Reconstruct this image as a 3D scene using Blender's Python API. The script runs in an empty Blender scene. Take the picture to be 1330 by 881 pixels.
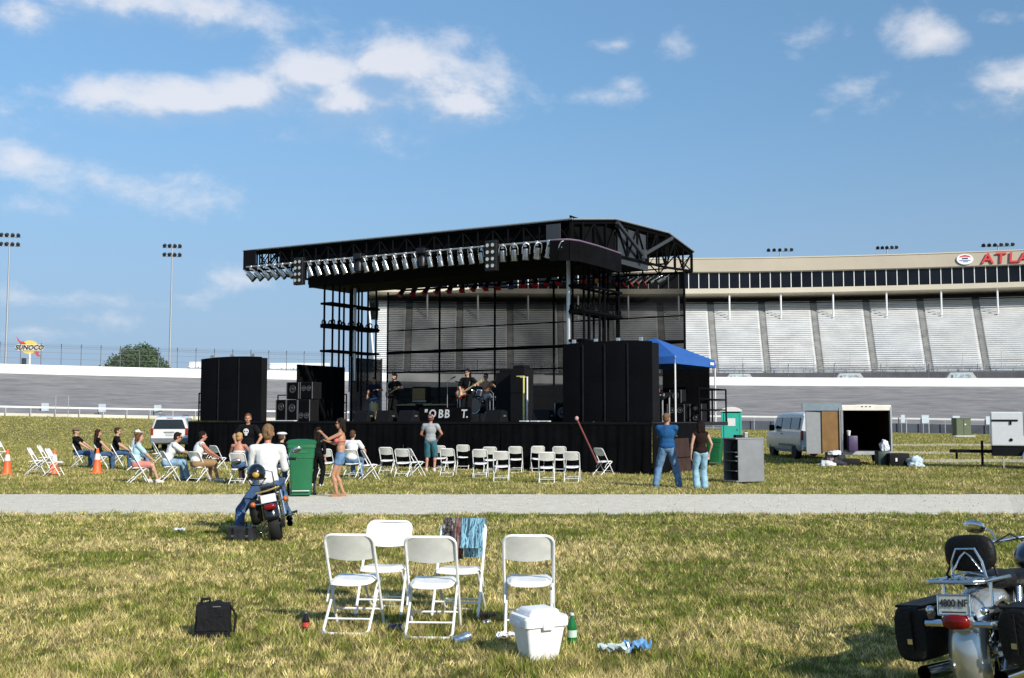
import bpy, bmesh, math, random
import numpy as np
from mathutils import Vector, Matrix, Euler, Quaternion, noise as mnoise
R = math.radians
random.seed(7)
rng = np.random.default_rng(7)
scene = bpy.context.scene
col = scene.collection

# ------------------------------------------------------------------ camera
EYE = 1.68
PITCH = math.atan(102.5 / 1400.0)
cam_d = bpy.data.cameras.new('camera')
cam = bpy.data.objects.new('camera', cam_d); col.objects.link(cam)
cam.location = (0, 0, EYE)
cam.rotation_euler = (math.pi / 2 + PITCH, 0, 0)
cam_d.sensor_width = 36.0
cam_d.lens = 36.0 * 1400 / 1330
cam_d.clip_start = 0.1
cam_d.clip_end = 6000
scene.camera = cam

# ------------------------------------------------------------------ sun
SUN_EL, SUN_AZ = R(31), R(143)          # azimuth measured clockwise from +Y (ahead); the sun is behind us on the right
sun_dir = Vector((math.sin(SUN_AZ) * math.cos(SUN_EL), math.cos(SUN_AZ) * math.cos(SUN_EL), math.sin(SUN_EL)))
sd = bpy.data.lights.new('sun', 'SUN'); sd.energy = 4.8; sd.angle = R(0.55); sd.color = (1.0, 0.94, 0.85)
so = bpy.data.objects.new('sun', sd); col.objects.link(so)
so.rotation_euler = (-sun_dir).to_track_quat('-Z', 'Y').to_euler()
so.location = (30, -30, 40)

# ------------------------------------------------------------------ exposure
vs = scene.view_settings
vs.view_transform = 'Standard'; vs.look = 'None'; vs.exposure = 0.14; vs.gamma = 1.0
vs.use_curve_mapping = False

# ------------------------------------------------------------------ sky with clouds
world = bpy.data.worlds.new('World'); scene.world = world; world.use_nodes = True
wt = world.node_tree; wt.nodes.clear()
def wn(t, **k):
    n = wt.nodes.new(t)
    for a, b in k.items(): setattr(n, a, b)
    return n
wl = wt.links.new
def wmath(op, a, b=None, c=None, clamp=False):
    n = wn('ShaderNodeMath', operation=op, use_clamp=clamp)
    for i, v in enumerate((a, b, c)):
        if v is None: continue
        if isinstance(v, (int, float)): n.inputs[i].default_value = v
        else: wl(v, n.inputs[i])
    return n.outputs[0]
def view_dir(px, py):
    """direction towards a place in the sky"""
    u = (px - 665) / 1400; v = (440.5 - py) / 1400
    ct, st = math.cos(PITCH), math.sin(PITCH)
    return Vector((u, ct - v * st, st + v * ct)).normalized()
tc = wn('ShaderNodeTexCoord')
nrm = wn('ShaderNodeVectorMath', operation='NORMALIZE'); wl(tc.outputs['Generated'], nrm.inputs[0])
DIR = nrm.outputs[0]
sky = wn('ShaderNodeTexSky', sky_type='NISHITA', sun_disc=False)
sky.sun_elevation = SUN_EL; sky.sun_rotation = SUN_AZ
sky.altitude = 250; sky.air_density = 1.0; sky.dust_density = 0.35; sky.ozone_density = 3.0
SKY_TINT = (0.92, 1.08, 1.13)          # camera white balance
# a summer sky paler overhead and without the yellow band at the horizon: read the sky a little off the horizon
_sx = wn('ShaderNodeSeparateXYZ'); wl(DIR, _sx.inputs[0]); _cx = wn('ShaderNodeCombineXYZ')
wl(_sx.outputs[0], _cx.inputs[0]); wl(_sx.outputs[1], _cx.inputs[1]); wl(wmath('ADD', wmath('MULTIPLY', wmath('MAXIMUM', _sx.outputs[2], 0.0), 0.44), 0.105), _cx.inputs[2])
wl(_cx.outputs[0], sky.inputs['Vector'])
# cloud banks: centre (azimuth/height as seen), half sizes in degrees-like units, weight
CLOUDS = [  # x, y, half width, half height, tilt, weight
    (235, 132, 165, 40, 3, 1.35), (140, 120, 62, 32, 0, 1.2), (330, 124, 120, 42, 3, 1.35), (420, 90, 110, 52, 6, 1.3), (500, 88, 95, 52, 0, 1.3), (480, 125, 200, 66, 3, 1.25), (590, 138, 95, 38, 0, 1.2),
    (610, 52, 55, 22, 0, .55), (640, 80, 30, 40, 20, .45),
    (190, 2, 230, 44, -3, .95), (30, 12, 50, 26, 0, .8), (30, 212, 85, 28, -10, .7), (130, 240, 120, 34, -8, .32), (210, 262, 110, 30, -6, .36), (30, 268, 100, 22, 0, .4),
    (40, 385, 110, 18, -3, .56), (150, 388, 120, 16, -2, .56), (240, 386, 50, 12, 0, .42), (50, 430, 55, 16, 0, .5), (120, 412, 130, 18, 0, .30), (310, 362, 50, 16, 0, .5),
    (1215, 45, 56, 28, -14, .9), (1300, 27, 50, 16, -8, .62), (1315, 102, 90, 36, -8, .85), (1335, 130, 100, 30, -4, .6),
    (1052, 50, 42, 24, 0, .62), (1035, 75, 36, 18, 0, .5), (1098, 118, 40, 20, 6, .5), (1130, 138, 36, 16, 0, .4), (1065, 145, 30, 14, 0, .4),
    (876, 58, 28, 20, 0, .66), (800, 58, 44, 14, 0, .5), (785, 125, 46, 14, 0, .5), (812, 112, 30, 18, 0, .4),
    # beyond the frame the same fair-weather clouds go on
    (-420, 120, 300, 70, 3, .9), (-700, -250, 330, 110, 6, .9), (1700, 150, 240, 70, -4, .9), (2100, 330, 300, 50, 0, .8), (1500, -300, 260, 80, 4, .8), (500, -420, 320, 90, 2, .9),
]
def cloud_noise(vec, scale=13.0, detail=10.0, rough=.63):
    mp = wn('ShaderNodeMapping'); mp.inputs['Location'].default_value = (3.1, 1.7, 0.4)
    mp.inputs['Scale'].default_value = (1.0, 1.0, 1.6)
    wl(vec, mp.inputs['Vector'])
    n = wn('ShaderNodeTexNoise'); n.inputs['Scale'].default_value = scale; n.inputs['Detail'].default_value = detail
    n.inputs['Roughness'].default_value = rough; n.inputs['Distortion'].default_value = 0.15
    wl(mp.outputs[0], n.inputs['Vector'])
    return n.outputs[0]
def cloud_field(vec, detail, banks):
    fld = None
    for (cx, cy, hw, hh, tilt, wgt) in banks:
        d = view_dir(cx, cy)
        q = d.to_track_quat('Y', 'Z'); e = (q @ Quaternion((0, 1, 0), R(-tilt))).to_euler()
        mp = wn('ShaderNodeMapping', vector_type='TEXTURE')
        mp.inputs['Location'].default_value = d; mp.inputs['Rotation'].default_value = e
        k = 1 / 1400
        mp.inputs['Scale'].default_value = (hw * k, 0.4, hh * k)
        wl(vec, mp.inputs['Vector'])
        ln = wn('ShaderNodeVectorMath', operation='LENGTH'); wl(mp.outputs[0], ln.inputs[0])
        f = wmath('MULTIPLY', wmath('SUBTRACT', 1.2, ln.outputs['Value']), wgt)
        fld = f if fld is None else wmath('SMOOTH_MAX', fld, f, 0.10)
    return wmath('ADD', fld, wmath('MULTIPLY', wmath('SUBTRACT', cloud_noise(vec, detail=detail), 0.5), 2.6))
raw = cloud_field(DIR, 9.0, CLOUDS)
dens = wn('ShaderNodeMapRange', interpolation_type='SMOOTHSTEP'); dens.inputs['From Min'].default_value = 0.12; dens.inputs['From Max'].default_value = 1.25
wl(raw, dens.inputs['Value'])
# sunlit tops, thin shaded undersides: compare with the cloud a little higher up
upv = wn('ShaderNodeVectorMath', operation='ADD'); upv.inputs[1].default_value = (0.010, 0, 0.022); wl(DIR, upv.inputs[0])
BIG = [c for c in CLOUDS if c[2] >= 85 and -100 < c[0] < 1400 and c[5] >= .75]
above = cloud_field(upv.outputs[0], 4.0, BIG)
lit = wn('ShaderNodeMapRange', interpolation_type='SMOOTHSTEP'); lit.inputs['From Min'].default_value = -0.55; lit.inputs['From Max'].default_value = 0.55
wl(wmath('SUBTRACT', raw, above), lit.inputs['Value'])
ccol = wn('ShaderNodeMix', data_type='RGBA'); wl(lit.outputs[0], ccol.inputs['Factor'])
ccol.inputs['A'].default_value = (4.5, 5.3, 6.6, 1); ccol.inputs['B'].default_value = (7.9, 7.9, 8.3, 1)
tint = wn('ShaderNodeMix', data_type='RGBA', blend_type='MULTIPLY'); tint.inputs['Factor'].default_value = 1.0
tint.inputs['B'].default_value = (SKY_TINT[0], SKY_TINT[1], SKY_TINT[2], 1); wl(sky.outputs[0], tint.inputs['A'])
mixc = wn('ShaderNodeMix', data_type='RGBA')
wl(wmath('MULTIPLY', dens.outputs[0], wmath('ADD', wmath('MULTIPLY', lit.outputs[0], 0.55), 0.26)), mixc.inputs['Factor'])
hz = wn('ShaderNodeMapRange', interpolation_type='SMOOTHSTEP'); hz.inputs['From Min'].default_value = 0.30; hz.inputs['From Max'].default_value = 0.0   # pale haze low in the sky
wl(_sx.outputs[2], hz.inputs['Value']); hzm = wn('ShaderNodeMix', data_type='RGBA'); wl(wmath('MULTIPLY', hz.outputs[0], 0.85), hzm.inputs['Factor'])
wl(tint.outputs['Result'], hzm.inputs['A']); hzm.inputs['B'].default_value = (3.25, 4.3, 5.75, 1)
wl(hzm.outputs['Result'], mixc.inputs['A']); wl(ccol.outputs['Result'], mixc.inputs['B'])
bg = wn('ShaderNodeBackground'); bg.inputs['Strength'].default_value = 0.1
wl(mixc.outputs['Result'], bg.inputs['Color'])
world.cycles.sampling_method = 'MANUAL'; world.cycles.sample_map_resolution = 512
wo = wn('ShaderNodeOutputWorld'); wl(bg.outputs[0], wo.inputs['Surface'])

# ------------------------------------------------------------------ helpers
def ray(px, py):
    u = (px - 665) / 1400; v = (440.5 - py) / 1400
    ct, st = math.cos(PITCH), math.sin(PITCH)
    return Vector((u, ct - v * st, st + v * ct))
def G(px, py, z=0.0):
    """place on the ground"""
    r = ray(px, py); k = (z - EYE) / r.z
    return Vector((r.x * k, r.y * k, z))
def AT(px, py, Y):
    """place at a known distance ahead"""
    r = ray(px, py); k = Y / r.y
    return Vector((r.x * k, Y, EYE + r.z * k))

def lin(h):
    h = h.lstrip('#'); o = []
    for i in (0, 2, 4):
        v = int(h[i:i + 2], 16) / 255
        o.append(v / 12.92 if v <= 0.04045 else ((v + 0.055) / 1.055) ** 2.4)
    return tuple(o)

_mats = {}
def mat(name, rgb, rough=0.55, metal=0.0, var=0.12, scale=6.0, bump=0.0, bscale=40.0, coat=0.0, alpha=1.0, spec=0.5, trans=0.0, detail=4):
    if name in _mats: return _mats[name]
    if isinstance(rgb, str): rgb = lin(rgb)
    m = bpy.data.materials.new(name); m.use_nodes = True
    nt = m.node_tree; b = nt.nodes['Principled BSDF']
    b.inputs['Roughness'].default_value = rough; b.inputs['Metallic'].default_value = metal
    b.inputs['Specular IOR Level'].default_value = spec
    b.inputs['Coat Weight'].default_value = coat; b.inputs['Alpha'].default_value = alpha
    b.inputs['Transmission Weight'].default_value = trans
    t = nt.nodes.new('ShaderNodeTexCoord')
    n = nt.nodes.new('ShaderNodeTexNoise'); n.inputs['Scale'].default_value = scale; n.inputs['Detail'].default_value = detail; n.inputs['Roughness'].default_value = 0.62
    nt.links.new(t.outputs['Object'], n.inputs['Vector'])
    rp = nt.nodes.new('ShaderNodeValToRGB'); rp.color_ramp.elements[0].position = 0.3; rp.color_ramp.elements[1].position = 0.72
    rp.color_ramp.elements[0].color = tuple(max(0, c * (1 - var)) for c in rgb) + (1,)
    rp.color_ramp.elements[1].color = tuple(min(1, c * (1 + var)) for c in rgb) + (1,)
    nt.links.new(n.outputs[0], rp.inputs[0]); nt.links.new(rp.outputs[0], b.inputs['Base Color'])
    if bump > 0:
        n2 = nt.nodes.new('ShaderNodeTexNoise'); n2.inputs['Scale'].default_value = bscale; n2.inputs['Detail'].default_value = 3
        nt.links.new(t.outputs['Object'], n2.inputs['Vector'])
        bp = nt.nodes.new('ShaderNodeBump'); bp.inputs['Strength'].default_value = bump; bp.inputs['Distance'].default_value = 0.02
        nt.links.new(n2.outputs[0], bp.inputs['Height']); nt.links.new(bp.outputs[0], b.inputs['Normal'])
    _mats[name] = m
    return m

def see_through(name, rgb, cover, rough=0.8, scale=None):
    """open weave / wire mesh too fine to build: partly covers what is behind it"""
    if name in _mats: return _mats[name]
    m = bpy.data.materials.new(name); m.use_nodes = True
    nt = m.node_tree; b = nt.nodes['Principled BSDF']; out = nt.nodes['Material Output']
    b.inputs['Base Color'].default_value = tuple(rgb) + (1,); b.inputs['Roughness'].default_value = rough; b.inputs['Specular IOR Level'].default_value = 0.15
    tr = nt.nodes.new('ShaderNodeBsdfTransparent'); mx = nt.nodes.new('ShaderNodeMixShader')
    t = nt.nodes.new('ShaderNodeTexCoord'); n = nt.nodes.new('ShaderNodeTexNoise'); n.inputs['Scale'].default_value = scale or 0.7
    nt.links.new(t.outputs['Object'], n.inputs['Vector'])
    mr = nt.nodes.new('ShaderNodeMapRange'); mr.inputs['From Min'].default_value = .3; mr.inputs['From Max'].default_value = .7
    mr.inputs['To Min'].default_value = cover * .93; mr.inputs['To Max'].default_value = min(1, cover * 1.07)
    nt.links.new(n.outputs[0], mr.inputs['Value']); nt.links.new(mr.outputs[0], mx.inputs[0])
    nt.links.new(tr.outputs[0], mx.inputs[1]); nt.links.new(b.outputs[0], mx.inputs[2]); nt.links.new(mx.outputs[0], out.inputs[0])
    _mats[name] = m
    return m

def basis(d):
    d = Vector(d).normalized()
    a = Vector((0, 0, 1)) if abs(d.z) < 0.95 else Vector((1, 0, 0))
    x = d.cross(a).normalized(); y = x.cross(d).normalized()
    return x, y, d

class MB:
    """collects simple shapes; build() links them as ONE mesh object"""
    def __init__(s): s.v = []; s.f = []
    def add(s, vs, fs):
        o = len(s.v); s.v += [tuple(p) for p in vs]; s.f += [tuple(i + o for i in f) for f in fs]; return s
    def box(s, c, size, rot=None, taper=1.0):
        hx, hy, hz = size[0] / 2, size[1] / 2, size[2] / 2
        vs = []
        for sz in (-1, 1):
            k = taper if sz > 0 else 1
            for sx, sy in ((-1, -1), (1, -1), (1, 1), (-1, 1)): vs.append(Vector((sx * hx * k, sy * hy * k, sz * hz)))
        if rot is not None:
            m = rot.to_matrix() if not isinstance(rot, Matrix) else rot
            vs = [m @ p for p in vs]
        c = Vector(c)
        return s.add([p + c for p in vs], [(3, 2, 1, 0), (4, 5, 6, 7), (0, 1, 5, 4), (1, 2, 6, 5), (2, 3, 7, 6), (3, 0, 4, 7)])
    def rbox(s, c, size, r=0.02, rot=None, n=2):
        """box with rounded edges"""
        bm = bmesh.new(); bmesh.ops.create_cube(bm, size=1)
        for v in bm.verts: v.co = Vector((v.co.x * size[0], v.co.y * size[1], v.co.z * size[2]))
        bmesh.ops.bevel(bm, geom=bm.edges[:], offset=r, segments=n, affect='EDGES', profile=0.5)
        return s.bm(bm, c, rot)
    def bm(s, bm, c=(0, 0, 0), rot=None):
        m = (rot.to_matrix() if rot is not None and not isinstance(rot, Matrix) else rot)
        bm.verts.index_update(); c = Vector(c)
        vs = [((m @ v.co) if m is not None else v.co) + c for v in bm.verts]
        fs = [[v.index for v in f.verts] for f in bm.faces]
        bm.free(); return s.add(vs, fs)
    def cyl(s, p0, p1, r0, r1=None, n=10, cap=True):
        r1 = r0 if r1 is None else r1
        p0, p1 = Vector(p0), Vector(p1); x, y, d = basis(p1 - p0)
        vs = []
        for p, r in ((p0, r0), (p1, r1)):
            for i in range(n):
                a = 2 * math.pi * i / n; vs.append(p + x * math.cos(a) * r + y * math.sin(a) * r)
        fs = [(i, (i + 1) % n, n + (i + 1) % n, n + i) for i in range(n)]
        if cap: fs += [tuple(range(n - 1, -1, -1)), tuple(range(n, 2 * n))]
        return s.add(vs, fs)
    def tube(s, pts, r, n=8, closed=False, cap=True):
        pts = [Vector(p) for p in pts]; k = len(pts)
        rs = r if isinstance(r, (list, tuple)) else [r] * k
        vs = []; x = None
        for i, p in enumerate(pts):
            a = pts[i - 1] if (i > 0 or closed) else pts[i]; b = pts[(i + 1) % k] if (i < k - 1 or closed) else pts[i]
            d = (b - a).normalized()
            if x is None: x, y, _ = basis(d)
            else:
                x = (x - d * x.dot(d)).normalized(); y = d.cross(x)
            y = d.cross(x)
            for j in range(n):
                t = 2 * math.pi * j / n; vs.append(p + (x * math.cos(t) + y * math.sin(t)) * rs[i])
        fs = []
        for i in range(k if closed else k - 1):
            o, q = i * n, ((i + 1) % k) * n
            for j in range(n): fs.append((o + j, o + (j + 1) % n, q + (j + 1) % n, q + j))
        if cap and not closed: fs += [tuple(range(n - 1, -1, -1)), tuple(range((k - 1) * n, k * n))]
        return s.add(vs, fs)
    def lathe(s, prof, c=(0, 0, 0), n=16, axis=None, cap=True):
        c = Vector(c); x, y, d = (Vector((1, 0, 0)), Vector((0, 1, 0)), Vector((0, 0, 1))) if axis is None else basis(axis)
        vs = []
        for r, h in prof:
            for i in range(n):
                a = 2 * math.pi * i / n; vs.append(c + x * math.cos(a) * r + y * math.sin(a) * r + d * h)
        fs = []
        for k in range(len(prof) - 1):
            for i in range(n): fs.append((k * n + i, k * n + (i + 1) % n, (k + 1) * n + (i + 1) % n, (k + 1) * n + i))
        if cap: fs += [tuple(range(n - 1, -1, -1)), tuple(range((len(prof) - 1) * n, len(prof) * n))]
        return s.add(vs, fs)
    def ell(s, c, r, rot=None, nu=14, nv=9):
        c = Vector(c); m = rot.to_matrix() if rot is not None and not isinstance(rot, Matrix) else rot
        vs = []; fs = []
        def P(a, b):
            p = Vector((r[0] * math.cos(a) * math.sin(b), r[1] * math.sin(a) * math.sin(b), r[2] * math.cos(b)))
            return (m @ p if m is not None else p) + c
        vs.append(P(0, 0))
        for j in range(1, nv):
            for i in range(nu): vs.append(P(2 * math.pi * i / nu, math.pi * j / nv))
        vs.append(P(0, math.pi)); L = len(vs) - 1
        for i in range(nu):
            fs.append((0, 1 + i, 1 + (i + 1) % nu)); fs.append((L, 1 + (nv - 2) * nu + (i + 1) % nu, 1 + (nv - 2) * nu + i))
            for j in range(nv - 2):
                a = 1 + j * nu; b = a + nu; fs.append((a + i, b + i, b + (i + 1) % nu, a + (i + 1) % nu))
        return s.add(vs, fs)
    def cap(s, p0, p1, r0, r1=None, n=12):
        """tapered capsule"""
        r1 = r0 if r1 is None else r1
        s.cyl(p0, p1, r0, r1, n); s.ell(p0, (r0,) * 3, nu=n, nv=8); s.ell(p1, (r1,) * 3, nu=n, nv=8); return s
    def prism(s, poly, a, b, plane='xz'):
        """polygon in a plane, extruded from a to b along the third axis"""
        n = len(poly); mk = {'xz': lambda p, t: (p[0], t, p[1]), 'xy': lambda p, t: (p[0], p[1], t), 'yz': lambda p, t: (t, p[0], p[1])}[plane]
        vs = [mk(p, a) for p in poly] + [mk(p, b) for p in poly]
        fs = [tuple(range(n - 1, -1, -1)), tuple(range(n, 2 * n))] + [(i, (i + 1) % n, n + (i + 1) % n, n + i) for i in range(n)]
        return s.add(vs, fs)
    def quad(s, a, b, c, d): return s.add([a, b, c, d], [(0, 1, 2, 3)])
    def slab(s, a, b, c, d, th):
        a, b, c, d = map(Vector, (a, b, c, d)); n = (b - a).cross(d - a).normalized() * th
        return s.add([a, b, c, d, a + n, b + n, c + n, d + n], [(3, 2, 1, 0), (4, 5, 6, 7), (0, 1, 5, 4), (1, 2, 6, 5), (2, 3, 7, 6), (3, 0, 4, 7)])
    def build(s, name, material, parent=None, smooth=False, bevel=0.0, bseg=2, loc=None, rot=None, recalc=True, autosmooth=40):
        me = bpy.data.meshes.new(name); me.from_pydata(s.v, [], s.f)
        if recalc:
            bm = bmesh.new(); bm.from_mesh(me); bmesh.ops.recalc_face_normals(bm, faces=bm.faces)
            if bevel > 0: bmesh.ops.bevel(bm, geom=[e for e in bm.edges if len(e.link_faces) == 2 and e.calc_face_angle(0) > R(30)], offset=bevel, segments=bseg, affect='EDGES', profile=0.6, clamp_overlap=True)
            bm.to_mesh(me); bm.free()
        return link(name, me, material, parent, smooth, loc, rot, autosmooth)

def link(name, me, material, parent=None, smooth=False, loc=None, rot=None, autosmooth=40):
    if material is not None: me.materials.append(material)
    if smooth:
        me.polygons.foreach_set('use_smooth', [True] * len(me.polygons))
        if autosmooth: me.set_sharp_from_angle(angle=R(autosmooth))
    o = bpy.data.objects.new(name, me); col.objects.link(o)
    if parent is not None: o.parent = parent
    if loc is not None: o.location = loc
    if rot is not None: o.rotation_euler = rot
    return o
def tag(o, label=None, cat=None, group=None, kind=None):
    if label: o['label'] = label
    if cat: o['category'] = cat
    if group: o['group'] = group
    if kind: o['kind'] = kind
    return o
def thing(name, label, cat, loc=(0, 0, 0), rz=0.0, group=None, kind=None):
    o = bpy.data.objects.new(name, None); col.objects.link(o); o.empty_display_size = 0.2
    o.location = loc; o.rotation_euler = (0, 0, rz)
    return tag(o, label, cat, group, kind)
def copy_tree(o, parent=None):
    c = o.copy(); col.objects.link(c); c.parent = parent
    for ch in list(o.children): copy_tree(ch, c)
    return c
def text_mesh(name, body, size, depth, material, parent, loc, rot, align='CENTER', shear=0.0, sx=1.0, bold=0.0):
    cu = bpy.data.curves.new(name, 'FONT'); cu.body = body; cu.size = size; cu.extrude = depth; cu.align_x = align; cu.align_y = 'CENTER'; cu.shear = shear; cu.offset = bold
    cu.resolution_u = 3
    tmp = bpy.data.objects.new(name + '_curve', cu); col.objects.link(tmp)
    dg = bpy.context.evaluated_depsgraph_get()
    me = bpy.data.meshes.new_from_object(tmp.evaluated_get(dg)); me.materials.clear(); me.name = name
    bpy.data.objects.remove(tmp)
    o = link(name, me, material, parent); o.location = loc; o.rotation_euler = rot; o.scale = (sx, 1, 1)
    return o
# ================================================================== THE SETTING
ARC = Vector((18.0, -40.0))
def PO(rad, deg, z):
    a = R(deg); return Vector((ARC.x + rad * math.sin(a), ARC.y + rad * math.cos(a), z))
def lerp(a, b, t): return a + (b - a) * t
def z_wall(deg): return lerp(9.2, 7.65, (deg + 25) / 41)          # top of the outer wall
def z_trk(deg): return lerp(2.1, 0.66, (deg + 25) / 41)           # inner edge of the banking
def z_inf(deg): return max(-0.8, min(2.3, lerp(1.87, -0.55, (deg + 25) / 41)))
def smooth(t): t = max(0.0, min(1.0, t)); return t * t * (3 - 2 * t)
def ground_h(x, y):
    dx, dy = x - ARC.x, y - ARC.y
    rad = math.hypot(dx, dy); deg = math.degrees(math.atan2(dx, dy)) if dy > 0 else 60
    deg = max(-40, min(35, deg))
    if dy <= 0: return 0.0
    return z_inf(deg) * smooth((rad - 112) / (184 - 112))

# ---- grass ground material: patchy dry lawn
def ground_mat():
    m = bpy.data.materials.new('dry_lawn'); m.use_nodes = True
    nt = m.node_tree; b = nt.nodes['Principled BSDF']; b.inputs['Roughness'].default_value = 0.95; b.inputs['Specular IOR Level'].default_value = 0.1
    t = nt.nodes.new('ShaderNodeTexCoord')
    def nz(scale, detail, rough=0.6, stretch=None):
        n = nt.nodes.new('ShaderNodeTexNoise'); n.inputs['Scale'].default_value = scale; n.inputs['Detail'].default_value = detail; n.inputs['Roughness'].default_value = rough
        if stretch:
            mp = nt.nodes.new('ShaderNodeMapping'); mp.inputs['Scale'].default_value = stretch
            nt.links.new(t.outputs['Object'], mp.inputs[0]); nt.links.new(mp.outputs[0], n.inputs['Vector'])
        else: nt.links.new(t.outputs['Object'], n.inputs['Vector'])
        return n.outputs[0]
    def ramp(f, a, b_, p0=0.35, p1=0.68):
        r = nt.nodes.new('ShaderNodeValToRGB'); r.color_ramp.elements[0].position = p0; r.color_ramp.elements[1].position = p1
        r.color_ramp.elements[0].color = a + (1,); r.color_ramp.elements[1].color = b_ + (1,)
        nt.links.new(f, r.inputs[0]); return r.outputs[0]
    def mix(a, b_, f=0.5, kind='MIX'):
        x = nt.nodes.new('ShaderNodeMix'); x.data_type = 'RGBA'; x.blend_type = kind
        if isinstance(f, float): x.inputs['Factor'].default_value = f
        else: nt.links.new(f, x.inputs['Factor'])
        nt.links.new(a, x.inputs['A']); nt.links.new(b_, x.inputs['B']); return x.outputs['Result']
    c1 = ramp(nz(0.22, 7, 0.65, (.35, 2.6, 1)), (0.10, 0.11, 0.03), (0.30, 0.25, 0.11), 0.36, 0.64)
    c2 = ramp(nz(2.3, 8, 0.75, (1, 1.6, 1)), (0.08, 0.09, 0.024), (0.28, 0.23, 0.10), 0.33, 0.67)
    c3 = ramp(nz(28, 5, 0.8), (0.045, 0.05, 0.015), (0.32, 0.26, 0.12), 0.3, 0.7)
    c = mix(mix(c1, c2, 0.42), c3, 0.32)  # dark tones hold soil and painted shadows between the blades
    nt.links.new(c, b.inputs['Base Color'])
    bp = nt.nodes.new('ShaderNodeBump'); bp.inputs['Strength'].default_value = 0.7; bp.inputs['Distance'].default_value = 0.06
    nt.links.new(nz(55, 4, 0.8), bp.inputs['Height']); nt.links.new(bp.outputs[0], b.inputs['Normal'])
    return m
MG = ground_mat()
# one sheet: fine near us, running up to the inside of the track, then on to the horizon under everything
xs = sorted(set([-3000, -1200, -600, -400, -300, -240] + list(range(-200, 241, 8)) + [280, 330, 420, 700, 1300, 3000]))
ys = sorted(set([-60, -20, 0] + list(range(8, 60, 8)) + list(range(60, 216, 4)) + [240, 300, 400, 600, 1000, 1800, 3500]))
gv, gf = [], []
for y in ys:
    for x in xs:
        dx, dy = x - ARC.x, y - ARC.y; rad = math.hypot(dx, dy)
        z = ground_h(x, y)
        if rad > 189 and dy > 0: z = min(z, 0.2) - 1.2 * smooth((rad - 189) / 10)
        gv.append((x, y, z))
nx = len(xs)
for j in range(len(ys) - 1):
    for i in range(nx - 1): gf.append((j * nx + i, j * nx + i + 1, (j + 1) * nx + i + 1, (j + 1) * nx + i))
gm = bpy.data.meshes.new('ground'); gm.from_pydata(gv, [], gf)
tag(link('ground', gm, MG, smooth=True, autosmooth=0), 'dry patchy infield lawn around the stage', 'lawn', kind='structure')

# ---- gravel path across the field
def gravel_mat():
    m = mat('gravel', (0.68, 0.62, 0.495), rough=0.95, var=0.12, scale=3.5, bump=0.8, bscale=60, detail=8)
    return m
PY0, PY1 = 18.95, 23.95
pv, pf = [], []
N = 260
for i in range(N + 1):
    x = -70 + 140 * i / N
    e0 = 0.13 * mnoise.noise((x * 0.9, 0, 0)) + 0.10 * mnoise.noise((x * 3.7, 3, 0)) + 0.25 * mnoise.noise((x * 0.12, 9, 0))
    e1 = 0.16 * mnoise.noise((x * 0.9, 5, 0)) + 0.14 * mnoise.noise((x * 3.1, 8, 0)) + 0.3 * mnoise.noise((x * 0.12, 4, 0))
    pv += [(x, PY0 + e0, 0.004), (x, (PY0 + PY1) / 2, 0.03), (x, PY1 + e1, 0.004)]
for i in range(N):
    for k in range(2): pf.append((3 * i + k, 3 * i + 3 + k, 3 * i + 4 + k, 3 * i + 1 + k))
pm = bpy.data.meshes.new('path'); pm.from_pydata(pv, [], pf)
tag(link('path', pm, gravel_mat(), smooth=True, autosmooth=0), 'pale gravel path crossing the field', 'path', kind='structure')
# vehicle tracks worn in the far grass
TRACKS = [([(14.5, 42.3), (20, 42.5), (26, 43), (60, 46)], 3.4), ([(14, 52), (24, 52.3), (36, 53), (80, 57)], 4.2), ([(17, 67), (30, 67), (50, 68.5), (100, 74)], 6.0)]
MWORN = mat('worn_track', (0.46, 0.41, 0.26), rough=1, var=0.2, scale=0.8, detail=8)
for k, (pts, wd) in enumerate(TRACKS):
    vs, fs = [], []
    for i in range(61):
        s = i / 60 * (len(pts) - 1); a = min(int(s), len(pts) - 2); f = s - a
        x = lerp(pts[a][0], pts[a + 1][0], f); y = lerp(pts[a][1], pts[a + 1][1], f)
        for j in (-1, 1):
            yy = y + j * wd / 2 * (1 + 0.5 * mnoise.noise((x * .3, j * 5 + k, 0))); vs.append((x, yy, ground_h(x, yy) + 0.012))
    for i in range(60): fs.append((2 * i, 2 * i + 2, 2 * i + 3, 2 * i + 1))
    me = bpy.data.meshes.new('wheel_track'); me.from_pydata(vs, [], fs)
    tag(link('wheel_track', me, MWORN), 'pale wheel track worn into the far grass', 'track', kind='structure')

# ---- race track banking
def asphalt():
    m = bpy.data.materials.new('track_asphalt'); m.use_nodes = True
    nt = m.node_tree; b = nt.nodes['Principled BSDF']; b.inputs['Roughness'].default_value = 0.85; b.inputs['Specular IOR Level'].default_value = 0.3
    at = nt.nodes.new('ShaderNodeAttribute'); at.attribute_name = 'lane'
    sp = nt.nodes.new('ShaderNodeSeparateXYZ'); nt.links.new(at.outputs['Vector'], sp.inputs[0])
    cmb = nt.nodes.new('ShaderNodeMapping'); cmb.inputs['Scale'].default_value = (0.7, 26, 1); nt.links.new(at.outputs['Vector'], cmb.inputs[0])
    n = nt.nodes.new('ShaderNodeTexNoise'); n.inputs['Scale'].default_value = 1.0; n.inputs['Detail'].default_value = 5; n.inputs['Roughness'].default_value = 0.7
    nt.links.new(cmb.outputs[0], n.inputs['Vector'])
    r = nt.nodes.new('ShaderNodeValToRGB'); r.color_ramp.elements[0].position = 0.34; r.color_ramp.elements[1].position = 0.66
    r.color_ramp.elements[0].color = (0.15, 0.145, 0.145, 1); r.color_ramp.elements[1].color = (0.265, 0.255, 0.245, 1)
    nt.links.new(n.outputs[0], r.inputs[0]); nt.links.new(r.outputs[0], b.inputs['Base Color'])
    return m
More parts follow.
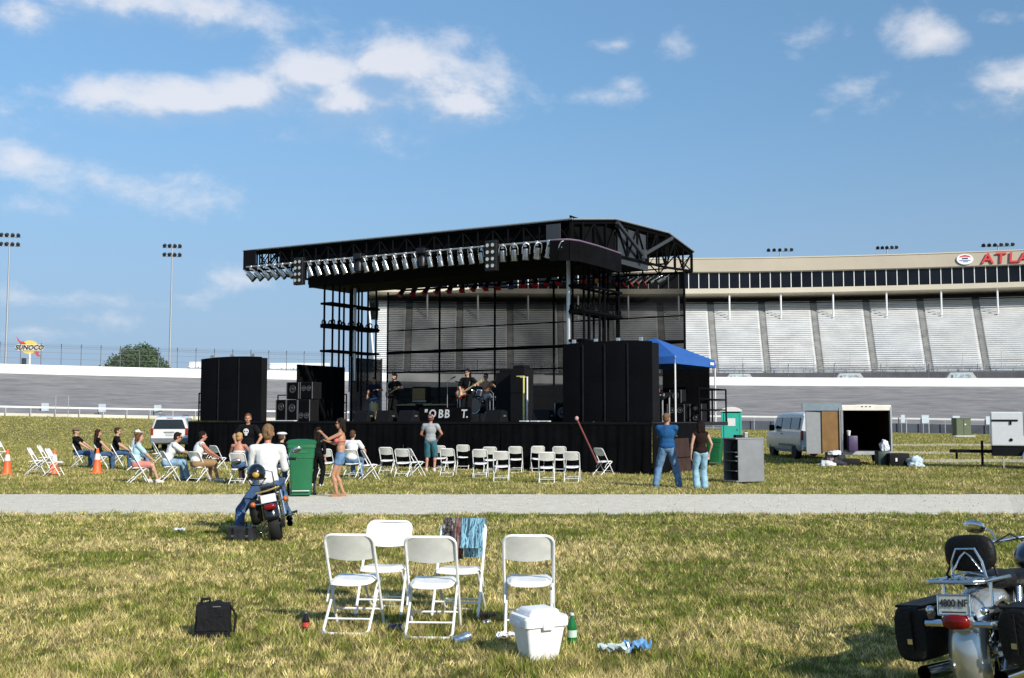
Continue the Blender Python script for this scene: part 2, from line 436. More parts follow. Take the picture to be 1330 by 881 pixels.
def arc_strip(name, profile, d0, d1, step, material, attr=False, smoothed=True):
    """profile(deg) -> list of points (radius, z); swept round the track's centre"""
    degs = np.arange(d0, d1 + 1e-6, step); vs, fs, at = [], [], []
    for d in degs:
        pr = profile(d)
        for k, (r_, z) in enumerate(pr): vs.append(PO(r_, d, z)); at.append((d, k / max(1, len(pr) - 1), 0))
    n = len(profile(d0))
    for i in range(len(degs) - 1):
        for k in range(n - 1): fs.append((i * n + k, i * n + k + 1, (i + 1) * n + k + 1, (i + 1) * n + k))
    me = bpy.data.meshes.new(name); me.from_pydata([tuple(v) for v in vs], [], fs)
    if attr:
        a = me.attributes.new('lane', 'FLOAT_VECTOR', 'POINT'); a.data.foreach_set('vector', [c for p in at for c in p])
    return link(name, me, material, smooth=smoothed, autosmooth=30)
def track_prof(d):
    zi, zo = z_trk(d), z_wall(d) - 1.3
    return [(187.3, z_inf(d) + 0.02), (189.5, zi - 0.05)] + [(lerp(190, 209.9, k / 8), lerp(zi, zo, (k / 8) ** 1.12)) for k in range(9)]
tag(arc_strip('race_track', track_prof, -40, 32, 0.5, asphalt(), attr=True), 'grey banked racing surface behind the stage', 'race track', kind='structure')
M_WHITEWALL = mat('white_wall_paint', (0.80, 0.79, 0.75), rough=0.6, var=0.06, scale=0.4, detail=8)
def wall_prof(d):
    z = z_wall(d); return [(209.9, z - 1.4), (210.0, z), (210.45, z), (210.5, z - 9)]
tag(arc_strip('track_wall', wall_prof, -40, 32, 0.5, M_WHITEWALL), 'white concrete retaining wall along the top of the banking', 'wall')
# thin grey top rail of the wall joints
# ---- inside barriers
M_CREAM = mat('cream_barrier', (0.62, 0.57, 0.46), rough=0.8, var=0.25, scale=0.25, detail=9)
def low_prof(d):
    z = z_inf(d); return [(186.6, z - .2), (186.6, z + 0.42), (186.9, z + 0.42), (186.9, z - .2)]
tag(arc_strip('low_barrier', low_prof, -38, -3, 0.5, M_CREAM), 'low cream barrier where the left infield grass meets the track', 'barrier')
M_NAVYWALL = mat('navy_barrier', (0.055, 0.065, 0.085), rough=0.7, var=0.5, scale=0.35, detail=6)
def navy_prof(d):
    z = z_inf(d); return [(186.6, z - .2), (186.6, z + 1.15), (186.9, z + 1.15), (186.9, z - .2)]
tag(arc_strip('padded_barrier', navy_prof, 4.0, 30, 0.5, M_NAVYWALL), 'dark blue barrier below the track behind the green utility box', 'barrier')
M_RAIL = mat('pale_rail', (0.7, 0.69, 0.66), rough=0.5, var=0.1)
M_GALV = mat('galvanised_steel', (0.42, 0.43, 0.44), rough=0.5, metal=0.6, var=0.15)
def rail_h(d): return z_inf(d) + lerp(1.05, 1.75, smooth((d + 25) / 41))
fence_in = thing('guardrail', 'pale guardrail on thin posts along the inside of the track', 'guardrail', PO(186.2, 0, z_inf(0)))
fi = Vector(fence_in.location)
def rail_part(name, r_, dz, h, d0, d1, m, parent, off):
    vs, fs = [], []; degs = np.arange(d0, d1 + .01, 0.5)
    for d in degs:
        z = rail_h(d) + dz
        for (rr, zz) in ((r_, z), (r_, z + h), (r_ + .06, z + h), (r_ + .06, z)): vs.append(tuple(PO(rr, d, zz) - off))
    for i in range(len(degs) - 1):
        for k in range(4): fs.append((4 * i + k, 4 * i + (k + 1) % 4, 4 * i + 4 + (k + 1) % 4, 4 * i + 4 + k))
    mb = MB(); mb.add(vs, fs); return mb.build(name, m, parent)
rail_part('rail', 186.2, 0, 0.22, -38, 30, M_RAIL, fence_in, fi)
pmb = MB(); pmb.box((0, 0, 0), (0.09, 0.09, 1.0)); post0 = None
for d in np.arange(-37.5, 30, 0.84):
    z0, z1 = z_inf(d), rail_h(d)
    if post0 is None: post0 = pmb.build('post', M_GALV, fence_in); p = post0
    else:
        p = post0.copy(); col.objects.link(p)
    p.location = PO(186.1, d, (z0 + z1) / 2) - fi; p.scale = (1, 1, z1 - z0); p.rotation_euler = (0, 0, -R(d))

# marker boards on posts inside the track
M_SIGNB = mat('pale_blue_board', (0.50, 0.56, 0.60), rough=0.5, var=0.15)
M_DARKPOST = mat('dark_post', (0.05, 0.05, 0.055), rough=0.6)
BD = [(60, 'pale marker board on twin posts left of the tree, in front of the track'), (134, 'small marker board beside the guardrail, below the bushy tree'), (206, 'pale marker board on the guardrail above the white sport utility vehicle'),
      (1171, 'narrow pale marker post just right of the open cargo trailer'), (1200, 'pale blue marker board between the trailer and the green utility box'), (1240, 'pale marker board behind the green utility box'), (1283, 'pale marker board beside the white generator trailer')]
for px, lab in BD:
    x0 = (px - 665) / 1400
    Y = 136 if px < 400 else 136
    x = x0 * Y; z = ground_h(x, Y)
    t = thing('marker_board', lab, 'sign', (x, Y, z), 0, 'marker boards along the inside of the track')
    hh = 1.35 if px < 400 else 1.9
    MB().box((-0.5, 0, hh / 2), (0.13, 0.1, hh)).build('post', M_DARKPOST, t)
    MB().box((0.45, 0, hh / 2), (0.08, 0.1, hh)).build('post', M_GALV, t)
    MB().box((0, -0.08, hh * .93), (0.9 if px != 1171 else .5, 0.06, 1.0)).build('board', M_SIGNB, t, bevel=.01)
# faint wire goal-like frame at left
t = thing('wire_frame', 'thin square wire frame standing against the track left of the people', 'frame', (AT(80, 545, 128).x, 128, ground_h(-54, 128)))
mb = MB(); s_ = 128 / 1400 * 14
for a, b_ in (((-.75, 0, 0), (-.75, 0, 2.5)), ((.75, 0, 0), (.75, 0, 2.5))): mb.cyl(a, b_, .035, n=6)
for z in (1.3, 1.7, 2.1, 2.5): mb.cyl((-.75, 0, z), (.75, 0, z), .03, n=6)
mb.build('frame_tube', M_GALV, t)

# ---- catch fence on the outer wall
M_WIRE = see_through('fence_wire', (0.16, 0.17, 0.19), 0.10, scale=0.05)
M_FENCE = mat('weathered_post', (.13, .135, .145), rough=.6, var=.15)
def catch_fence(name, label, d0, d1, h, step):
    f = thing(name, label, 'fence', PO(210.2, d0, z_wall(d0))); o = Vector(f.location)
    p0 = None
    for d in np.arange(d0, d1 + .01, step):
        mb = MB() if p0 is None else None
        if p0 is None:
            mb.cyl((0, 0, 0), (0, 0, h - .5), .06, .05, n=6); mb.tube([(0, 0, h - .5), (0, -.12, h - .2), (0, -.45, h + .05)], .05, n=6)
            p0 = mb.build('post', M_FENCE, f); p = p0
        else: p = p0.copy(); col.objects.link(p)
        p.location = PO(210.22, d, z_wall(d)) - o; p.rotation_euler = (0, 0, -R(d))
    for k, hh in enumerate((0.9, 1.8, 2.7, h - .55)):
        vs, fs = [], []; degs = np.arange(d0, d1 + .01, .5)
        for d in degs:
            for (dr, dz) in ((0, 0), (.02, .02), (0, .035)): vs.append(tuple(PO(210.2 + dr, d, z_wall(d) + hh + dz) - o))
        for i in range(len(degs) - 1):
            for q in range(3): fs.append((3 * i + q, 3 * i + (q + 1) % 3, 3 * i + 3 + (q + 1) % 3, 3 * i + 3 + q))
        MB().add(vs, fs).build('cable', M_FENCE, f)
    vs, fs = [], []; degs = np.arange(d0, d1 + .01, .5)
    for d in degs: vs += [tuple(PO(210.21, d, z_wall(d) + .02) - o), tuple(PO(210.21, d, z_wall(d) + h - .5) - o), tuple(PO(209.76, d, z_wall(d) + h + .05) - o)]
    for i in range(len(degs) - 1):
        for k in range(2): fs.append((3 * i + k, 3 * i + k + 1, 3 * i + 4 + k, 3 * i + 3 + k))
    MB().add(vs, fs).build('wire_mesh', M_WIRE, f)
    return f
catch_fence('catch_fence', 'tall wire catch fence on the white wall left of the stage', -36, -10.4, 3.0, 0.72)
catch_fence('catch_fence', 'wire catch fence on the white wall before the grandstand', -10.2, 26, 2.1, 1.9)

# ---- grandstand
M_ALU = mat('aluminium_bench', (0.86, 0.86, 0.84), rough=0.5, metal=0.0, var=0.12, scale=0.22, detail=7)
M_TREAD = mat('bleacher_concrete', (0.60, 0.60, 0.58), rough=0.9, var=0.2, scale=0.3, detail=7)
M_AISLE = mat('aisle_concrete', (0.27, 0.265, 0.245), rough=0.9, var=0.3, scale=0.5)
M_TAN = mat('tan_fascia', (0.40, 0.345, 0.255), rough=0.75, var=0.07, scale=0.15, detail=8)
M_CREAMF = mat('cream_fascia', (0.56, 0.50, 0.38), rough=0.75, var=0.08, scale=0.15, detail=8)
M_GLASS = mat('suite_glass', (0.006, 0.007, 0.010), rough=0.15, var=0.6, scale=0.25, spec=0.25)
M_WPOST = mat('white_steel', (0.72, 0.71, 0.68), rough=0.5, var=0.06)
M_SHADECONC = mat('shadowed_concrete', (0.085, 0.085, 0.09), rough=0.9, var=0.3, scale=0.4)  # shadow on the concourse and under the suites put into the colour
GS0, GS1, PITCH_D = -10.6, 22.4, 2.22
FIRST_AISLE = 8.5 - PITCH_D * 8
stand = thing('grandstand', 'silver bleacher grandstand with tan enclosed suites on top behind the stage', 'grandstand', PO(217, 5, 0))
so_ = Vector(stand.location)
def L(rad, deg, z): return tuple(PO(rad, deg, z) - so_)
NR, R0, Z0, DR, DZ = 36, 217.0, 9.35, 0.625, 0.378
edges = [GS0] + [FIRST_AISLE + PITCH_D * k for k in range(20) if GS0 + .6 < FIRST_AISLE + PITCH_D * k < GS1 - .6] + [GS1]
def row_boxes(mb, da0, db0, rows, kind):
    for i in rows:
        r_, z = R0 + i * DR, Z0 + i * DZ; da, db = da0 + .012 * i, db0 + .012 * i
        if kind == 'step':
            a, b_, c, d = L(r_, da, z), L(r_, db, z), L(r_ + DR, db, z), L(r_ + DR, da, z)
            mb.quad(a, b_, c, d); mb.quad(L(r_, da, z - DZ), L(r_, db, z - DZ), b_, a)
        else:
            r1, r2, z1, z2 = r_ + .10, r_ + .42, z + .30, z + .36
            P = [L(r1, da, z1), L(r1, db, z1), L(r2, db, z1), L(r2, da, z1), L(r1, da, z2), L(r1, db, z2), L(r2, db, z2), L(r2, da, z2)]
            mb.add(P, [(4, 5, 6, 7), (0, 1, 5, 4), (1, 2, 6, 5), (3, 0, 4, 7), (0, 3, 2, 1)])
for k in range(len(edges) - 1):
    a, b_ = edges[k] + (0.15 if k else 0), edges[k + 1] - (0.15 if k < len(edges) - 2 else 0)
    mb = MB(); row_boxes(mb, a, b_, range(NR), 'step'); sec = mb.build('seating_section', M_TREAD, stand, recalc=False)
    mb = MB(); row_boxes(mb, a, b_, range(NR), 'bench'); mb.build('benches', M_ALU, sec, recalc=False)
    if k < len(edges) - 2:
        mb = MB(); row_boxes(mb, b_, b_ + .30, range(NR), 'step')
        for i in range(NR):   # half steps of the aisle stair
            r_, z = R0 + i * DR, Z0 + i * DZ
            b0 = b_; b_ = b0 + .012 * i
            mb.add([L(r_ - .28, b_ + .05, z - DZ / 2), L(r_ - .28, b_ + .25, z - DZ / 2), L(r_, b_ + .25, z - DZ / 2), L(r_, b_ + .05, z - DZ / 2), L(r_ - .28, b_ + .05, z - DZ), L(r_ - .28, b_ + .25, z - DZ)], [(0, 1, 2, 3), (4, 5, 1, 0)]); b_ = b0
        mb.build('aisle', M_AISLE, stand, recalc=False)
# left end wall of the bleachers (white side)
mb = MB(); P = [L(R0, GS0 - .02, 6), L(R0 + NR * DR, GS0 - .02, 6), L(R0 + NR * DR, GS0 - .02, Z0 + NR * DZ + 1.0), L(R0, GS0 - .02, Z0 + 1.0)]
mb.slab(P[0], P[1], P[2], P[3], -0.25); mb.build('end_wall', M_WHITEWALL, stand)
def arc_part(name, prof, d0, d1, m, step=PITCH_D / 2, closed=True):
    degs = list(np.arange(d0, d1, step)) + [d1]; vs, fs = [], []; n = len(prof)
    for d in degs:
        for (r_, z) in prof: vs.append(L(r_, d, z))
    for i in range(len(degs) - 1):
        for k in range(n if closed else n - 1): fs.append((i * n + k, i * n + (k + 1) % n, (i + 1) * n + (k + 1) % n, (i + 1) * n + k))
    if closed: fs += [tuple(range(n - 1, -1, -1)), tuple(range((len(degs) - 1) * n, len(degs) * n))]
    return MB().add(vs, fs).build(name, m, stand)
arc_part('concourse_wall', [(213.2, 5.5), (213.2, 7.2), (216.3, 7.2), (216.3, 9.0), (217, 9.0), (217, 5.5)], GS0, GS1, M_SHADECONC)
SR = 233.0
arc_part('lower_fascia', [(SR, 23.97), (SR, 24.85), (SR + 12, 24.85), (SR + 12, 23.97)], GS0, GS1, M_CREAMF)
arc_part('upper_fascia', [(SR, 27.70), (SR - .35, 27.85), (SR + .5, 30.26), (SR + 13, 30.46), (SR + 13, 27.70)], GS0, GS1, M_TAN)
arc_part('roof_edge', [(SR + .38, 30.27), (SR + .38, 30.46), (SR + .9, 30.49), (SR + .9, 30.29)], GS0, GS1, M_CREAMF)
arc_part('back_wall', [(SR + 11.3, 20), (SR + 11.3, 27.65), (SR + 11.9, 27.65), (SR + 11.9, 20)], GS0, GS1, M_SHADECONC)
arc_part('rear_concourse', [(R0 + NR * DR, Z0 + NR * DZ - .2), (R0 + NR * DR, Z0 + NR * DZ - .02), (SR + 11.2, Z0 + NR * DZ - .02), (SR + 11.2, Z0 + NR * DZ - .2)], GS0, GS1, M_SHADECONC)
wd_ = PITCH_D / 5; col0 = 7.39 - PITCH_D * 8
d = col0
while d < GS1 - wd_:
    if d >= GS0:
        mb = MB(); mb.add([L(SR + .35, d + .01, 24.85), L(SR + .35, d + wd_ - .01, 24.85), L(SR + .25, d + wd_ - .01, 27.75), L(SR + .25, d + .01, 27.75), L(SR + .41, d + .01, 24.85), L(SR + .41, d + wd_ - .01, 24.85), L(SR + .31, d + wd_ - .01, 27.75), L(SR + .31, d + .01, 27.75)],
                                [(3, 2, 1, 0), (4, 5, 6, 7), (0, 1, 5, 4), (1, 2, 6, 5), (2, 3, 7, 6), (3, 0, 4, 7)])
        mb.build('window_pane', M_GLASS, stand)
        MB().box((0, 0, 0), (.13, .16, 2.95)).build('mullion', M_WPOST, stand, loc=L(SR + .25, d, 26.3), rot=(0, 0, -R(d)))
    d += wd_
for k in range(16):
    d = col0 + PITCH_D * k
    if GS0 < d < GS1:
        MB().cyl((0, 0, 18.9), (0, 0, 24.0), .16, n=8).build('column', M_WPOST, stand, loc=L(SR + .6, d, 0))
# suites' dim interior so the glass has depth
arc_part('suite_interior', [(SR + .9, 24.9), (SR + .9, 27.65), (SR + 1.0, 27.65), (SR + 1.0, 24.9)], GS0 + .2, GS1 - .2, M_SHADECONC)
# stair wells with railings and banners along the front
M_BANNER = mat('blue_white_banner', (0.45, 0.55, 0.66), rough=0.6, var=0.75, scale=1.6, detail=5)
for k, d in enumerate([-8.3, -3.9, 0.5, 4.95, 9.55, 14.0, 18.4]):
    mb = MB(); mb.prism([(-2.6, 0), (2.6, 0), (1.6, 1.5), (-1.6, 1.5)], 0, 2.6, 'xz')
    mb.build('stairwell', M_TREAD, stand, loc=L(213.0, d, 7.2), rot=(0, 0, -R(d)))
    MB().box((0, -.05, .75), (2.6, .05, 1.0)).build('banner', M_BANNER, stand, loc=L(212.9, d, 7.2), rot=(0, 0, -R(d)))
mb = MB()
for d in np.arange(GS0, GS1, .42): mb.cyl(L(216.6, d, 9.0), L(216.6, d, 10.15), .04, n=5)
for zz in (9.5, 10.1):
    degs = np.arange(GS0, GS1, 1.0)
    mb.tube([L(216.6, d, zz) for d in degs], .04, n=5)
mb.build('front_railing', M_GALV, stand)
for d in np.arange(GS0 + .8, GS1, 1.5):
    MB().cyl((0, 0, 0), (0, 0, 2.4 + .9 * random.random()), .05, n=5).build('flag_post', M_GALV, stand, loc=L(216.4, d, 9.0))
# lettering and emblem on the tan fascia
M_RED = mat('red_letter', (0.56, 0.035, 0.03), rough=0.45, var=0.08)
def on_fascia(px, z, out=0.12):
    u = (px - 665) / 1400
    for _ in range(1):
        best = min(np.arange(5, 24, .002), key=lambda d: abs((PO(SR, d, 0).x / PO(SR, d, 0).y) * 0.985 - u))
    return best
px = 1277.5
for ch, wpx in zip('ATLANTA', (17, 15.5, 15, 17.5, 17, 16, 17)):
    d = on_fascia(px, 29.3)
    text_mesh('letter', ch, 2.75, 0.12, M_RED, stand, L(SR - .22, d, 28.95), (R(90 - 19), 0, -R(d)), shear=0.12, sx=1.02, bold=0.035)
    px += wpx
d = on_fascia(1249, 29.3)
ring = MB(); n = 28
def ellipse_plate(mb, a, b_, y0, y1):
    mb.prism([(a * math.cos(2 * math.pi * i / n), b_ * math.sin(2 * math.pi * i / n)) for i in range(n)], y0, y1, 'xz')
emb_rot = (R(-19), 0, -R(d)); emb_loc = L(SR - .2, d, 29.03)
mb = MB(); ellipse_plate(mb, 1.35, 1.02, -.06, .06); emb = mb.build('emblem', M_WPOST, stand, loc=emb_loc, rot=emb_rot)
mb = MB(); mb.prism([(-.95, .3), (-.7, .62), (0, .82), (.7, .62), (.95, .3), (.45, .42), (0, .46), (-.45, .42)], -.10, -.06, 'xz'); mb.build('red_arch', M_RED, emb)
M_NAVY = mat('navy_print', (0.02, 0.025, 0.06), rough=0.5)
mb = MB(); mb.box((0, -.08, .12), (.95, .04, .24)); mb.build('dark_band', M_NAVY, emb)
mb = MB(); mb.prism([(-1.0, -.2), (1.0, -.2), (.75, -.34), (-.75, -.34)], -.10, -.06, 'xz'); mb.box((.05, -.08, -.52), (.8, .04, .12)); mb.build('blue_script', mat('emblem_blue', (.05, .1, .3), rough=.5), emb)

# ---- floodlight masts
M_MAST = mat('mast_steel', (0.40, 0.42, 0.44), rough=0.5, metal=0.4, var=0.1)
M_LAMP = mat('flood_housing', (0.03, 0.032, 0.035), rough=0.5, var=0.2)
def mast(label, px, ytop, Y, rows, per, pitch, base_z=0.0, size=.55):
    p = AT(px, ytop, Y); t = thing('floodlight_mast', label, 'floodlight', (p.x, Y, base_z), math.atan2(-p.x, Y) * 0.5, 'floodlight masts round the track')
    H = p.z - base_z
    MB().cyl((0, 0, 0), (0, 0, H), .32, .13, n=10).build('mast', M_MAST, t, smooth=True)
    for r_ in range(rows):
        z = H - r_ * 1.75
        MB().cyl((-per * pitch / 2, 0, z - .3), (per * pitch / 2, 0, z - .3), .09, n=6).build('crossarm', M_MAST, t)
        for i in range(per):
            x = (i - (per - 1) / 2) * pitch
            MB().lathe([(.16, -.28), (.30, -.22), (size, .28), (size * .9, .33)], (x, -.12, z + .12), n=10, axis=(0.25 if x > 0 else -.25, -.75, -.55)).build('floodlight', M_LAMP, t, smooth=True)
    return t
mast('tall floodlight mast with eight lamps at the left edge of the picture', 13, 306, 205, 2, 4, 1.0, 0, .38)
mast('tall floodlight mast with eight lamps standing behind the bushy tree', 224, 320, 212, 2, 4, .95, 0, .38)
mast('floodlight row above the suites, nearest to the stage roof', 1013, 325, 262, 1, 5, 1.35, 22, .46)
mast('floodlight row above the suites, middle of the three', 1152, 322, 256, 1, 5, 1.05, 22, .44)
mast('floodlight row above the red lettering', 1296, 318.5, 250, 1, 6, 1.25, 22, .48)

# ---- low bleachers beyond the wall on the left
def bleacher(label, pxa, pxb, Y):
    xa, xb = AT(pxa, 470, Y).x, AT(pxb, 470, Y).x; w = xb - xa
    t = thing('low_bleacher', label, 'bleacher', ((xa + xb) / 2, Y, 7.0), 0, 'low bleachers beyond the wall')
    for i in range(5):
        MB().box((0, i * .7, 1.3 + i * .42), (w, .34, .09)).build('bench', M_ALU, t)
        MB().box((0, i * .7 + .36, 1.05 + i * .42), (w, .36, .06)).build('footboard', M_TREAD, t)
    mb = MB()
    for i in range(6):
        x = -w / 2 + w * i / 5; mb.slab((x - .05, -.2, 0), (x - .05, 3.2, 0), (x - .05, 3.2, 3.0), (x - .05, -.2, 1.2), .1)
    mb.build('support', M_GALV, t); MB().box((0, 3.3, 3.3), (w, .1, 1.0)).build('back_panel', M_WHITEWALL, t)
bleacher('low grey bleacher beyond the wall between the tree and the left speaker wall', 238, 300, 172)
bleacher('low grey bleacher beyond the wall right of the left speaker wall', 345, 424, 176)

# ---- bushy tree beyond the wall
def leaf_mat(name, base):
    m = bpy.data.materials.new(name); m.use_nodes = True
    nt = m.node_tree; b = nt.nodes['Principled BSDF']; b.inputs['Roughness'].default_value = 0.7; b.inputs['Specular IOR Level'].default_value = 0.2
    t = nt.nodes.new('ShaderNodeTexCoord'); n = nt.nodes.new('ShaderNodeTexNoise'); n.inputs['Scale'].default_value = 0.9; n.inputs['Detail'].default_value = 5
    nt.links.new(t.outputs['Object'], n.inputs['Vector'])
    r = nt.nodes.new('ShaderNodeValToRGB'); r.color_ramp.elements[0].position = .35; r.color_ramp.elements[1].position = .68
    r.color_ramp.elements[0].color = tuple(c * .6 for c in base) + (1,); r.color_ramp.elements[1].color = tuple(c * 1.45 for c in base) + (1,)
    nt.links.new(n.outputs[0], r.inputs[0]); nt.links.new(r.outputs[0], b.inputs['Base Color'])
    b.inputs['Transmission Weight'].default_value = 0.0
    return m
M_LEAF = leaf_mat('tree_leaves', (0.050, 0.095, 0.022)); M_BARK = mat('bark', (0.08, 0.06, 0.045), rough=.95, var=.3, bump=.5)
def leafy_crown(lobes, count, size, seed):
    r_ = np.random.default_rng(seed); vs, fs = [], []
    wts = np.array([l[3] ** 2 * l[4] for l in lobes]); wts /= wts.sum()
    for k in range(count):
        c = lobes[r_.choice(len(lobes), p=wts)]
        d = r_.normal(size=3); d /= np.linalg.norm(d); q = (0.72 + .34 * r_.random()) if r_.random() < .8 else r_.random() * .8
        p = np.array(c[:3]) + d * np.array((c[3], c[3], c[4])) * q
        p += r_.normal(size=3) * .14
        nrm_ = d * .8 + r_.normal(size=3) * .55; nrm_ /= np.linalg.norm(nrm_)
        a = np.cross(nrm_, r_.normal(size=3)); a /= np.linalg.norm(a); b_ = np.cross(nrm_, a); s = size * (.55 + .9 * r_.random())
        o = len(vs); vs += [p + a * s, p + b_ * s * .62, p - a * s, p - b_ * s * .62]; fs.append((o, o + 1, o + 2, o + 3))
    return [tuple(v) for v in vs], fs
tp = AT(172, 478, 190)
tree = thing('bushy_tree', 'bushy dark green tree beyond the track wall on the left', 'tree', (tp.x, 190, 0)); tree.scale = (1.16, 1.16, 1.02)
mb = MB(); mb.tube([(0, 0, 0), (.1, 0, 4), (0, .1, 8), (.2, 0, 11)], [.45, .4, .3, .15], n=8)
for a, b_ in (((0, 0, 6), (-3.4, .4, 10)), ((0, 0, 6.5), (3.2, -.4, 10.4)), ((0, 0, 7.5), (1.4, 1.6, 12.6)), ((0, 0, 7.5), (-1.2, -1, 12.4))): mb.tube([a, tuple((Vector(a) + Vector(b_)) / 2 + Vector((0, 0, .4))), b_], [.2, .14, .06], n=6)
mb.build('trunk', M_BARK, tree, smooth=True)
lob = [(-.3, 0, 11.2, 2.3, 2.1), (-2.4, .4, 10.2, 2.0, 1.9), (1.9, -.3, 11.6, 2.3, 2.2), (3.3, .3, 10.0, 2.2, 2.0), (-.8, .5, 12.9, 1.3, 1.2), (1.6, .1, 13.2, 1.5, 1.35), (2.8, .2, 12.6, 1.3, 1.2), (-4.1, 0, 9.2, 1.5, 1.5), (4.6, 0, 8.9, 1.5, 1.5), (0, .5, 9.2, 3.2, 1.8), (-5.2, 0, 8.1, 1.1, .8), (-2.9, 0, 11.8, .8, .9)]
lv, lf = leafy_crown(lob, 11000, .21, 3)
tag(MB().add(lv, lf).build('crown', M_LEAF, tree, recalc=False), kind=None)

# ---- fuel company sign beyond the wall
sp_ = AT(39, 452, 172)
sg = thing('fuel_sign', 'yellow fuel sign with a red arrow on a white pole above the wall', 'sign', (sp_.x, 172, z_wall(-22) - 2))
zc = sp_.z - (z_wall(-22) - 2)
M_YEL = mat('sign_yellow', (0.86, 0.60, 0.12), rough=.5, var=.08); M_SRED = mat('sign_red', (0.62, 0.07, 0.06), rough=.5)
MB().cyl((0, 0, 0), (0, 0, zc - .8), .2, n=10).build('pole', M_WPOST, sg, smooth=True)
n = 24; mb = MB(); mb.prism([(1.35 * math.cos(2 * math.pi * i / n) - .05, zc + 1.1 * math.sin(2 * math.pi * i / n) + .1) for i in range(n)], -.12, .12, 'xz'); mb.build('disc', M_YEL, sg)
mb = MB(); mb.prism([(-2.2, zc + 1.8), (-1.55, zc + 1.05), (-1.0, zc + 1.0), (-.55, zc + .62), (-1.5, zc + .62), (-1.95, zc + 1.2), (-2.05, zc + 1.55)], -.2, -.05, 'xz')
mb.prism([(.75, zc - .55), (1.5, zc - .6), (1.35, zc - 1.0), (2.05, zc - 1.45), (1.2, zc - 1.35), (1.0, zc - 1.0)], -.2, -.05, 'xz'); mb.build('arrow', M_SRED, sg)
mb = MB(); mb.prism([(-2.35, zc + .1), (-2.0, zc + .55), (2.15, zc + .5), (2.35, zc + .0), (2.05, zc - .45), (-1.95, zc - .42)], -.2, -.13, 'xz'); mb.build('name_plate', mat('sign_cream', (0.80, .72, .5), rough=.5), sg)
text_mesh('lettering', 'SUNOCO', 1.0, 0.04, M_NAVY, sg, (0, -.26, zc + .04), (R(90), 0, 0), shear=.2, sx=1.05, bold=.02)
t = thing('track_speaker', 'small black loudspeaker on a white post beside the fuel sign', 'loudspeaker', (AT(31, 470, 158).x, 158, z_wall(-23) - 1.5))
MB().cyl((0, 0, 0), (0, 0, 2.0), .16, n=8).build('post', M_WPOST, t); MB().rbox((0, 0, 2.35), (.55, .5, .9), .06).build('cabinet', M_LAMP, t)
# ================================================================== THE STAGE
# local frame: x to the right along the front edge, y towards the back, z up; origin under the middle of the front edge
ST_A = R(-31.5)
_N = Vector((1.92, 33.6)); _fw = Vector((-0.8526, 0.5225)); _sd = Vector((0.5225, 0.8526))
ST0 = _N + _fw * 7.15
def SL(x, y, z=0.0):
    p = ST0 - _fw * x + _sd * y; return Vector((p.x, p.y, z))
DECK = 1.55
M_BLACK = mat('stage_black', (0.0042, 0.0042, 0.0048), spec=0.2, rough=0.8, var=0.35, scale=1.2, detail=6)
M_SKIRT = mat('black_skirt_cloth', (0.0038, 0.0038, 0.0046), rough=0.95, var=0.5, scale=1.5, bump=0.4, bscale=9, spec=0.08)
M_TRUSS = mat('black_truss', (0.0035, 0.0035, 0.0045), rough=0.75, var=0.3, spec=.06)
M_SKIN = mat('roof_vinyl', (0.005, 0.0055, 0.0065), spec=.15, rough=0.8, var=0.3, scale=.8, bump=.3, bscale=3)
M_SUNLINE = mat('painted_sunlit_edge', (0.24, 0.27, 0.29), rough=0.5, var=0.1)  # pale colour paints the sunlit line on the dark roof
M_PANEL = mat('grey_spine_panel', (0.032, 0.038, 0.044), rough=0.6, var=0.12, scale=1)
M_DECK = mat('deck_plywood_black', (0.010, 0.010, 0.010), rough=0.8, var=0.4, scale=2)
M_CHROME = mat('polished_chrome', (0.70, 0.70, 0.68), rough=0.16, metal=1.0, var=0.05)
M_ALUB = mat('raw_aluminium', (0.62, 0.62, 0.60), rough=0.35, metal=0.8, var=0.08)
stage = thing('concert_stage', 'black mobile concert stage with truss roof and scrim at the back', 'stage', SL(0, 0, 0), ST_A)
# deck and skirts (panels one by one)
MB().box((0, 4.6, DECK - .06), (14.8, 9.7, .12)).build('deck', M_DECK, stage)
MB().box((8.66, 2.93, DECK - .062), (2.50, 6.36, .12)).build('wing_deck', M_DECK, stage); MB().box((-8.57, 2.2, DECK - .062), (2.32, 4.9, .12)).build('wing_deck', M_DECK, stage)
x = -9.75
k = 0
while x < 9.7:
    w = min(1.3, 9.88 - x)
    mb = MB(); nseg = 16
    vs = []; fs = []
    for i in range(nseg + 1):
        xx = x - .01 + (w + .04) * i / nseg; yy = -0.30 + .028 * math.sin(i * 1.9 + k * 1.7) + .02 * math.sin(i * .7 + k)
        vs += [(xx, yy, .02), (xx, -0.27 + .004 * (k % 2), DECK - .01)]
    for i in range(nseg): fs.append((2 * i, 2 * i + 2, 2 * i + 3, 2 * i + 1))
    mb.add(vs, fs).build('skirt_panel', M_SKIRT, stage, smooth=True); x += w + .012; k += 1
y = -0.2; k = 0
while y < 3.6:
    MB().box((9.9 + .01 * (k % 2), y + .64, DECK / 2), (.03, 1.29, DECK - .06)).build('skirt_panel', M_SKIRT, stage); y += 1.28; k += 1
for y in (0.44, 1.72, 3.0):
    MB().box((-9.78, y, DECK / 2), (.03, 1.29, DECK - .06)).build('skirt_panel', M_SKIRT, stage)
MB().box((0.1, -.26, DECK - .03), (19.66, .05, .075)).build('front_edge', M_BLACK, stage)
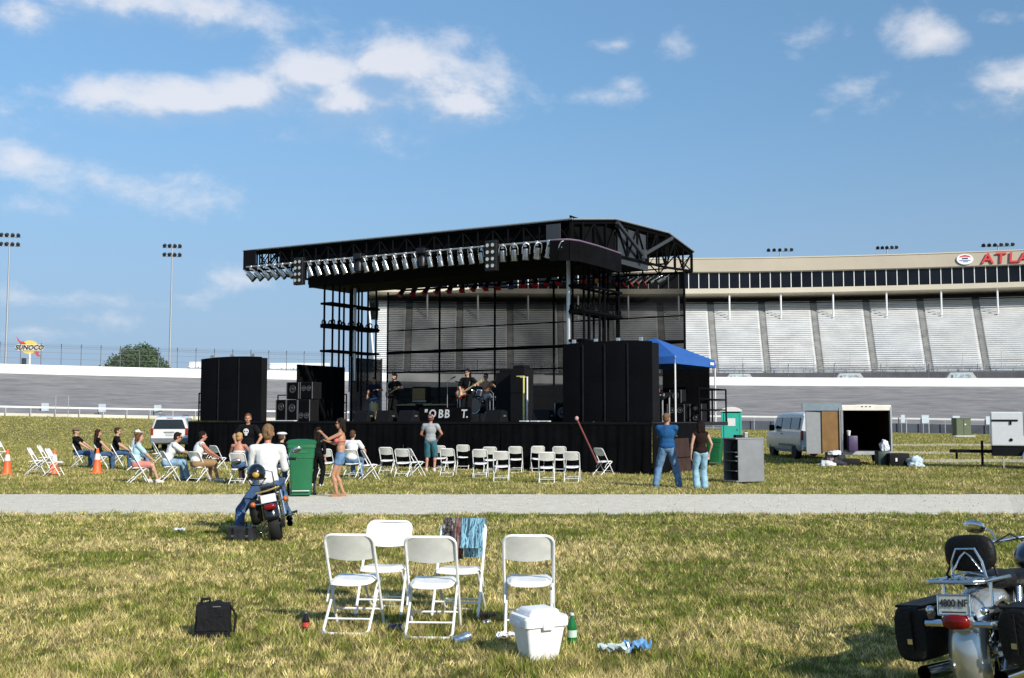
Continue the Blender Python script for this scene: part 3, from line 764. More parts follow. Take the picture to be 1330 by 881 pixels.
# roof skin: front wing, middle, rear wing
PROF = [(0.0, 7.92), (3.0, 8.40), (7.55, 8.60), (10.05, 8.22)]
def tilt(x): return 0.15 * (7.15 - x) / 14.3
mb = MB()
for x in (-7.15, 7.15): mb.v += [(x, y, z + tilt(x)) for y, z in PROF] + [(x, y, z - .05 + tilt(x)) for y, z in PROF]
n = 4
for i in range(3):
    mb.f += [(i, i + 1, 8 + i + 1, 8 + i), (4 + i, 8 + 4 + i, 8 + 4 + i + 1, 4 + i + 1), (i, 4 + i, 5 + i, i + 1), (8 + i, 9 + i, 13 + i, 12 + i)]
mb.f += [(0, 8, 12, 4), (3, 7, 15, 11)]
mb.build('roof_skin', M_SKIN, stage)
mb = MB()
mb.cyl((-7.17, -.05, 7.93 + .15), (7.17, -.05, 7.93), .035, n=6)
for i in range(3): mb.cyl((7.17, PROF[i][0], PROF[i][1] + .01), (7.17, PROF[i + 1][0], PROF[i + 1][1] + .01), .03, n=6)
mb.build('roof_edge', M_SUNLINE, stage)  # tube added to draw the sunlit rim of the roof
def truss(a, b, h, n, r=.045, cross=True):
    """flat truss between two points, h deep below them"""
    a, b = Vector(a), Vector(b); dn = Vector((0, 0, -h)); mb = MB()
    mb.cyl(a, b, r, n=6); mb.cyl(a + dn, b + dn, r, n=6)
    for i in range(n + 1):
        p = a.lerp(b, i / n); mb.cyl(p, p + dn, r * .8, n=5)
        if i < n:
            q = a.lerp(b, (i + 1) / n)
            mb.cyl(p if i % 2 else p + dn, (q + dn) if i % 2 else q, r * .6, n=5)
            if cross and i in (0, 1, n - 1): mb.cyl(p if not i % 2 else p + dn, (q + dn) if not i % 2 else q, r * .4, n=5)
    return mb
truss((-7.1, .02, 8.0), (7.1, .02, 7.86), .68, 24).build('front_truss', M_TRUSS, stage)
truss((-7.1, .75, 8.12), (7.1, .75, 7.98), .7, 24, .04).build('second_truss', M_TRUSS, stage)
truss((-7.1, 10.0, 8.28), (7.1, 10.0, 8.14), .72, 20).build('rear_truss', M_TRUSS, stage)
truss((-7.1, 7.6, 8.55), (7.1, 7.6, 8.45), 1.0, 18, .035).build('rear_light_truss', M_TRUSS, stage)
for s_ in (-1, 1):
    x = 7.05 * s_; tz = tilt(x)
    mb = MB()
    for (ya, za), (yb, zb) in zip(PROF[:-1], PROF[1:]): mb.cyl((x, ya, za - .1 + tz), (x, yb, zb - .1 + tz), .06, n=6)
    mb.tube([(x, 0, 7.22 + tz), (x, 3.0, 7.2 + tz), (x, 7.5, 7.3 + tz), (x, 10.05, 7.46 + tz)], .05, n=6)
    for i in range(13):
        y = i * 10.0 / 12
        zt = np.interp(y, [p[0] for p in PROF], [p[1] for p in PROF]) - .1 + tz; zb = np.interp(y, [0, 3, 7.5, 10.05], [7.22, 7.2, 7.3, 7.46]) + tz
        mb.cyl((x, y, zb), (x, y, zt), .04, n=5)
        if i < 12:
            y2 = y + 10 / 12; zt2 = np.interp(y2, [p[0] for p in PROF], [p[1] for p in PROF]) - .1 + tz; zb2 = np.interp(y2, [0, 3, 7.5, 10.05], [7.22, 7.2, 7.3, 7.46]) + tz
            mb.cyl((x, y, zb if i % 2 else zt), (x, y2, zt2 if i % 2 else zb2), .035, n=5)
    mb.build('end_truss', M_TRUSS, stage)
    MB().box((6.98 * s_, 4.7, 7.62 + tz), (.08, 2.55, 1.28)).build('spine_end_panel', M_PANEL, stage)
    mb = MB(); mb.cyl((7.24 * s_, 5.0, 7.45), (7.24 * s_, 3.0, 8.28), .07, n=8); mb.cyl((7.24 * s_, 5.25, 7.5), (7.24 * s_, 7.7, 8.42), .07, n=8)
    mb.cyl((7.24 * s_, 5.1, 7.3), (7.24 * s_, 5.1, 7.62), .13, n=8); mb.build('hydraulic_strut', mat('dull_strut', (.035, .037, .04), rough=.5), stage, smooth=True)
MB().box((.85, .16, 7.56 + .06), (12.5, .03, .70)).build('front_shade_sheet', M_SKIRT, stage, rot=None)  # black sheet added behind the truss as the dark, shaded roof underside
MB().box((6.96, 1.75, 7.62), (.03, 3.2, .95)).build('end_shade_sheet', M_SKIRT, stage)  # black sheet added at the right end, again for the shaded underside
# hanging spine with its long black front face
MB().box((0, 3.44, 7.70), (13.9, .08, 1.42)).build('spine_front', M_BLACK, stage)
MB().box((0, 5.95, 7.74), (13.9, .08, 1.3)).build('spine_back', M_BLACK, stage)
MB().box((0, 4.7, 7.04), (13.85, 2.4, .06)).build('spine_floor', M_BLACK, stage)
MB().box((-6.82, -.06, 7.70), (.62, .06, .74)).build('fascia_panel', M_SKIN, stage)
MB().box((6.5, -.10, 7.50), (.5, .05, .62)).build('fascia_panel', M_PANEL, stage)
# black curved border at the near corner
mb = MB(); pts = [(6.55, -.42), (6.85, -.40), (7.15, -.25), (7.3, .1), (7.34, 1.2), (7.3, 2.4), (7.26, 3.2)]
for (xa, ya), (xb, yb) in zip(pts[:-1], pts[1:]): mb.slab((xa, ya, 6.58), (xb, yb, 6.58), (xb, yb, 7.22), (xa, ya, 7.22), .03)
mb.build('corner_border', M_SKIRT, stage)
MB().tube([(a, b, 7.24) for a, b in pts], .035, n=6).build('border_rail', mat('violet_rail', (.16, .10, .15), rough=.5), stage, smooth=True)
# roof lifting towers
for s_ in (-1, 1):
    x0 = 5.65 * s_
    for i, y in enumerate((3.15, 3.55, 4.35, 4.75, 5.5, 5.9)):
        for dx in (-.22, .22):
            if (i + (dx > 0)) % 2 and i in (1, 4): continue
            MB().cyl((x0 + dx, y, DECK + (0 if i % 2 == 0 else 1.2)), (x0 + dx, y, 7.05), .042, n=6).build('tower_post', M_TRUSS, stage)
    for z in (4.35, 5.35, 6.25):
        mb = MB(); mb.cyl((x0 - .26, 3.0, z), (x0 - .26, 6.05, z), .05, n=6); mb.cyl((x0 + .26, 3.0, z), (x0 + .26, 6.05, z), .05, n=6)
        for y in (3.0, 6.05): mb.cyl((x0 - .26, y, z), (x0 + .26, y, z), .045, n=6)
        mb.build('tower_collar', M_TRUSS, stage)
    for y in (3.15, 3.55, 4.35, 4.75, 5.5, 5.9):
        for dx in (-.24, .24):
            MB().tube([(x0 + dx, y + .11 * math.cos(a), 5.5 + .11 * math.sin(a)) for a in np.linspace(0, 2 * math.pi, 10)[:-1]], .028, n=5, closed=True).build('collar_ring', M_TRUSS, stage)
    MB().box((x0, 4.5, 5.35), (.5, 3.1, .16)).build('tower_plate', M_TRUSS, stage)
MB().cyl((5.3, 3.1, 3.2), (5.3, 3.1, 7.3), .075, n=10).build('hydraulic_ram', M_ALUB, stage, smooth=True)
MB().cyl((5.55, 4.2, 3.2), (5.55, 4.2, 6.0), .03, n=8).build('hydraulic_ram', M_ALUB, stage, smooth=True)
MB().cyl((-5.5, 4.6, 3.2), (-5.5, 4.6, 7.2), .07, n=10).build('hydraulic_ram', M_ALUB, stage, smooth=True)
# see-through scrim at the back, with its seams and bars
M_SCRIM = see_through('black_scrim', (0.011, 0.011, 0.011), 0.87, scale=.5)
xs_ = np.linspace(-7.35, 7.1, 6)
for a, b in zip(xs_[:-1], xs_[1:]):
    MB().quad((a + .02, 9.2, DECK), (b - .02, 9.2, DECK), (b - .02, 9.2, 7.28), (a + .02, 9.2, 7.28)).build('scrim', M_SCRIM, stage)
for z, r_ in ((4.62, .075), (5.62, .03), (3.72, .04), (2.6, .03)):
    MB().cyl((-7.35, 9.12, z), (7.1, 9.12, z), r_, n=6).build('scrim_bar', M_TRUSS, stage)
for a in xs_: MB().cyl((a, 9.15, DECK), (a, 9.15, 7.4), .045, n=6).build('scrim_post', M_TRUSS, stage)
MB().box((-1.0, 9.05, 2.35), (12.0, .03, 1.35)).build('rear_drape', see_through('drape_grey', (.014, .014, .016), .80), stage)
# side curtains
MB().box((-5.85, 3.0, (DECK + 3.75) / 2), (.05, 2.8, 3.75 - DECK)).build('side_curtain', M_SKIRT, stage)
MB().box((-5.6, 5.5, (DECK + 4.15) / 2), (.03, 1.9, 4.15 - DECK)).build('side_scrim', see_through('side_scrim_weave', (.03, .033, .036), .82), stage)
mb = MB(); mb.cyl((-5.6, 4.5, DECK), (-5.6, 4.5, 4.2), .04, n=6); mb.cyl((-5.6, 6.5, DECK), (-5.6, 6.5, 4.2), .04, n=6); mb.build('scrim_post', M_GALV, stage)
# guard rails
def guard(pts, label=None):
    mb = MB()
    for p in pts: mb.cyl((p[0], p[1], DECK), (p[0], p[1], DECK + 1.1), .03, n=6)
    for z in (.4, .75, 1.1):
        mb.tube([(p[0], p[1], DECK + z) for p in pts], .028, n=6)
    return mb.build('guard_rail', M_TRUSS, stage)
guard([(-9.7, 0.2), (-9.7, 1.6), (-9.7, 3.2)])
guard([(9.85, 3.6), (9.85, 4.8), (9.85, 6.1)]); guard([(9.85, 6.1), (8.6, 6.1), (7.4, 6.1)])
guard([(-5.9, 4.6), (-8.0, 4.6), (-9.7, 4.6)])

# ---- chrome par can stage lights
M_LAMPB = mat('lamp_black', (0.006, 0.006, 0.007), rough=0.45, var=0.2)
M_GELR = mat('red_gel', (0.55, 0.02, 0.03), rough=0.35)
M_GELB = mat('blue_gel', (0.05, 0.10, 0.35), rough=0.35)
M_GELA = mat('amber_gel', (0.55, 0.30, 0.06), rough=0.35)
def par_proto(body, face):
    t = thing('stage_light', 'x', 'stage light')
    can = MB().lathe([(.05, .20), (.085, .185), (.10, .14), (.104, .03), (.114, -.02), (.12, -.17), (.11, -.17), (.10, -.02)], n=16).build('can', body, t, smooth=True)
    MB().lathe([(.0, -.11), (.106, -.11)], n=16, cap=False).build('lens', face, t)
    mb = MB(); mb.tube([(-.125, 0, .02), (-.128, .0, .22), (-.09, 0, .33), (0, 0, .37), (.09, 0, .33), (.128, 0, .22), (.125, 0, .02)], .014, n=6); mb.build('yoke', M_LAMPB if body is M_LAMPB else M_ALUB, t)
    MB().box((0, -.0, -.18), (.25, .25, .012)).build('gel_frame', M_LAMPB, t)
    return t
p_chr = par_proto(mat('par_can_chrome', (.40, .40, .39), rough=.26, metal=1.0, var=.1), M_ALUB); p_blk = par_proto(M_LAMPB, M_LAMPB)
ORD = ['first', 'second', 'third', 'fourth', 'fifth', 'sixth', 'seventh', 'eighth', 'ninth', 'tenth', 'eleventh', 'twelfth', 'thirteenth', 'fourteenth', 'fifteenth', 'sixteenth', 'seventeenth', 'eighteenth', 'nineteenth', 'twentieth']
def x_at(px, y):
    """stage x of something seen at px when it hangs y behind the front edge"""
    u = (px - 665) / 1400 / 0.99
    base = ST0 + _sd * y
    return (u * base.y - base.x) / (-_fw.x + u * _fw.y)
used_c = False
CL = [('leftmost', 327, 378, (.62, .35, -.7)), ('second', 404, 459, (.28, .25, -.93)), ('third', 476, 540, (.2, .25, -.95)), ('fourth', 559, 626, (.08, .22, -.97)), ('fifth', 653, 728, (-.12, .18, -.97))]
for nm, pa, pb, dr in CL:
    for i in range(6):
        px = pa + (pb - pa) * i / 5
        x = x_at(px, -.28); d = Vector(dr)
        if nm == 'fifth': d = Vector((-.05 - .07 * i, .2, -.95))
        d += Vector((random.uniform(-.06, .06), random.uniform(-.05, .05), 0))
        o = p_chr if not used_c else copy_tree(p_chr); used_c = True
        o.location = SL(x, -.28, 6.88 + tilt(x)); o.rotation_mode = 'QUATERNION'
        o.rotation_quaternion = Quaternion((0, 0, 1), ST_A) @ (-d).to_track_quat('Z', 'Y')
        tag(o, f'{ORD[i]} chrome par can from the left in the {nm} cluster on the front truss', 'stage light', 'chrome par cans on the front truss')
        o.scale = (.98,) * 3
# pipes that carry the clusters
for nm, pa, pb, dr in CL:
    xa, xb = x_at(pa, -.28) - .25, x_at(pb, -.28) + .25
    z = 7.25
    MB().cyl((xa, -.28, z + tilt(xa)), (xb, -.28, z + tilt(xb)), .03, n=8).build('lighting_pipe', M_ALUB, stage, smooth=True)
    for i in range(6):
        x = xa + .25 + (xb - xa - .5) * i / 5; MB().box((x, -.28, z - .05 + tilt(x)), (.07, .09, .16)).build('pipe_clamp', M_ALUB, stage)
used_b = False
for i in range(18):
    px = 522 + 268 * i / 17; x = x_at(px, 7.6)
    o = p_blk if not used_b else copy_tree(p_blk)
    used_b = True
    o.location = SL(x, 7.6, 7.12); o.rotation_mode = 'QUATERNION'; d = Vector((random.uniform(-.3, .3), -.55, -.8))
    o.rotation_quaternion = Quaternion((0, 0, 1), ST_A) @ (-d).to_track_quat('Z', 'Y'); o.scale = (.95,) * 3
    g = {0: M_GELR, 3: M_GELR, 6: M_GELR, 9: M_GELB, 12: M_GELR, 16: M_GELA}.get(i)
    for ch in o.children:
        if ch.name.startswith('gel_frame') and g is not None:
            ch.data = ch.data.copy(); ch.data.materials[0] = g
    tag(o, f'{ORD[i]} black light from the left in the long row above the stage back', 'stage light', 'black stage lights at the back of the stage')
MB().cyl((x_at(515, 7.6), 7.6, 7.46), (x_at(797, 7.6), 7.6, 7.46), .03, n=6).build('lighting_pipe', M_ALUB, stage)
for i in range(7):
    px = 806 + 52 * i / 6; x = x_at(px, 8.6)
    o = copy_tree(p_chr if i >= 5 else p_blk)
    d = Vector((-.75 if i >= 5 else -.5, -.4, -.5)); o.location = SL(x, 8.6, 7.0); o.rotation_mode = 'QUATERNION'
    o.rotation_quaternion = Quaternion((0, 0, 1), ST_A) @ (-d).to_track_quat('Z', 'Y')
    if i == 3:
        for ch in o.children:
            if ch.name.startswith('gel_frame'): ch.data = ch.data.copy(); ch.data.materials[0] = M_GELR
    tag(o, f'{ORD[i]} light from the left in the short row at the right rear of the roof', 'stage light', 'lights at the right rear of the roof')
xa, xb = x_at(800, 8.6), x_at(865, 8.6)
MB().cyl((xa, 8.6, 7.42), (xb, 8.6, 7.42), .03, n=6).build('lighting_pipe', M_TRUSS, stage)
# drop rods for the rear row
for i in range(17):
    x = x_at(527 + 268 * i / 17, 7.3); MB().cyl((x, 7.3, 7.3), (x, 7.3, 8.0), .018, n=5).build('drop_rod', M_ALUB, stage)
# audience blinders: 2 x 4 small lamps in a black frame
def blinder(label, px):
    x = x_at(px, -.35); t = thing('audience_blinder', label, 'stage light', SL(x, -.4, 6.45 + tilt(x)), ST_A, 'audience blinders on the front truss')
    MB().rbox((0, 0, .45), (.44, .18, 1.0), .02).build('housing', M_LAMPB, t)
    for i in range(4):
        for j in range(2):
            MB().lathe([(.04, 0), (.055, .02), (.06, .03)], (-.1 + .2 * j, -.095, .11 + .225 * i), n=12, axis=(0, -1, 0)).build('lamp', mat('blinder_lens', (.55, .53, .46), rough=.4), t, smooth=True)
blinder('black blinder with eight small lamps right of the leftmost light cluster', 391)
blinder('black blinder with eight small lamps left of the fifth light cluster', 640)
for px, lab in ((467, 'small black moving light between the second and third light clusters'), (549, 'small black moving light between the third and fourth light clusters')):
    x = x_at(px, -.3); t = thing('moving_light', lab, 'stage light', SL(x, -.3, 6.72 + tilt(x)), ST_A, 'moving lights on the front truss')
    MB().rbox((0, 0, .55), (.34, .3, .2), .03).build('base', M_LAMPB, t)
    mb = MB(); mb.box((-.17, 0, .28), (.05, .12, .46)); mb.box((.17, 0, .28), (.05, .12, .46)); mb.build('arm', M_LAMPB, t, bevel=.01)
    MB().lathe([(.08, -.2), (.13, -.15), (.14, .12), (.09, .2)], (0, 0, .18), n=14).build('head', M_LAMPB, t, smooth=True)

# ---- scrim covered speaker walls on both sides
M_GRILL = mat('speaker_scrim', (0.0042, 0.0044, 0.0056), rough=0.95, var=0.25, scale=1.0, bump=.5, bscale=30, spec=.08)
M_SEAM = mat('seam_batten_black', (.011, .011, .013), rough=.7, var=.4, spec=.2)
def speaker_wall(label, xa, xb, cols, dp):
    w = xb - xa; t = thing('speaker_wall', label, 'speaker stack', SL((xa + xb) / 2, -.15, DECK), ST_A, 'speaker walls beside the stage')
    MB().box((0, .08 + dp / 2, 1.2), (w - .06, dp, 2.38)).build('frame', M_BLACK, t, bevel=.02)
    cw = w / cols
    for i in range(cols):
        for j in range(2):
            mb = MB(); vs, fs = [], []
            for a in range(5):
                for b_ in range(5):
                    xx = -w / 2 + cw * (i + a / 4); zz = .02 + (2.40) * ((j + b_ / 4) / 2)
                    arc = .10 * (1 - (2 * xx / w) ** 2)
                    vs.append((xx, .05 - arc - .02 * math.sin(math.pi * a / 4) * math.sin(math.pi * b_ / 4), zz + (0.05 * (1 - (2 * xx / w) ** 2) if j == 1 and b_ == 4 else 0)))
            for a in range(4):
                for b_ in range(4): fs.append((a * 5 + b_, a * 5 + 5 + b_, a * 5 + 6 + b_, a * 5 + b_ + 1))
            mb.add(vs, fs).build('scrim_panel', M_GRILL, t, smooth=True)
        MB().box((-w / 2 + cw * (i + .5), .1, 2.50), (.09, .1, .12)).build('rigging_point', M_ALUB, t)
        if i: MB().box((-w / 2 + cw * i, .03 - .10 * (1 - (2 * (-w / 2 + cw * i) / w) ** 2), 1.2), (.035, .03, 2.36)).build('seam_batten', M_SEAM, t)
    return t
speaker_wall('tall black scrim covered speaker wall at the left end of the stage', -9.30, -6.05, 3, .30)
speaker_wall('wide black scrim covered speaker wall at the right end beside the blue canopy', 6.82, 9.86, 4, .55)

# ---- loudspeaker cabinets
M_CAB = mat('cabinet_black', (0.006, 0.006, 0.007), spec=.2, rough=0.7, var=0.3)
M_CONE = mat('speaker_cone', (0.05, 0.05, 0.052), rough=0.5)
M_CORNER = mat('steel_corner', (0.35, 0.35, 0.35), rough=0.4, metal=.7)
def cabinet(label, x, y, z, w, h, d, drivers, rz=0.0, name='loudspeaker', edge=True, group='loose loudspeakers on the stage'):
    t = thing(name, label, 'loudspeaker', SL(x, y, z), ST_A + rz, group)
    MB().rbox((0, d / 2, h / 2), (w, d, h), .015).build('cabinet', M_CAB, t)
    MB().box((0, -.004, h / 2), (w - .06, .012, h - .06)).build('baffle', M_GRILL, t)
    for (dx, dz, r_) in drivers:
        MB().lathe([(r_, .0), (r_ * .95, .012), (r_ * .4, -.005), (r_ * .22, .02), (0.001, .03)], (dx, -.012, dz), n=16, axis=(0, -1, 0), cap=False).build('driver', M_CONE, t, smooth=True)
    if edge:
        for sx in (-1, 1): MB().box((sx * (w / 2 - .01), -.012, h / 2), (.022, .02, h - .02)).build('edge_trim', M_CORNER, t)
    return t
yl = 1.6
cabinet('upper left of the loudspeakers stacked right of the left speaker wall', -5.05 - .36, .9, DECK + .84, .62, .64, .5, [(0, .38, .16)])
cabinet('upper right of the loudspeakers stacked right of the left speaker wall', -4.72, .9, DECK + .84, .62, .64, .5, [(-.13, .4, .11), (.13, .4, .11)])
cabinet('lower left of the loudspeakers stacked right of the left speaker wall', -6.0 + .1, .8, DECK, .52, .82, .5, [(.0, .55, .15)])
cabinet('lower middle of the loudspeakers stacked right of the left speaker wall', -5.34, .8, DECK, .56, .82, .5, [(.0, .5, .16)])
cabinet('lower right of the loudspeakers stacked right of the left speaker wall', -4.74, .8, DECK, .6, .82, .5, [(-.14, .22, .12), (.14, .22, .12)])
cabinet('black loudspeaker with two round drivers on the right wing', 9.0, 3.7, DECK, .62, .6, .5, [(-.14, .38, .1), (.14, .38, .1)])
cabinet('black loudspeaker with white edges at the right end of the wing', 9.62, 3.9, DECK, .42, .6, .45, [(0, .45, .07), (0, .15, .11)])
cabinet('small black loudspeaker standing on the wing loudspeakers', 8.95, 3.8, DECK + .62, .42, .45, .4, [(0, .25, .12)])
cabinet('dark monitor cabinet at the right inside edge of the stage', 6.25, .9, DECK, .55, .62, .5, [(0, .3, .18)])
def wedge(label, px, y, w=.62):
    x = x_at(px, y); t = thing('floor_monitor', label, 'floor monitor', SL(x, y, DECK), ST_A, 'wedge monitors along the stage front')
    MB().prism([(0, 0), (.5, 0), (.42, .36), (.12, .40)], -w / 2, w / 2, 'yz').build('cabinet', M_CAB, t, bevel=.012)
    MB().slab((-w / 2 + .03, .47, .06), (w / 2 - .03, .47, .06), (w / 2 - .03, .405, .34), (-w / 2 + .03, .405, .34), -.012).build('grille', M_GRILL, t)
    MB().box((w / 2 + .006, .25, .2), (.012, .14, .05)).build('handle', M_CORNER, t); return t
for px, lab in ((498, 'wedge floor monitor left of the singing guitarist'), (527, 'wedge floor monitor at the singing guitarist\'s feet'), (640, 'wedge floor monitor right of the bass player'), (700, 'wedge floor monitor near the right end of the stage front'), (470, 'leftmost wedge floor monitor on the stage front')):
    wedge(lab, px, .35)
# banner with white letters hung in front of the drum riser
xb0, xb1 = x_at(545, .9), x_at(612, .9)
bn = thing('stage_banner', 'black banner with slanted white letters low at the stage middle', 'banner', SL((xb0 + xb1) / 2, .9, DECK), ST_A)
MB().box((0, .02, .24), (xb1 - xb0, .03, .50)).build('cloth', M_SKIRT, bn)
M_WHITEP = mat('white_print', (0.70, 0.70, 0.68), rough=.6, var=.04)
bw = xb1 - xb0
for ch, f in zip(('"', 'O', 'B', 'B', 'T', '.'), (.14, .27, .43, .55, .87, .93)):
    text_mesh('letter', ch, .40, .004, M_WHITEP, bn, (-bw / 2 + f * bw, -.003, .26), (R(90), 0, 0), shear=.12, sx=.95, bold=.008)
# guitar amplifier on a road case
M_TOLEX = mat('tan_grille_cloth', (0.33, 0.20, 0.085), rough=.9, var=.2, scale=14); M_CASE = mat('road_case', (.007, .007, .008), spec=.2, rough=.7, var=.3)
xa = x_at(546, 5.2)
t = thing('road_case', 'black road case carrying the tan guitar amplifier', 'road case', SL(xa, 5.2, DECK), ST_A)
MB().rbox((0, .3, .36), (1.25, .6, .70), .02).build('box', M_CASE, t); mb = MB()
for z in (.02, .36, .70): mb.box((0, -.006, z), (1.25, .014, .03))
mb.build('edge_trim', mat('brass_trim', (.42, .34, .14), rough=.4, metal=.5), t)
t = thing('guitar_amplifier', 'guitar amplifier with tan grille cloth behind the singing guitarist', 'amplifier', SL(xa, 5.2, DECK + .72), ST_A)
MB().rbox((0, .15, .33), (.74, .30, .66), .03).build('cabinet', M_CAB, t); MB().box((-.02, -.012, .36), (.62, .02, .46)).build('grille', M_TOLEX, t); MB().box((0, -.01, .08), (.66, .02, .07)).build('control_panel', mat('panel_cream', (.45, .4, .3), rough=.5), t)
# keyboards / cases with pale edges behind the band
for px, lab, w in ((528, 'low black case with a pale edge left of the amplifier', 1.1), (566, 'low black case with a wooden edge right of the amplifier', 1.2)):
    x = x_at(px, 4.2); t = thing('equipment_case', lab, 'case', SL(x, 4.2, DECK), ST_A, 'equipment cases behind the band')
    MB().rbox((0, .25, .35), (w, .5, .62), .02).build('box', M_CASE, t); MB().box((0, -.01, .64), (w * .9, .02, .05)).build('edge_strip', mat('pale_wood', (.45, .36, .17), rough=.6), t)
# tall black cabinets right of the drums
for px, lab, w, h in ((657, 'tall black equipment tower right of the drummer', .85, 1.75), (672, 'black equipment tower beside the yellow pole', .6, 1.85)):
    x = x_at(px, 3.0 if px < 665 else 2.4); t = thing('equipment_tower', lab, 'cabinet', SL(x, 3.0 if px < 665 else 2.4, DECK), ST_A, 'black equipment towers on the stage')
    MB().rbox((0, .3, h / 2), (w, .6, h), .02).build('cabinet', M_CASE, t)
    MB().box((0, -.008, h * .55), (w - .08, .016, .02)).build('shelf_edge', M_CAB, t); MB().rbox((0, .28, h + .06), (w * .8, .4, .12), .03).build('lid', M_CAB, t)
for px, lab, m_, z0, z1, y in ((680, 'yellow upright pole at the right of the stage', mat('yellow_pole', (.72, .62, .16), rough=.5), 0, 1.52, 1.2), (684.5, 'white upright pole behind the yellow pole', M_WPOST, .62, 1.5, 1.5)):
    x = x_at(px, y); t = thing('upright_pole', lab, 'pole', SL(x, y, DECK), ST_A)
    MB().cyl((0, 0, 0), (0, 0, z1), .03, n=8).build('pole', m_, t, smooth=True); MB().lathe([(.22, 0), (.22, .02), (.05, .04)], n=16).build('base', M_LAMPB, t)
    MB().box((-.12, 0, z1), (.3, .03, .03)).build('crossbar', m_, t)
# cable coils and tape strips along the front edge
M_TAPE = mat('white_tape', (.68, .68, .66), rough=.6)
for pa, pb, lab in ((676, 686, 'short white strip on the stage edge by the yellow pole'), (690, 700, 'white set list taped to the stage edge'), (702, 714, 'longest white paper strip on the stage edge'), (358, 388, 'white cable lying on the deck edge below the stacked loudspeakers')):
    xa, xb = x_at(pa, -.1), x_at(pb, -.1); t = tag(MB().rbox(((xb - xa) / 2, 0, .02), (xb - xa, .16, .035), .012).build('white_strip', M_TAPE, None, loc=SL(xa, -.12, DECK + .005), rot=(0, 0, ST_A)), lab, 'strip')

# ---- drum kit
M_DRUM = mat('drum_shell', (.018, .018, .02), rough=.3, coat=.6, var=.1); M_HEAD = mat('drum_head', (.72, .71, .68), rough=.6); M_CYM = mat('cymbal_bronze', (.55, .40, .16), rough=.3, metal=1)
dx0 = x_at(622, 3.3)
t = thing('drum_riser', 'low black drum riser in the middle of the stage', 'riser', SL(dx0, 2.6, DECK), ST_A)
MB().box((0, 1.1, .14), (2.4, 2.2, .28)).build('platform', M_DECK, t, bevel=.01)
dk = thing('drum_kit', 'dark drum kit with cymbals behind the bass player', 'drum kit', SL(dx0, 3.0, DECK + .285), ST_A)
def drum(name, c, r_, h, ax, p=dk):
    o = MB().lathe([(r_, -h / 2), (r_, h / 2)], c, n=20, axis=ax).build(name, M_DRUM, p, smooth=True)
    a = Vector(ax).normalized()
    MB().lathe([(r_ * .98, h / 2 + .003), (r_ * 1.04, h / 2 + .01), (r_ * 1.04, h / 2 - .03), (r_ * 1.0, h / 2 - .035)], c, n=20, axis=ax, cap=False).build('hoop', M_CHROME, o, smooth=True)
    MB().lathe([(.001, h / 2 + .004), (r_ * .98, h / 2 + .004)], c, n=20, axis=ax, cap=False).build('head', M_HEAD if name != 'bass_drum' else M_DRUM, o)
drum('bass_drum', (0, .2, .29), .28, .4, (0, -1, 0)); drum('tom', (-.2, .1, .72), .15, .22, (-.1, .3, 1)); drum('tom', (.2, .1, .72), .15, .22, (.1, .3, 1)); drum('floor_tom', (-.55, .6, .42), .2, .36, (0, 0, 1)); drum('snare', (.38, .62, .55), .175, .14, (0, 0, 1))
for (cx, cy, cz, r_) in ((-.75, .2, 1.15, .22), (.85, .2, 1.15, .22), (.7, .7, .85, .17), (-.95, .6, 1.05, .2)):
    MB().lathe([(.02, .03), (.05, .015), (r_, 0), (r_, -.004)], (cx, cy, cz), n=20, axis=(.15 * (1 if cx < 0 else -1), .2, 1)).build('cymbal', M_CYM, dk, smooth=True)
    mb = MB(); mb.cyl((cx, cy, .05), (cx, cy, cz), .012, n=6)
    for a in range(3): mb.cyl((cx, cy, .25), (cx + .22 * math.cos(a * 2.09), cy + .22 * math.sin(a * 2.09), 0), .01, n=5)
    mb.build('cymbal_stand', M_CHROME, dk)
MB().lathe([(.15, .5), (.16, .56), (.14, .6)], (.05, 1.0, 0), n=14).build('stool', M_CAB, dk, smooth=True); MB().cyl((.05, 1.0, 0), (.05, 1.0, .5), .025, n=6).build('stool_post', M_CHROME, dk)
# microphone stands
def mic_stand(label, px, y, h, boom=(.25, -.12)):
    x = x_at(px, y); t = thing('microphone_stand', label, 'microphone stand', SL(x, y, DECK), ST_A, 'microphone stands on the stage')
    mb = MB(); mb.cyl((0, 0, 0), (0, 0, h), .012, n=6)
    for a in range(3): mb.cyl((0, 0, .2), (.26 * math.cos(a * 2.09), .26 * math.sin(a * 2.09), 0), .01, n=5)
    mb.build('stand', M_GALV, t); MB().cyl((0, 0, h - .02), (boom[0], boom[1], h + .12), .009, n=6).build('boom', M_GALV, t)
    MB().lathe([(.012, -.14), (.018, -.02), (.026, .01), (.024, .045), (.008, .06)], (boom[0], boom[1], h + .14), n=10, axis=(.6, .5, .3)).build('microphone', M_LAMPB, t, smooth=True)
mic_stand('microphone stand left of the singing guitarist', 505, 2.0, 1.42, (.28, .1))
mic_stand('microphone stand left of the bass player', 582, 2.2, 1.45, (.22, .1))
mic_stand('short microphone stand beside the drum kit', 641, 2.3, 1.0, (-.2, .1))
mic_stand('tall thin microphone stand behind the bass player', 595, 4.5, 1.5, (.1, .2))
# conga
x = x_at(488, 2.6); t = thing('conga_drum', 'tall pale wooden conga drum at the left of the stage', 'drum', SL(x, 2.6, DECK), ST_A)
MB().lathe([(.12, 0), (.15, .15), (.19, .4), (.17, .72)], n=18).build('shell', mat('conga_wood', (.42, .32, .14), rough=.4, var=.3, scale=3), t, smooth=True); MB().lathe([(.175, .70), (.18, .74), (.165, .745)], n=18).build('rim', M_CHROME, t, smooth=True); MB().lathe([(.001, .743), (.165, .743)], n=18, cap=False).build('head', M_HEAD, t)
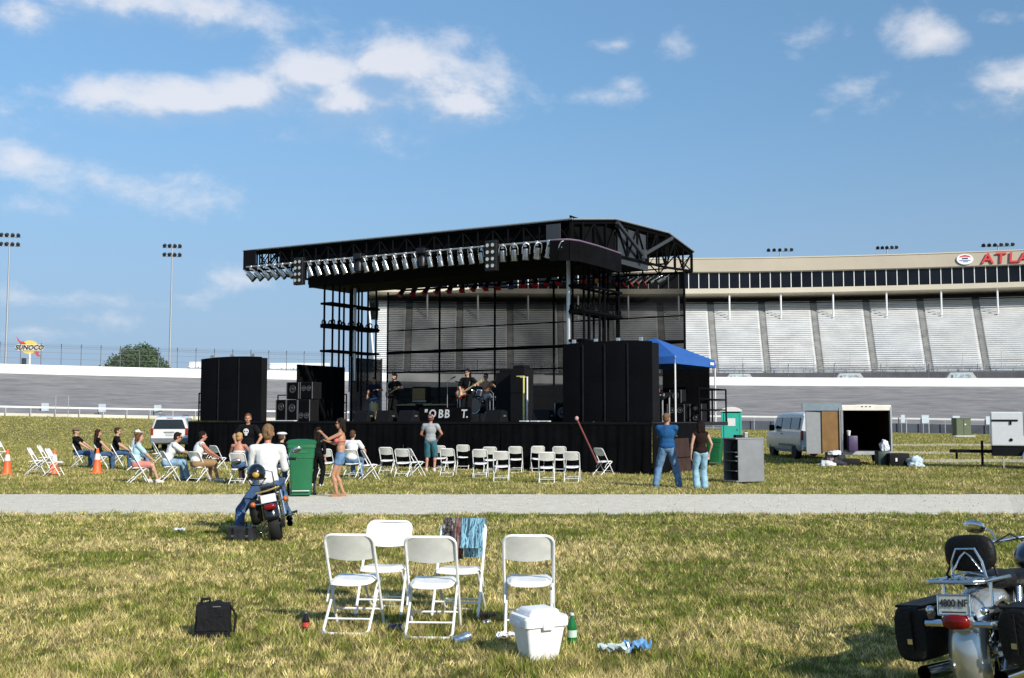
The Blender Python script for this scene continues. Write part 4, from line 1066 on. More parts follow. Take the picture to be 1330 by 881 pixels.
# ---- right wing: canopy, mixing desk, racks
M_BLUE = mat('canopy_blue', (0.022, 0.105, 0.36), rough=.6, var=.12, scale=1.5, bump=.35, bscale=4)
cx0, cx1, cy0, cy1 = 6.9, 9.82, 1.75, 5.25; ev, ap, vd = 3.62, 4.34, .24
cn = thing('canopy_tent', 'blue pop-up canopy on white legs beside the right speaker wall', 'canopy', SL((cx0 + cx1) / 2, (cy0 + cy1) / 2, DECK), ST_A)
hx, hy = (cx1 - cx0) / 2, (cy1 - cy0) / 2; e, a_ = ev - DECK, ap - DECK
cr = [(-hx, -hy, e), (hx, -hy, e), (hx, hy, e), (-hx, hy, e)]
for i in range(4):
    A, B = Vector(cr[i]), Vector(cr[(i + 1) % 4]); T = Vector((0, 0, a_)); vs, fs = [], []
    for r_ in range(7):
        f = r_ / 6
        for c in range(9):
            g = c / 8; p = A.lerp(B, g).lerp(T, f); sag = -.10 * math.sin(math.pi * g) * math.sin(math.pi * min(1, f + .12)) * (1 - f)
            vs.append(tuple(p + Vector((0, 0, sag))))
    for r_ in range(6):
        for c in range(8): fs.append((r_ * 9 + c, r_ * 9 + c + 1, r_ * 9 + 10 + c, r_ * 9 + 9 + c))
    MB().add(vs, fs).build('roof_panel', M_BLUE, cn, smooth=True)
    vs, fs = [], []; out = ((A + B) / 2); out.z = 0; out.normalize()
    for c in range(13):
        g = c / 12; p = A.lerp(B, g); wv = .02 * math.sin(g * 21 + i)
        vs += [tuple(p + Vector((0, 0, .004)) - Vector((0, 0, .10 * math.sin(math.pi * g) * .37))), tuple(p + Vector((0, 0, -vd)) + out * (wv + .015))]
    for c in range(12): fs.append((2 * c, 2 * c + 2, 2 * c + 3, 2 * c + 1))
    MB().add(vs, fs).build('valance', M_BLUE, cn, smooth=True)
    MB().cyl((A.x * .985, A.y * .985, 0), (A.x * .985, A.y * .985, e), .03, n=8).build('leg', M_WPOST, cn)
MB().box((hx + .03, hy - .42, e - .12), (.008, .34, .09)).build('logo_patch', M_WHITEP, cn)
rk = thing('stage_drape', 'black drape hanging under the rear of the blue canopy', 'drape', SL(8.5, 5.8, DECK), ST_A)
MB().box((0, 0, 1.0), (1.7, .05, 2.0)).build('cloth', M_SKIRT, rk); MB().cyl((-.85, 0, 0), (-.85, 0, 2.05), .03, n=6).build('post', M_TRUSS, rk); MB().cyl((.85, 0, 0), (.85, 0, 2.05), .03, n=6).build('post', M_TRUSS, rk)
t = thing('mixing_desk', 'mixing desk on a stand under the blue canopy', 'mixing desk', SL(8.35, 2.9, DECK), ST_A)
MB().prism([(0, .72), (.75, .92), (.75, .98), (0, .80)], -.55, .55, 'yz').build('console', M_CAB, t, bevel=.01)
mb = MB(); [mb.cyl((sx * .48, y, 0), (sx * .48, y, .8), .025, n=6) for sx in (-1, 1) for y in (.1, .65)]; mb.build('leg', M_GALV, t)
mb = MB(); [mb.box((-.48 + .08 * i, .2 + .1 * (i % 3), .86 + .026 * (i % 3)), (.03, .05, .02)) for i in range(13)]; mb.build('fader', M_WHITEP, t)
t = thing('equipment_rack', 'equipment rack with pale rails and a paper sheet under the canopy', 'rack', SL(8.75, 1.7, DECK), ST_A)
MB().box((0, .3, .42), (.62, .55, .84)).build('case', M_CASE, t, bevel=.01); mb = MB()
for sx in (-1, 1): mb.box((sx * .29, -.0, .42), (.03, .06, .86))
mb.box((0, 0, .85), (.62, .06, .03)); mb.build('rail', M_ALUB, t); MB().box((-.08, .005, .42), (.3, .02, .5)).build('paper_sheet', M_WHITEP, t); MB().box((0, .0, .72), (.4, .03, .06)).build('rack_unit', M_GALV, t)
t = thing('equipment_rack', 'small red topped rack against the canopy leg', 'rack', SL(8.6, 2.2, DECK + .95), ST_A)
MB().box((0, .2, .06), (.7, .3, .12)).build('shelf', mat('dull_red', (.22, .05, .045), rough=.6), t, bevel=.01); MB().rbox((.15, .2, .17), (.2, .16, .1), .02).build('case', M_CAB, t)
# brown boards leaning on the right end of the stage
t = thing('plywood_board', 'rusty brown board leaning on the right end of the stage', 'board', SL(10.0, 1.7, 0), ST_A)
MB().slab((.10, -.55, .02), (.10, .55, .02), (.0, .55, 1.05), (.0, -.55, 1.05), .025).build('board', mat('rusty_board', (.032, .012, .007), rough=.85, var=.7, scale=3, detail=7), t)
MB().box((.12, 0, .5), (.02, 1.0, .04)).build('batten', mat('rusty_board', (.1, .1, .1)), t)
# ================================================================== CHAIRS
M_PLASTIC = mat('white_plastic', (0.82, 0.81, 0.75), rough=0.42, var=0.09, scale=11, detail=8)
M_TUBEW = mat('white_enamel_tube', (0.84, 0.835, 0.80), rough=0.35, var=0.07, scale=6)
def arc_pts(c, r_, a0, a1, n, ax, ay):
    return [Vector(c) + Vector(ax) * (r_ * math.cos(a)) + Vector(ay) * (r_ * math.sin(a)) for a in np.linspace(a0, a1, n)]
def make_chair():
    """folding chair; faces -Y, local origin on the ground under the seat"""
    t = thing('folding_chair', 'x', 'chair')
    hw = .205
    # back + front leg frame: from the front feet up through the seat to the top loop
    fy, fz, by, bz = -.235, .012, .215, .80
    d = Vector((0, by - fy, bz - fz)).normalized()
    top = Vector((0, by, bz)); bot = Vector((0, fy, fz)); rr = .07
    pts = [Vector((-hw, fy, fz)), Vector((-hw, 0, 0)) + (bot + d * .4) , Vector((-hw, 0, 0)) + (top - d * rr)]
    pts[1].x = -hw; pts[2].x = -hw
    pts += arc_pts(top - d * rr + Vector((-hw + rr, 0, 0)), rr, math.pi, math.pi / 2, 6, (1, 0, 0), d)[1:]
    pts += arc_pts(top - d * rr + Vector((hw - rr, 0, 0)), rr, math.pi / 2, 0, 6, (1, 0, 0), d)
    pts += [Vector((hw, 0, 0)) + bot + d * .4, Vector((hw, fy, fz))]
    pts[-2].x = hw
    MB().tube(pts, .0125, n=8).build('front_leg_frame', M_TUBEW, t, smooth=True)
    MB().cyl((-hw, fy + .075, fz + .13), (hw, fy + .075, fz + .13), .009, n=6).build('front_stretcher', M_TUBEW, t)
    # rear leg U frame
    ry, sz = .27, .40; hw2 = .188; r2 = .05
    up = Vector((0, -.155 - ry, sz - .012)).normalized(); rb = Vector((0, ry, .012))
    pts = [Vector((-hw2, -.155, sz))] + arc_pts(rb + up * r2 + Vector((-hw2 + r2, 0, 0)), r2, math.pi, 1.5 * math.pi, 5, (1, 0, 0), up) + arc_pts(rb + up * r2 + Vector((hw2 - r2, 0, 0)), r2, 1.5 * math.pi, 2 * math.pi, 5, (1, 0, 0), up) + [Vector((hw2, -.155, sz))]
    MB().tube(pts, .0115, n=8).build('rear_leg_frame', M_TUBEW, t, smooth=True)
    MB().cyl((-hw2, ry - .10, .115), (hw2, ry - .10, .115), .008, n=6).build('rear_stretcher', M_TUBEW, t)
    for s_ in (-1, 1):
        MB().tube([(s_ * .198, -.04, .40), (s_ * .198, .06, .33), (s_ * .197, .115, .24)], .008, n=6).build('brace', M_TUBEW, t)
        for (x, y, ax) in ((hw * s_, fy, 0), (hw2 * s_, ry, 0)): MB().cyl((x, y, 0.0), (x, y, .03), .016, n=8).build('foot_cap', M_GALV, t)
    # seat: contoured plate
    vs, fs = [], []; nx_, ny_ = 11, 9
    for k in (0, 1):
        for j in range(ny_):
            v = j / (ny_ - 1); y = -.21 + .40 * v
            wv = .192 - .016 * v - .05 * max(0, .25 - v) ** 2 * 16 * .35 - .03 * max(0, v - .82) / .18
            for i in range(nx_):
                u = 2 * i / (nx_ - 1) - 1
                z = .435 - .025 * v + .012 * u * u - .02 * (max(0, .14 - v) / .14) ** 2 - (.03 if abs(u) > .99 or j in (0, ny_ - 1) else 0) * (1 - k) - (0 if k == 0 else .022)
                vs.append((u * wv * (1 if k == 0 else .97), y, z))
    n0 = nx_ * ny_
    for j in range(ny_ - 1):
        for i in range(nx_ - 1):
            a = j * nx_ + i; fs += [(a, a + 1, a + nx_ + 1, a + nx_), (n0 + a, n0 + a + nx_, n0 + a + nx_ + 1, n0 + a + 1)]
    for i in range(nx_ - 1): fs += [(i, n0 + i, n0 + i + 1, i + 1), ((ny_ - 1) * nx_ + i, (ny_ - 1) * nx_ + i + 1, n0 + (ny_ - 1) * nx_ + i + 1, n0 + (ny_ - 1) * nx_ + i)]
    for j in range(ny_ - 1): fs += [(j * nx_, (j + 1) * nx_, n0 + (j + 1) * nx_, n0 + j * nx_), (j * nx_ + nx_ - 1, n0 + j * nx_ + nx_ - 1, n0 + (j + 1) * nx_ + nx_ - 1, (j + 1) * nx_ + nx_ - 1)]
    MB().add(vs, fs).build('seat', M_PLASTIC, t, smooth=True)
    # backrest: curved plate hooked over the tube, its lower edge bowed
    vs, fs = [], []
    for k in (0, 1):
        for j in range(6):
            v = j / 5
            for i in range(13):
                u = 2 * i / 12 - 1
                low = .60 - .022 * (1 - u * u); hi = .797 - .05 * max(0, abs(u) - .72) ** 2 / .0784
                z = low + (hi - low) * v; on = bot + d * ((z - fz) / d.z)
                y = on.y + .030 * (1 - u * u) - .016 + .012 * k
                vs.append((u * .198, y, z))
    n0 = 78
    for j in range(5):
        for i in range(12):
            a = j * 13 + i; fs += [(a, a + 1, a + 14, a + 13), (n0 + a, n0 + a + 13, n0 + a + 14, n0 + a + 1)]
    for i in range(12): fs += [(i, n0 + i, n0 + i + 1, i + 1), (65 + i, 66 + i, n0 + 66 + i, n0 + 65 + i)]
    for j in range(5): fs += [(j * 13, j * 13 + 13, n0 + j * 13 + 13, n0 + j * 13), (j * 13 + 12, n0 + j * 13 + 12, n0 + j * 13 + 25, j * 13 + 25)]
    MB().add(vs, fs).build('backrest', M_PLASTIC, t, smooth=True)
    return t
chair_used = [False]; chair0 = make_chair()
def chair_at(x, y, facing, label, group, sc=1.0):
    """facing: heading of the sitter in degrees, 0 = away from us (+Y), 90 = to the right (+X)"""
    c = chair0 if not chair_used[0] else copy_tree(chair0)
    chair_used[0] = True
    c.location = (x, y, 0); c.rotation_euler = (0, 0, math.pi - R(facing)); c.scale = (sc,) * 3
    return tag(c, label, 'chair', group)
FG = 'white folding chairs in the foreground'
def chair_px(px, py, facing, label, group, sc=1.0):
    g = G(px, py); return chair_at(g.x, g.y, facing, label, group, sc)
chair_px(459, 817, 6, 'front left of the five near white folding chairs, its back to us', FG, .955)
chair_px(562, 822, 3, 'front middle of the five near white folding chairs, its back to us', FG, .955)
chair_px(687, 819, 2, 'white folding chair directly behind the white cooler', FG, .955)
chair_px(499, 796, 187, 'rear left of the near white folding chairs, facing us, nothing on it', FG, .955)
ch_t = chair_px(597, 799, 188, 'near white folding chair with towels draped over its back', FG, .955)
LG = 'white folding chairs of the left audience'
LC = [(2, 601, 95, 'white folding chair cut off by the left edge of the picture'),
      (46, 617, 78, 'leftmost of the three empty white chairs between the two left cones'),
      (58, 611, 80, 'rearmost of the three empty white chairs between the two left cones'),
      (70, 619, 84, 'rightmost of the three empty white chairs between the two left cones'),
      (104, 608, 85, 'white chair under the man in the brown hat'),
      (131, 610, 70, 'white chair under the long haired woman in black'),
      (153, 608, 80, 'white chair under the short haired man in black'),
      (176, 612, 70, 'white chair under the person in the white cap'),
      (180, 628, 62, 'white chair under the woman in the pale blue shirt'),
      (220, 626, 58, 'white chair under the man in white tee and pale jeans'),
      (258, 627, 30, 'white chair under the person in khaki shorts'),
      (283, 612, 40, 'empty white chair right of the person in khaki shorts'),
      (268, 604, 45, 'empty white chair farther back near the left stage end'),
      (311, 630, 8, 'white chair under the bare shouldered blonde woman'),
      (205, 604, 60, 'empty white chair in front of the white sport utility vehicle')]
for px, py, f, lab in LC: chair_px(px, py, f, lab, LG)
RG = 'white folding chairs in front of the stage'
RC = [(424, 620, 10, 'white chair mostly hidden behind the green cart'),
      (458, 621, 15, 'white chair under the person in white right of the bikini woman'), (480, 624, 70, 'white chair seen from the side just right of the bikini woman'),
      (503, 616, 12, 'first empty white chair left of the man in the grey shirt'), (524, 620, 12, 'second empty white chair left of the man in the grey shirt, nearer to us'), (540, 619, 68, 'white chair turned sideways just left of the man in the grey shirt'),
      (572, 612, 10, 'white chair in front of the legs of the man in grey'), (582, 619, 8, 'white chair just right of the man in the grey shirt'), (602, 610, 5, 'white chair in the rear row behind the gap right of the man in grey'),
      (624, 621, 5, 'white chair fourth from the right end of the near row'), (637, 615, 6, 'white chair half hidden in the middle of the stage chairs'), (651, 626, 2, 'white chair third from the right end of the near row'), (670, 614, 5, 'white chair standing alone in the rear row right of centre'),
      (698, 613, -4, 'white chair left in the rear row of the rightmost cluster'), (710, 628, 0, 'white chair near left in the rightmost cluster'), (727, 614, 6, 'white chair right in the rear row of the rightmost cluster'), (743, 627, 8, 'white chair near right in the rightmost cluster'),
      (784, 618, 55, 'white chair alone at the right with a red pole leaning on it')]
for px, py, f, lab in RC: chair_px(px, py, f, lab, RG)
# red pole leaning on the last chair
a, b = AT(770, 588, 29.6), AT(750, 546, 30.2)
t = thing('leaning_pole', 'dark red pole with a pale knob leaning on the lone right chair', 'pole', (a.x, a.y, 0))
bot = AT(777, 604, 29.5); a0 = Vector(t.location)
MB().cyl(bot - a0, b - a0, .024, n=8).build('pole', mat('dark_red_wood', (.17, .035, .025), rough=.5, var=.3), t, smooth=True)
MB().ell(b - a0 + Vector((-.02, 0, .05)), (.055, .05, .065)).build('knob', mat('pink_knob', (.5, .3, .3), rough=.6), t, smooth=True)

# ================================================================== CONES
M_ORANGE = mat('cone_orange', (0.80, 0.13, 0.025), rough=.5, var=.1, scale=4)
for px, py, lab in ((9, 617, 'orange traffic cone at the left edge of the picture'), (70, 617, 'orange traffic cone between the empty white chairs'), (126, 615, 'orange traffic cone in front of the woman in black')):
    g = G(px, py); t = thing('traffic_cone', lab, 'traffic cone', (g.x, g.y, 0), random.random(), 'traffic cones among the left chairs')
    MB().lathe([(.155, .03), (.135, .06), (.088, .42)], n=18).build('body', M_ORANGE, t, smooth=True)
    MB().lathe([(.0885, .42), (.060, .60)], n=18).build('collar', M_WPOST, t, smooth=True); MB().lathe([(.060, .60), (.032, .76), (.0, .76)], n=18).build('tip', M_ORANGE, t, smooth=True)
    MB().rbox((0, 0, .018), (.38, .38, .036), .015).build('base', M_ORANGE, t)

# ================================================================== GREEN CARTS
M_GREEN = mat('green_polyethylene', (0.008, 0.125, 0.045), rough=.45, var=.12, scale=2, bump=.15, bscale=12)
M_RUBBER = mat('black_rubber', (0.012, 0.012, 0.012), rough=.8, var=.3)
def cart(label, px, py, rz, sc=1.0):
    g = G(px, py); t = thing('wheeled_cart', label, 'rubbish cart', (g.x, g.y, 0), rz); t.scale = sc if isinstance(sc, tuple) else (sc,) * 3
    mb = MB()
    prof = [(.235, .27, .05), (.245, .285, .18), (.285, .345, .77), (.30, .36, .785), (.30, .36, .80), (.315, .385, .98), (.335, .405, .99), (.335, .405, 1.07)]
    vs, fs = [], []
    def ring(hx_, hy_, z, r_=.05):
        out = []
        for (cx, cy, a0) in ((hx_ - r_, hy_ - r_, 0), (-hx_ + r_, hy_ - r_, 90), (-hx_ + r_, -hy_ + r_, 180), (hx_ - r_, -hy_ + r_, 270)):
            for k in range(4): a = R(a0 + 30 * k); out.append((cx + r_ * math.cos(a), cy + r_ * math.sin(a), z))
        return out
    for hx_, hy_, z in prof: vs += ring(hx_, hy_, z)
    for k in range(len(prof) - 1):
        for i in range(16): fs.append((k * 16 + i, k * 16 + (i + 1) % 16, (k + 1) * 16 + (i + 1) % 16, (k + 1) * 16 + i))
    fs.append(tuple(range(15, -1, -1))); mb.add(vs, fs).build('body', M_GREEN, t, smooth=True, autosmooth=35)
    vs, fs = [], []
    lp = [(.345, .415, 1.065), (.355, .425, 1.10), (.31, .38, 1.135), (.12, .2, 1.155)]
    for hx_, hy_, z in lp: vs += ring(hx_, hy_, z)
    for k in range(3):
        for i in range(16): fs.append((k * 16 + i, k * 16 + (i + 1) % 16, (k + 1) * 16 + (i + 1) % 16, (k + 1) * 16 + i))
    fs += [tuple(range(15, -1, -1)), tuple(range(48, 64))]; MB().add(vs, fs).build('lid', M_GREEN, t, smooth=True, autosmooth=35)
    MB().tube([(-.3, .40, .98), (-.3, .48, 1.03), (.3, .48, 1.03), (.3, .40, .98)], .018, n=8).build('handle', M_GREEN, t, smooth=True)
    for s_ in (-1, 1):
        w_ = MB().lathe([(.05, -.03), (.12, -.03), (.13, -.015), (.13, .015), (.12, .03), (.05, .03)], (s_ * .31, .27, .13), n=18, axis=(1, 0, 0)).build('wheel', M_RUBBER, t, smooth=True)
        MB().lathe([(.01, -.032), (.055, -.032), (.055, .032), (.01, .032)], (s_ * .31, .27, .13), n=12, axis=(1, 0, 0)).build('hub', M_GALV, w_)
    MB().cyl((-.31, .27, .13), (.31, .27, .13), .014, n=8).build('axle', M_GALV, t)
    MB().cyl((-.2, -.335, .30 - .17), (.2, -.335, .30 - .17), .013, n=8).build('catch_bar', M_ALUB, t)
    MB().box((0, -.37, .9), (.26, .02, .05)).build('moulded_grip', M_GREEN, t, bevel=.008)
cart('tall green wheeled rubbish cart beside the gravel path', 391, 645, R(10), (.90, .90, 1.06))
cart('green rubbish cart half hidden behind the woman in light jeans', 929, 605, R(-20), .85)

# ================================================================== STEEL CABINET, TOILET, UTILITY BOX
M_STEEL = mat('brushed_steel', (0.30, 0.305, 0.31), rough=.42, metal=.55, var=.1, scale=3)
g = G(966, 628)
cb = thing('steel_cabinet', 'open grey steel cabinet on castors beside the woman in light jeans', 'cabinet', (g.x, g.y, 0), R(24)); cb.scale = (.98, .90, .95)
MB().box((.0, .30, .64), (.86, .03, 1.12)).build('back_panel', M_STEEL, cb); MB().box((.43, 0, .64), (.03, .62, 1.12)).build('side_panel', M_STEEL, cb)
MB().box((0.03, -.30, .64), (.80, .03, 1.12)).build('side_panel', M_STEEL, cb, bevel=.006); MB().box((0, 0, 1.215), (.9, .66, .035)).build('top', M_STEEL, cb, bevel=.006); MB().box((0, 0, .08), (.9, .66, .035)).build('bottom', M_STEEL, cb)
for z in (.35, .62, .85): MB().box((-.02, 0, z), (.84, .58, .025)).build('shelf', mat('dull_shelf', (.09, .09, .095), rough=.6), cb)
for x, y in ((-.38, -.26), (.38, -.26), (-.38, .26), (.38, .26)): MB().lathe([(.045, -.015), (.045, .015)], (x, y, .045), n=12, axis=(1, 0, 0)).build('castor', M_RUBBER, cb)
MB().box((-.80, -.34, .64), (.03, .03, .2)).build('latch', M_CORNER, cb) if False else None
MB().box((-.42, -.32, .74), (.06, .05, .03)).build('handle', M_CORNER, cb)
for i, (z, w_, h_) in enumerate(((.10, .5, .2), (.365, .55, .18), (.64, .4, .15), (.87, .5, .22))):
    tag(MB().rbox((0, 0, h_ / 2), (.24, w_ * .62, h_ * .9), .02).build('equipment_box', M_CAB, None, loc=Vector(cb.location) + Matrix.Rotation(R(24), 3, 'Z') @ Vector((-.15, 0, z * .95 + .0)), rot=(0, 0, R(24))), ['dark box on the cabinet floor', 'dark box on the lowest cabinet shelf', 'dark box on the middle cabinet shelf', 'dark box on the upper cabinet shelf'][i] + ' inside the open steel cabinet', 'box', 'dark boxes in the steel cabinet')
for i, (dx, dy, h_, m_, lab) in enumerate(((-.25, 0, .07, M_CAB, 'flat dark box lying on top of the steel cabinet'), (.2, .05, .13, M_STEEL, 'small grey tin standing on top of the steel cabinet'))):
    tag(MB().rbox((0, 0, h_ / 2), (.2 - .1 * i, .18 - .08 * i, h_), .012).build('small_box', m_, None, loc=Vector(cb.location) + Matrix.Rotation(R(24), 3, 'Z') @ Vector((dx * .6, dy, 1.175)), rot=(0, 0, R(10))), lab, 'box')
# portable toilet
M_TEAL = mat('teal_plastic', (0.03, 0.40, 0.30), rough=.5, var=.08); Y = 60
p = AT(950, 540, Y); t = thing('portable_toilet', 'teal portable toilet with a white roof behind the steel cabinet', 'portable toilet', (p.x, Y, 0), R(-12))
for s_ in (-1, 1): MB().box((s_ * .53, 0, 1.05), (.05, 1.1, 2.0)).build('side_wall', M_TEAL, t, bevel=.01)
MB().box((0, .55, 1.05), (1.08, .04, 2.0)).build('rear_wall', M_TEAL, t); dr = MB().box((0.02, -.55, 1.02), (.86, .05, 1.86)).build('door', M_TEAL, t, bevel=.012)
MB().box((0, -.585, 1.45), (.42, .01, .42)).build('notice', M_WHITEP, dr); MB().box((.33, -.59, 1.05), (.05, .04, .12)).build('latch', M_CORNER, dr)
for s_ in (-1, 1): MB().box((s_ * .49, -.56, 1.04), (.1, .06, 2.0)).build('frame', M_TEAL, t)
vs, fs = [], []
for i in range(9):
    a = math.pi * i / 8; vs += [(-.6 * math.cos(a), -.66, 2.03 + .26 * math.sin(a)), (-.6 * math.cos(a), .62, 2.03 + .26 * math.sin(a))]
fs = [(2 * i, 2 * i + 1, 2 * i + 3, 2 * i + 2) for i in range(8)] + [tuple(range(0, 18, 2)), tuple(range(17, 0, -2)), (0, 16, 17, 1)]
MB().add(vs, fs).build('roof', M_WPOST, t); MB().box((0, 0, .025), (1.1, 1.15, .05)).build('base', M_CAB, t)
# green utility box
Y = 100; p = AT(1249, 560, Y); gz = ground_h(p.x, Y); t = thing('utility_box', 'green metal utility box on a pad near the right track barrier', 'utility box', (p.x, Y, gz))
MB().box((0, 0, .06), (1.9, 1.4, .14)).build('pad', M_TREAD, t); bd = MB().rbox((0, 0, .9), (1.35, 1.0, 1.55), .04).build('body', mat('utility_green', (.10, .125, .065), rough=.6, var=.12), t); MB().rbox((0, 0, 1.7), (1.42, 1.08, .09), .02).build('lid', mat('utility_green', (.1, .15, .06)), t)
MB().box((.15, -.51, 1.15), (.14, .02, .12)).build('label_plate', M_WHITEP, bd); MB().box((0, -.506, .9), (.02, .02, 1.4)).build('door_gap', M_CAB, bd)

# ================================================================== CARGO TRAILER WITH ITS DOORS OPEN
def wheel(parent, c, r_, w_, axis=(1, 0, 0), rim=M_ALUB):
    o = MB().lathe([(r_ * .6, -w_ / 2), (r_ * .93, -w_ / 2), (r_, -w_ * .3), (r_, w_ * .3), (r_ * .93, w_ / 2), (r_ * .6, w_ / 2)], c, n=24, axis=axis).build('tyre', M_RUBBER, parent, smooth=True)
    MB().lathe([(.02, -w_ * .42), (r_ * .25, -w_ * .5), (r_ * .45, -w_ * .3), (r_ * .62, -w_ * .44), (r_ * .62, w_ * .44), (r_ * .45, w_ * .3), (r_ * .25, w_ * .5), (.02, w_ * .42)], c, n=16, axis=axis).build('rim', rim, o, smooth=True)
    return o
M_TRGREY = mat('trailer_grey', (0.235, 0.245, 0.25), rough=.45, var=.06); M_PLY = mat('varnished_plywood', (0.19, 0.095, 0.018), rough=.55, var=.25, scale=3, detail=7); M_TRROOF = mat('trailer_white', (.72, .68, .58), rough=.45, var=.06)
Y = 38.6
xl, xr = AT(1094, 560, Y).x, AT(1156.5, 560, Y).x; w = xr - xl
tr = thing('cargo_trailer', 'enclosed cargo trailer with its rear doors open and a dark inside', 'trailer', ((xl + xr) / 2, Y, 0), R(-3))
fl, tp_ = .46, 2.06; ln = 3.6
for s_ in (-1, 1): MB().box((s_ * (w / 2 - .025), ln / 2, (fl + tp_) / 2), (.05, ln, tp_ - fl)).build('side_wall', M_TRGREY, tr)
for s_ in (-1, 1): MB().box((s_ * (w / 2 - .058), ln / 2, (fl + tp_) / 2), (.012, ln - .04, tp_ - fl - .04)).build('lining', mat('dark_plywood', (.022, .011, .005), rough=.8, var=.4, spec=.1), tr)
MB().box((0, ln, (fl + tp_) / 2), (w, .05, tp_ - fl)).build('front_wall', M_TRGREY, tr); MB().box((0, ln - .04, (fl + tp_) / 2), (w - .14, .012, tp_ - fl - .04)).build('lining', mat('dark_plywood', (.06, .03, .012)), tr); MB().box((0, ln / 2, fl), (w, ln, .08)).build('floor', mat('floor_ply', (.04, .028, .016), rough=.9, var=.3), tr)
mb = MB(); n = 9; pr = [(-w / 2, tp_)] + [(-w / 2 * math.cos(math.pi * i / (n - 1)) ** 1 if False else -w / 2 + w * i / (n - 1), tp_ + .10 * math.sin(math.pi * i / (n - 1)) ** .6) for i in range(n)] + [(w / 2, tp_)]
mb.prism(pr, -.02, ln + .02, 'xz'); mb.build('roof', M_TRROOF, tr); MB().rbox((0, -.02, tp_ - .02), (w + .04, .06, .2), .02).build('header', M_TRROOF, tr)
for i in (-1, 0, 1): MB().lathe([(.025, 0), (.02, .02)], (i * .14, -.055, tp_ + .03), n=8, axis=(0, -1, 0)).build('marker_lamp', M_NAVY, tr)
for s_ in (-1, 1): MB().box((s_ * (w / 2 + .005), -.03, (fl + tp_) / 2), (.05, .06, tp_ - fl)).build('door_post', M_ALUB if s_ > 0 else M_TRGREY, tr)
MB().box((0, -.05, fl - .02), (w, .1, .12)).build('sill', M_GALV, tr)
# left door swung wide open to the left: its plywood lined inside shows, the outer skin folded beyond it
dl = 1.25
d1 = MB().box((-.34, 0, 0), (.62, .05, tp_ - fl)).build('door', M_PLY, tr, loc=(-w / 2 - .08, -.05, (fl + tp_) / 2), rot=(0, 0, R(4)))
MB().box((-.34, -.03, (tp_ - fl) / 2 + .09), (1.42, .08, .26)).build('door_header', mat('trailer_bluegrey', (.17, .22, .25), rough=.45), tr, loc=(-w / 2 - .1 - .28, -.06, (fl + tp_) / 2 - .08), rot=(0, 0, R(4)))
MB().box((-.30, 0, -.02), (.60, .06, tp_ - fl - .04)).build('door_skin', M_TRGREY, tr, loc=(-w / 2 - .70, -.03, (fl + tp_) / 2 - .05), rot=(0, 0, R(8)))
mb = MB(); mb.cyl((-w / 2 - .10, -.12, fl), (-w / 2 - .10, -.12, tp_), .022, n=8); mb.build('lock_bar', M_ALUB, tr)
MB().box((-w / 2 - .02, -.08, (fl + tp_) / 2), (.05, .05, tp_ - fl)).build('hinge', M_CORNER, tr)
for s_ in (-1, 1): wheel(tr, (s_ * (w / 2 + .0), 1.9, .34), .34, .2)
# gear in and around the trailer
def rb(name, label, cat, px, Y_, w_, h_, d_, m_, z=0.0, rz=0.0, group=None, r_=.03):
    p = AT(px, 560, Y_); o = MB().rbox((0, 0, h_ / 2), (w_, d_, h_), r_).build(name, m_, None, loc=(p.x, Y_, z), rot=(0, 0, rz), smooth=True)
    return tag(o, label, cat, group)
M_PURPLE = mat('purple_plastic', (.065, .04, .10), rough=.5)
rb('storage_crate', 'purple plastic crate standing in the open trailer', 'crate', 1106.5, 38.45, .32, .55, .3, M_PURPLE, .50)
rb('equipment_case', 'flat dark case on the grass before the trailer door', 'case', 1101, 37.9, .72, .26, .4, M_CASE, 0)
rb('amplifier_case', 'large black case with a white handle right of the trailer opening', 'case', 1165, 37.6, .70, .46, .4, M_CAB, 0)
rb('tub', 'dark green tub in the right of the trailer opening', 'tub', 1145, 37.9, .42, .5, .4, mat('dark_green_plastic', (.012, .03, .022), rough=.5), 0.02)
p = AT(1165, 588, 37.38); tag(MB().rbox((0, 0, 0), (.07, .02, .12), .008).build('case_handle', M_WHITEP, None, loc=(AT(1164, 588, 37.38).x, 37.38, .24)), 'white handle plate on the large black case', 'handle')
def soft(name, label, cat, px, Y_, r3, m_, seed, z=0.0):
    bm = bmesh.new(); bmesh.ops.create_icosphere(bm, subdivisions=4, radius=1)
    for v in bm.verts:
        n_ = mnoise.noise(v.co * 1.6 + Vector((seed, 0, 0))) * .42 + mnoise.noise(v.co * 4 + Vector((seed, 3, 0))) * .2 + mnoise.noise(v.co * 9 + Vector((seed, 3, 0))) * .07
        c = v.co * (1 + n_); v.co = Vector((c.x * r3[0], c.y * r3[1], max(-.55, c.z) * r3[2] + .55 * r3[2]))
    o = MB().bm(bm).build(name, m_, None, loc=(AT(px, 560, Y_).x, Y_, z), smooth=True); return tag(o, label, cat)
M_BAGW = mat('white_bag_plastic', (.62, .65, .66), rough=.35, var=.1)
soft('plastic_bag', 'pale blue white plastic bag right of the black case', 'plastic bag', 1187, 37.3, (.30, .22, .24), mat('pale_blue_bag', (.45, .55, .62), rough=.35, var=.25, scale=9), 3)
soft('plastic_bag', 'small white bag in front of the open plywood door', 'plastic bag', 1073, 37.6, (.26, .2, .13), M_BAGW, 8)
soft('duffel_bag', 'dark heap of bags and cables below the plywood door', 'bag', 1088, 37.9, (.36, .25, .28), mat('charcoal_cloth', (.03, .032, .036), rough=.9, var=.5, scale=9), 12)
soft('towel_heap', 'pinkish towel heap leaning on the dark bags', 'towel', 1077, 37.8, (.16, .15, .28), mat('dusty_pink', (.22, .15, .14), rough=.9, var=.4, scale=9), 15)
soft('cloth_bundle', 'white cloth bundle lying on the dark bags', 'cloth', 1084, 37.7, (.22, .14, .10), M_BAGW, 18, .40)
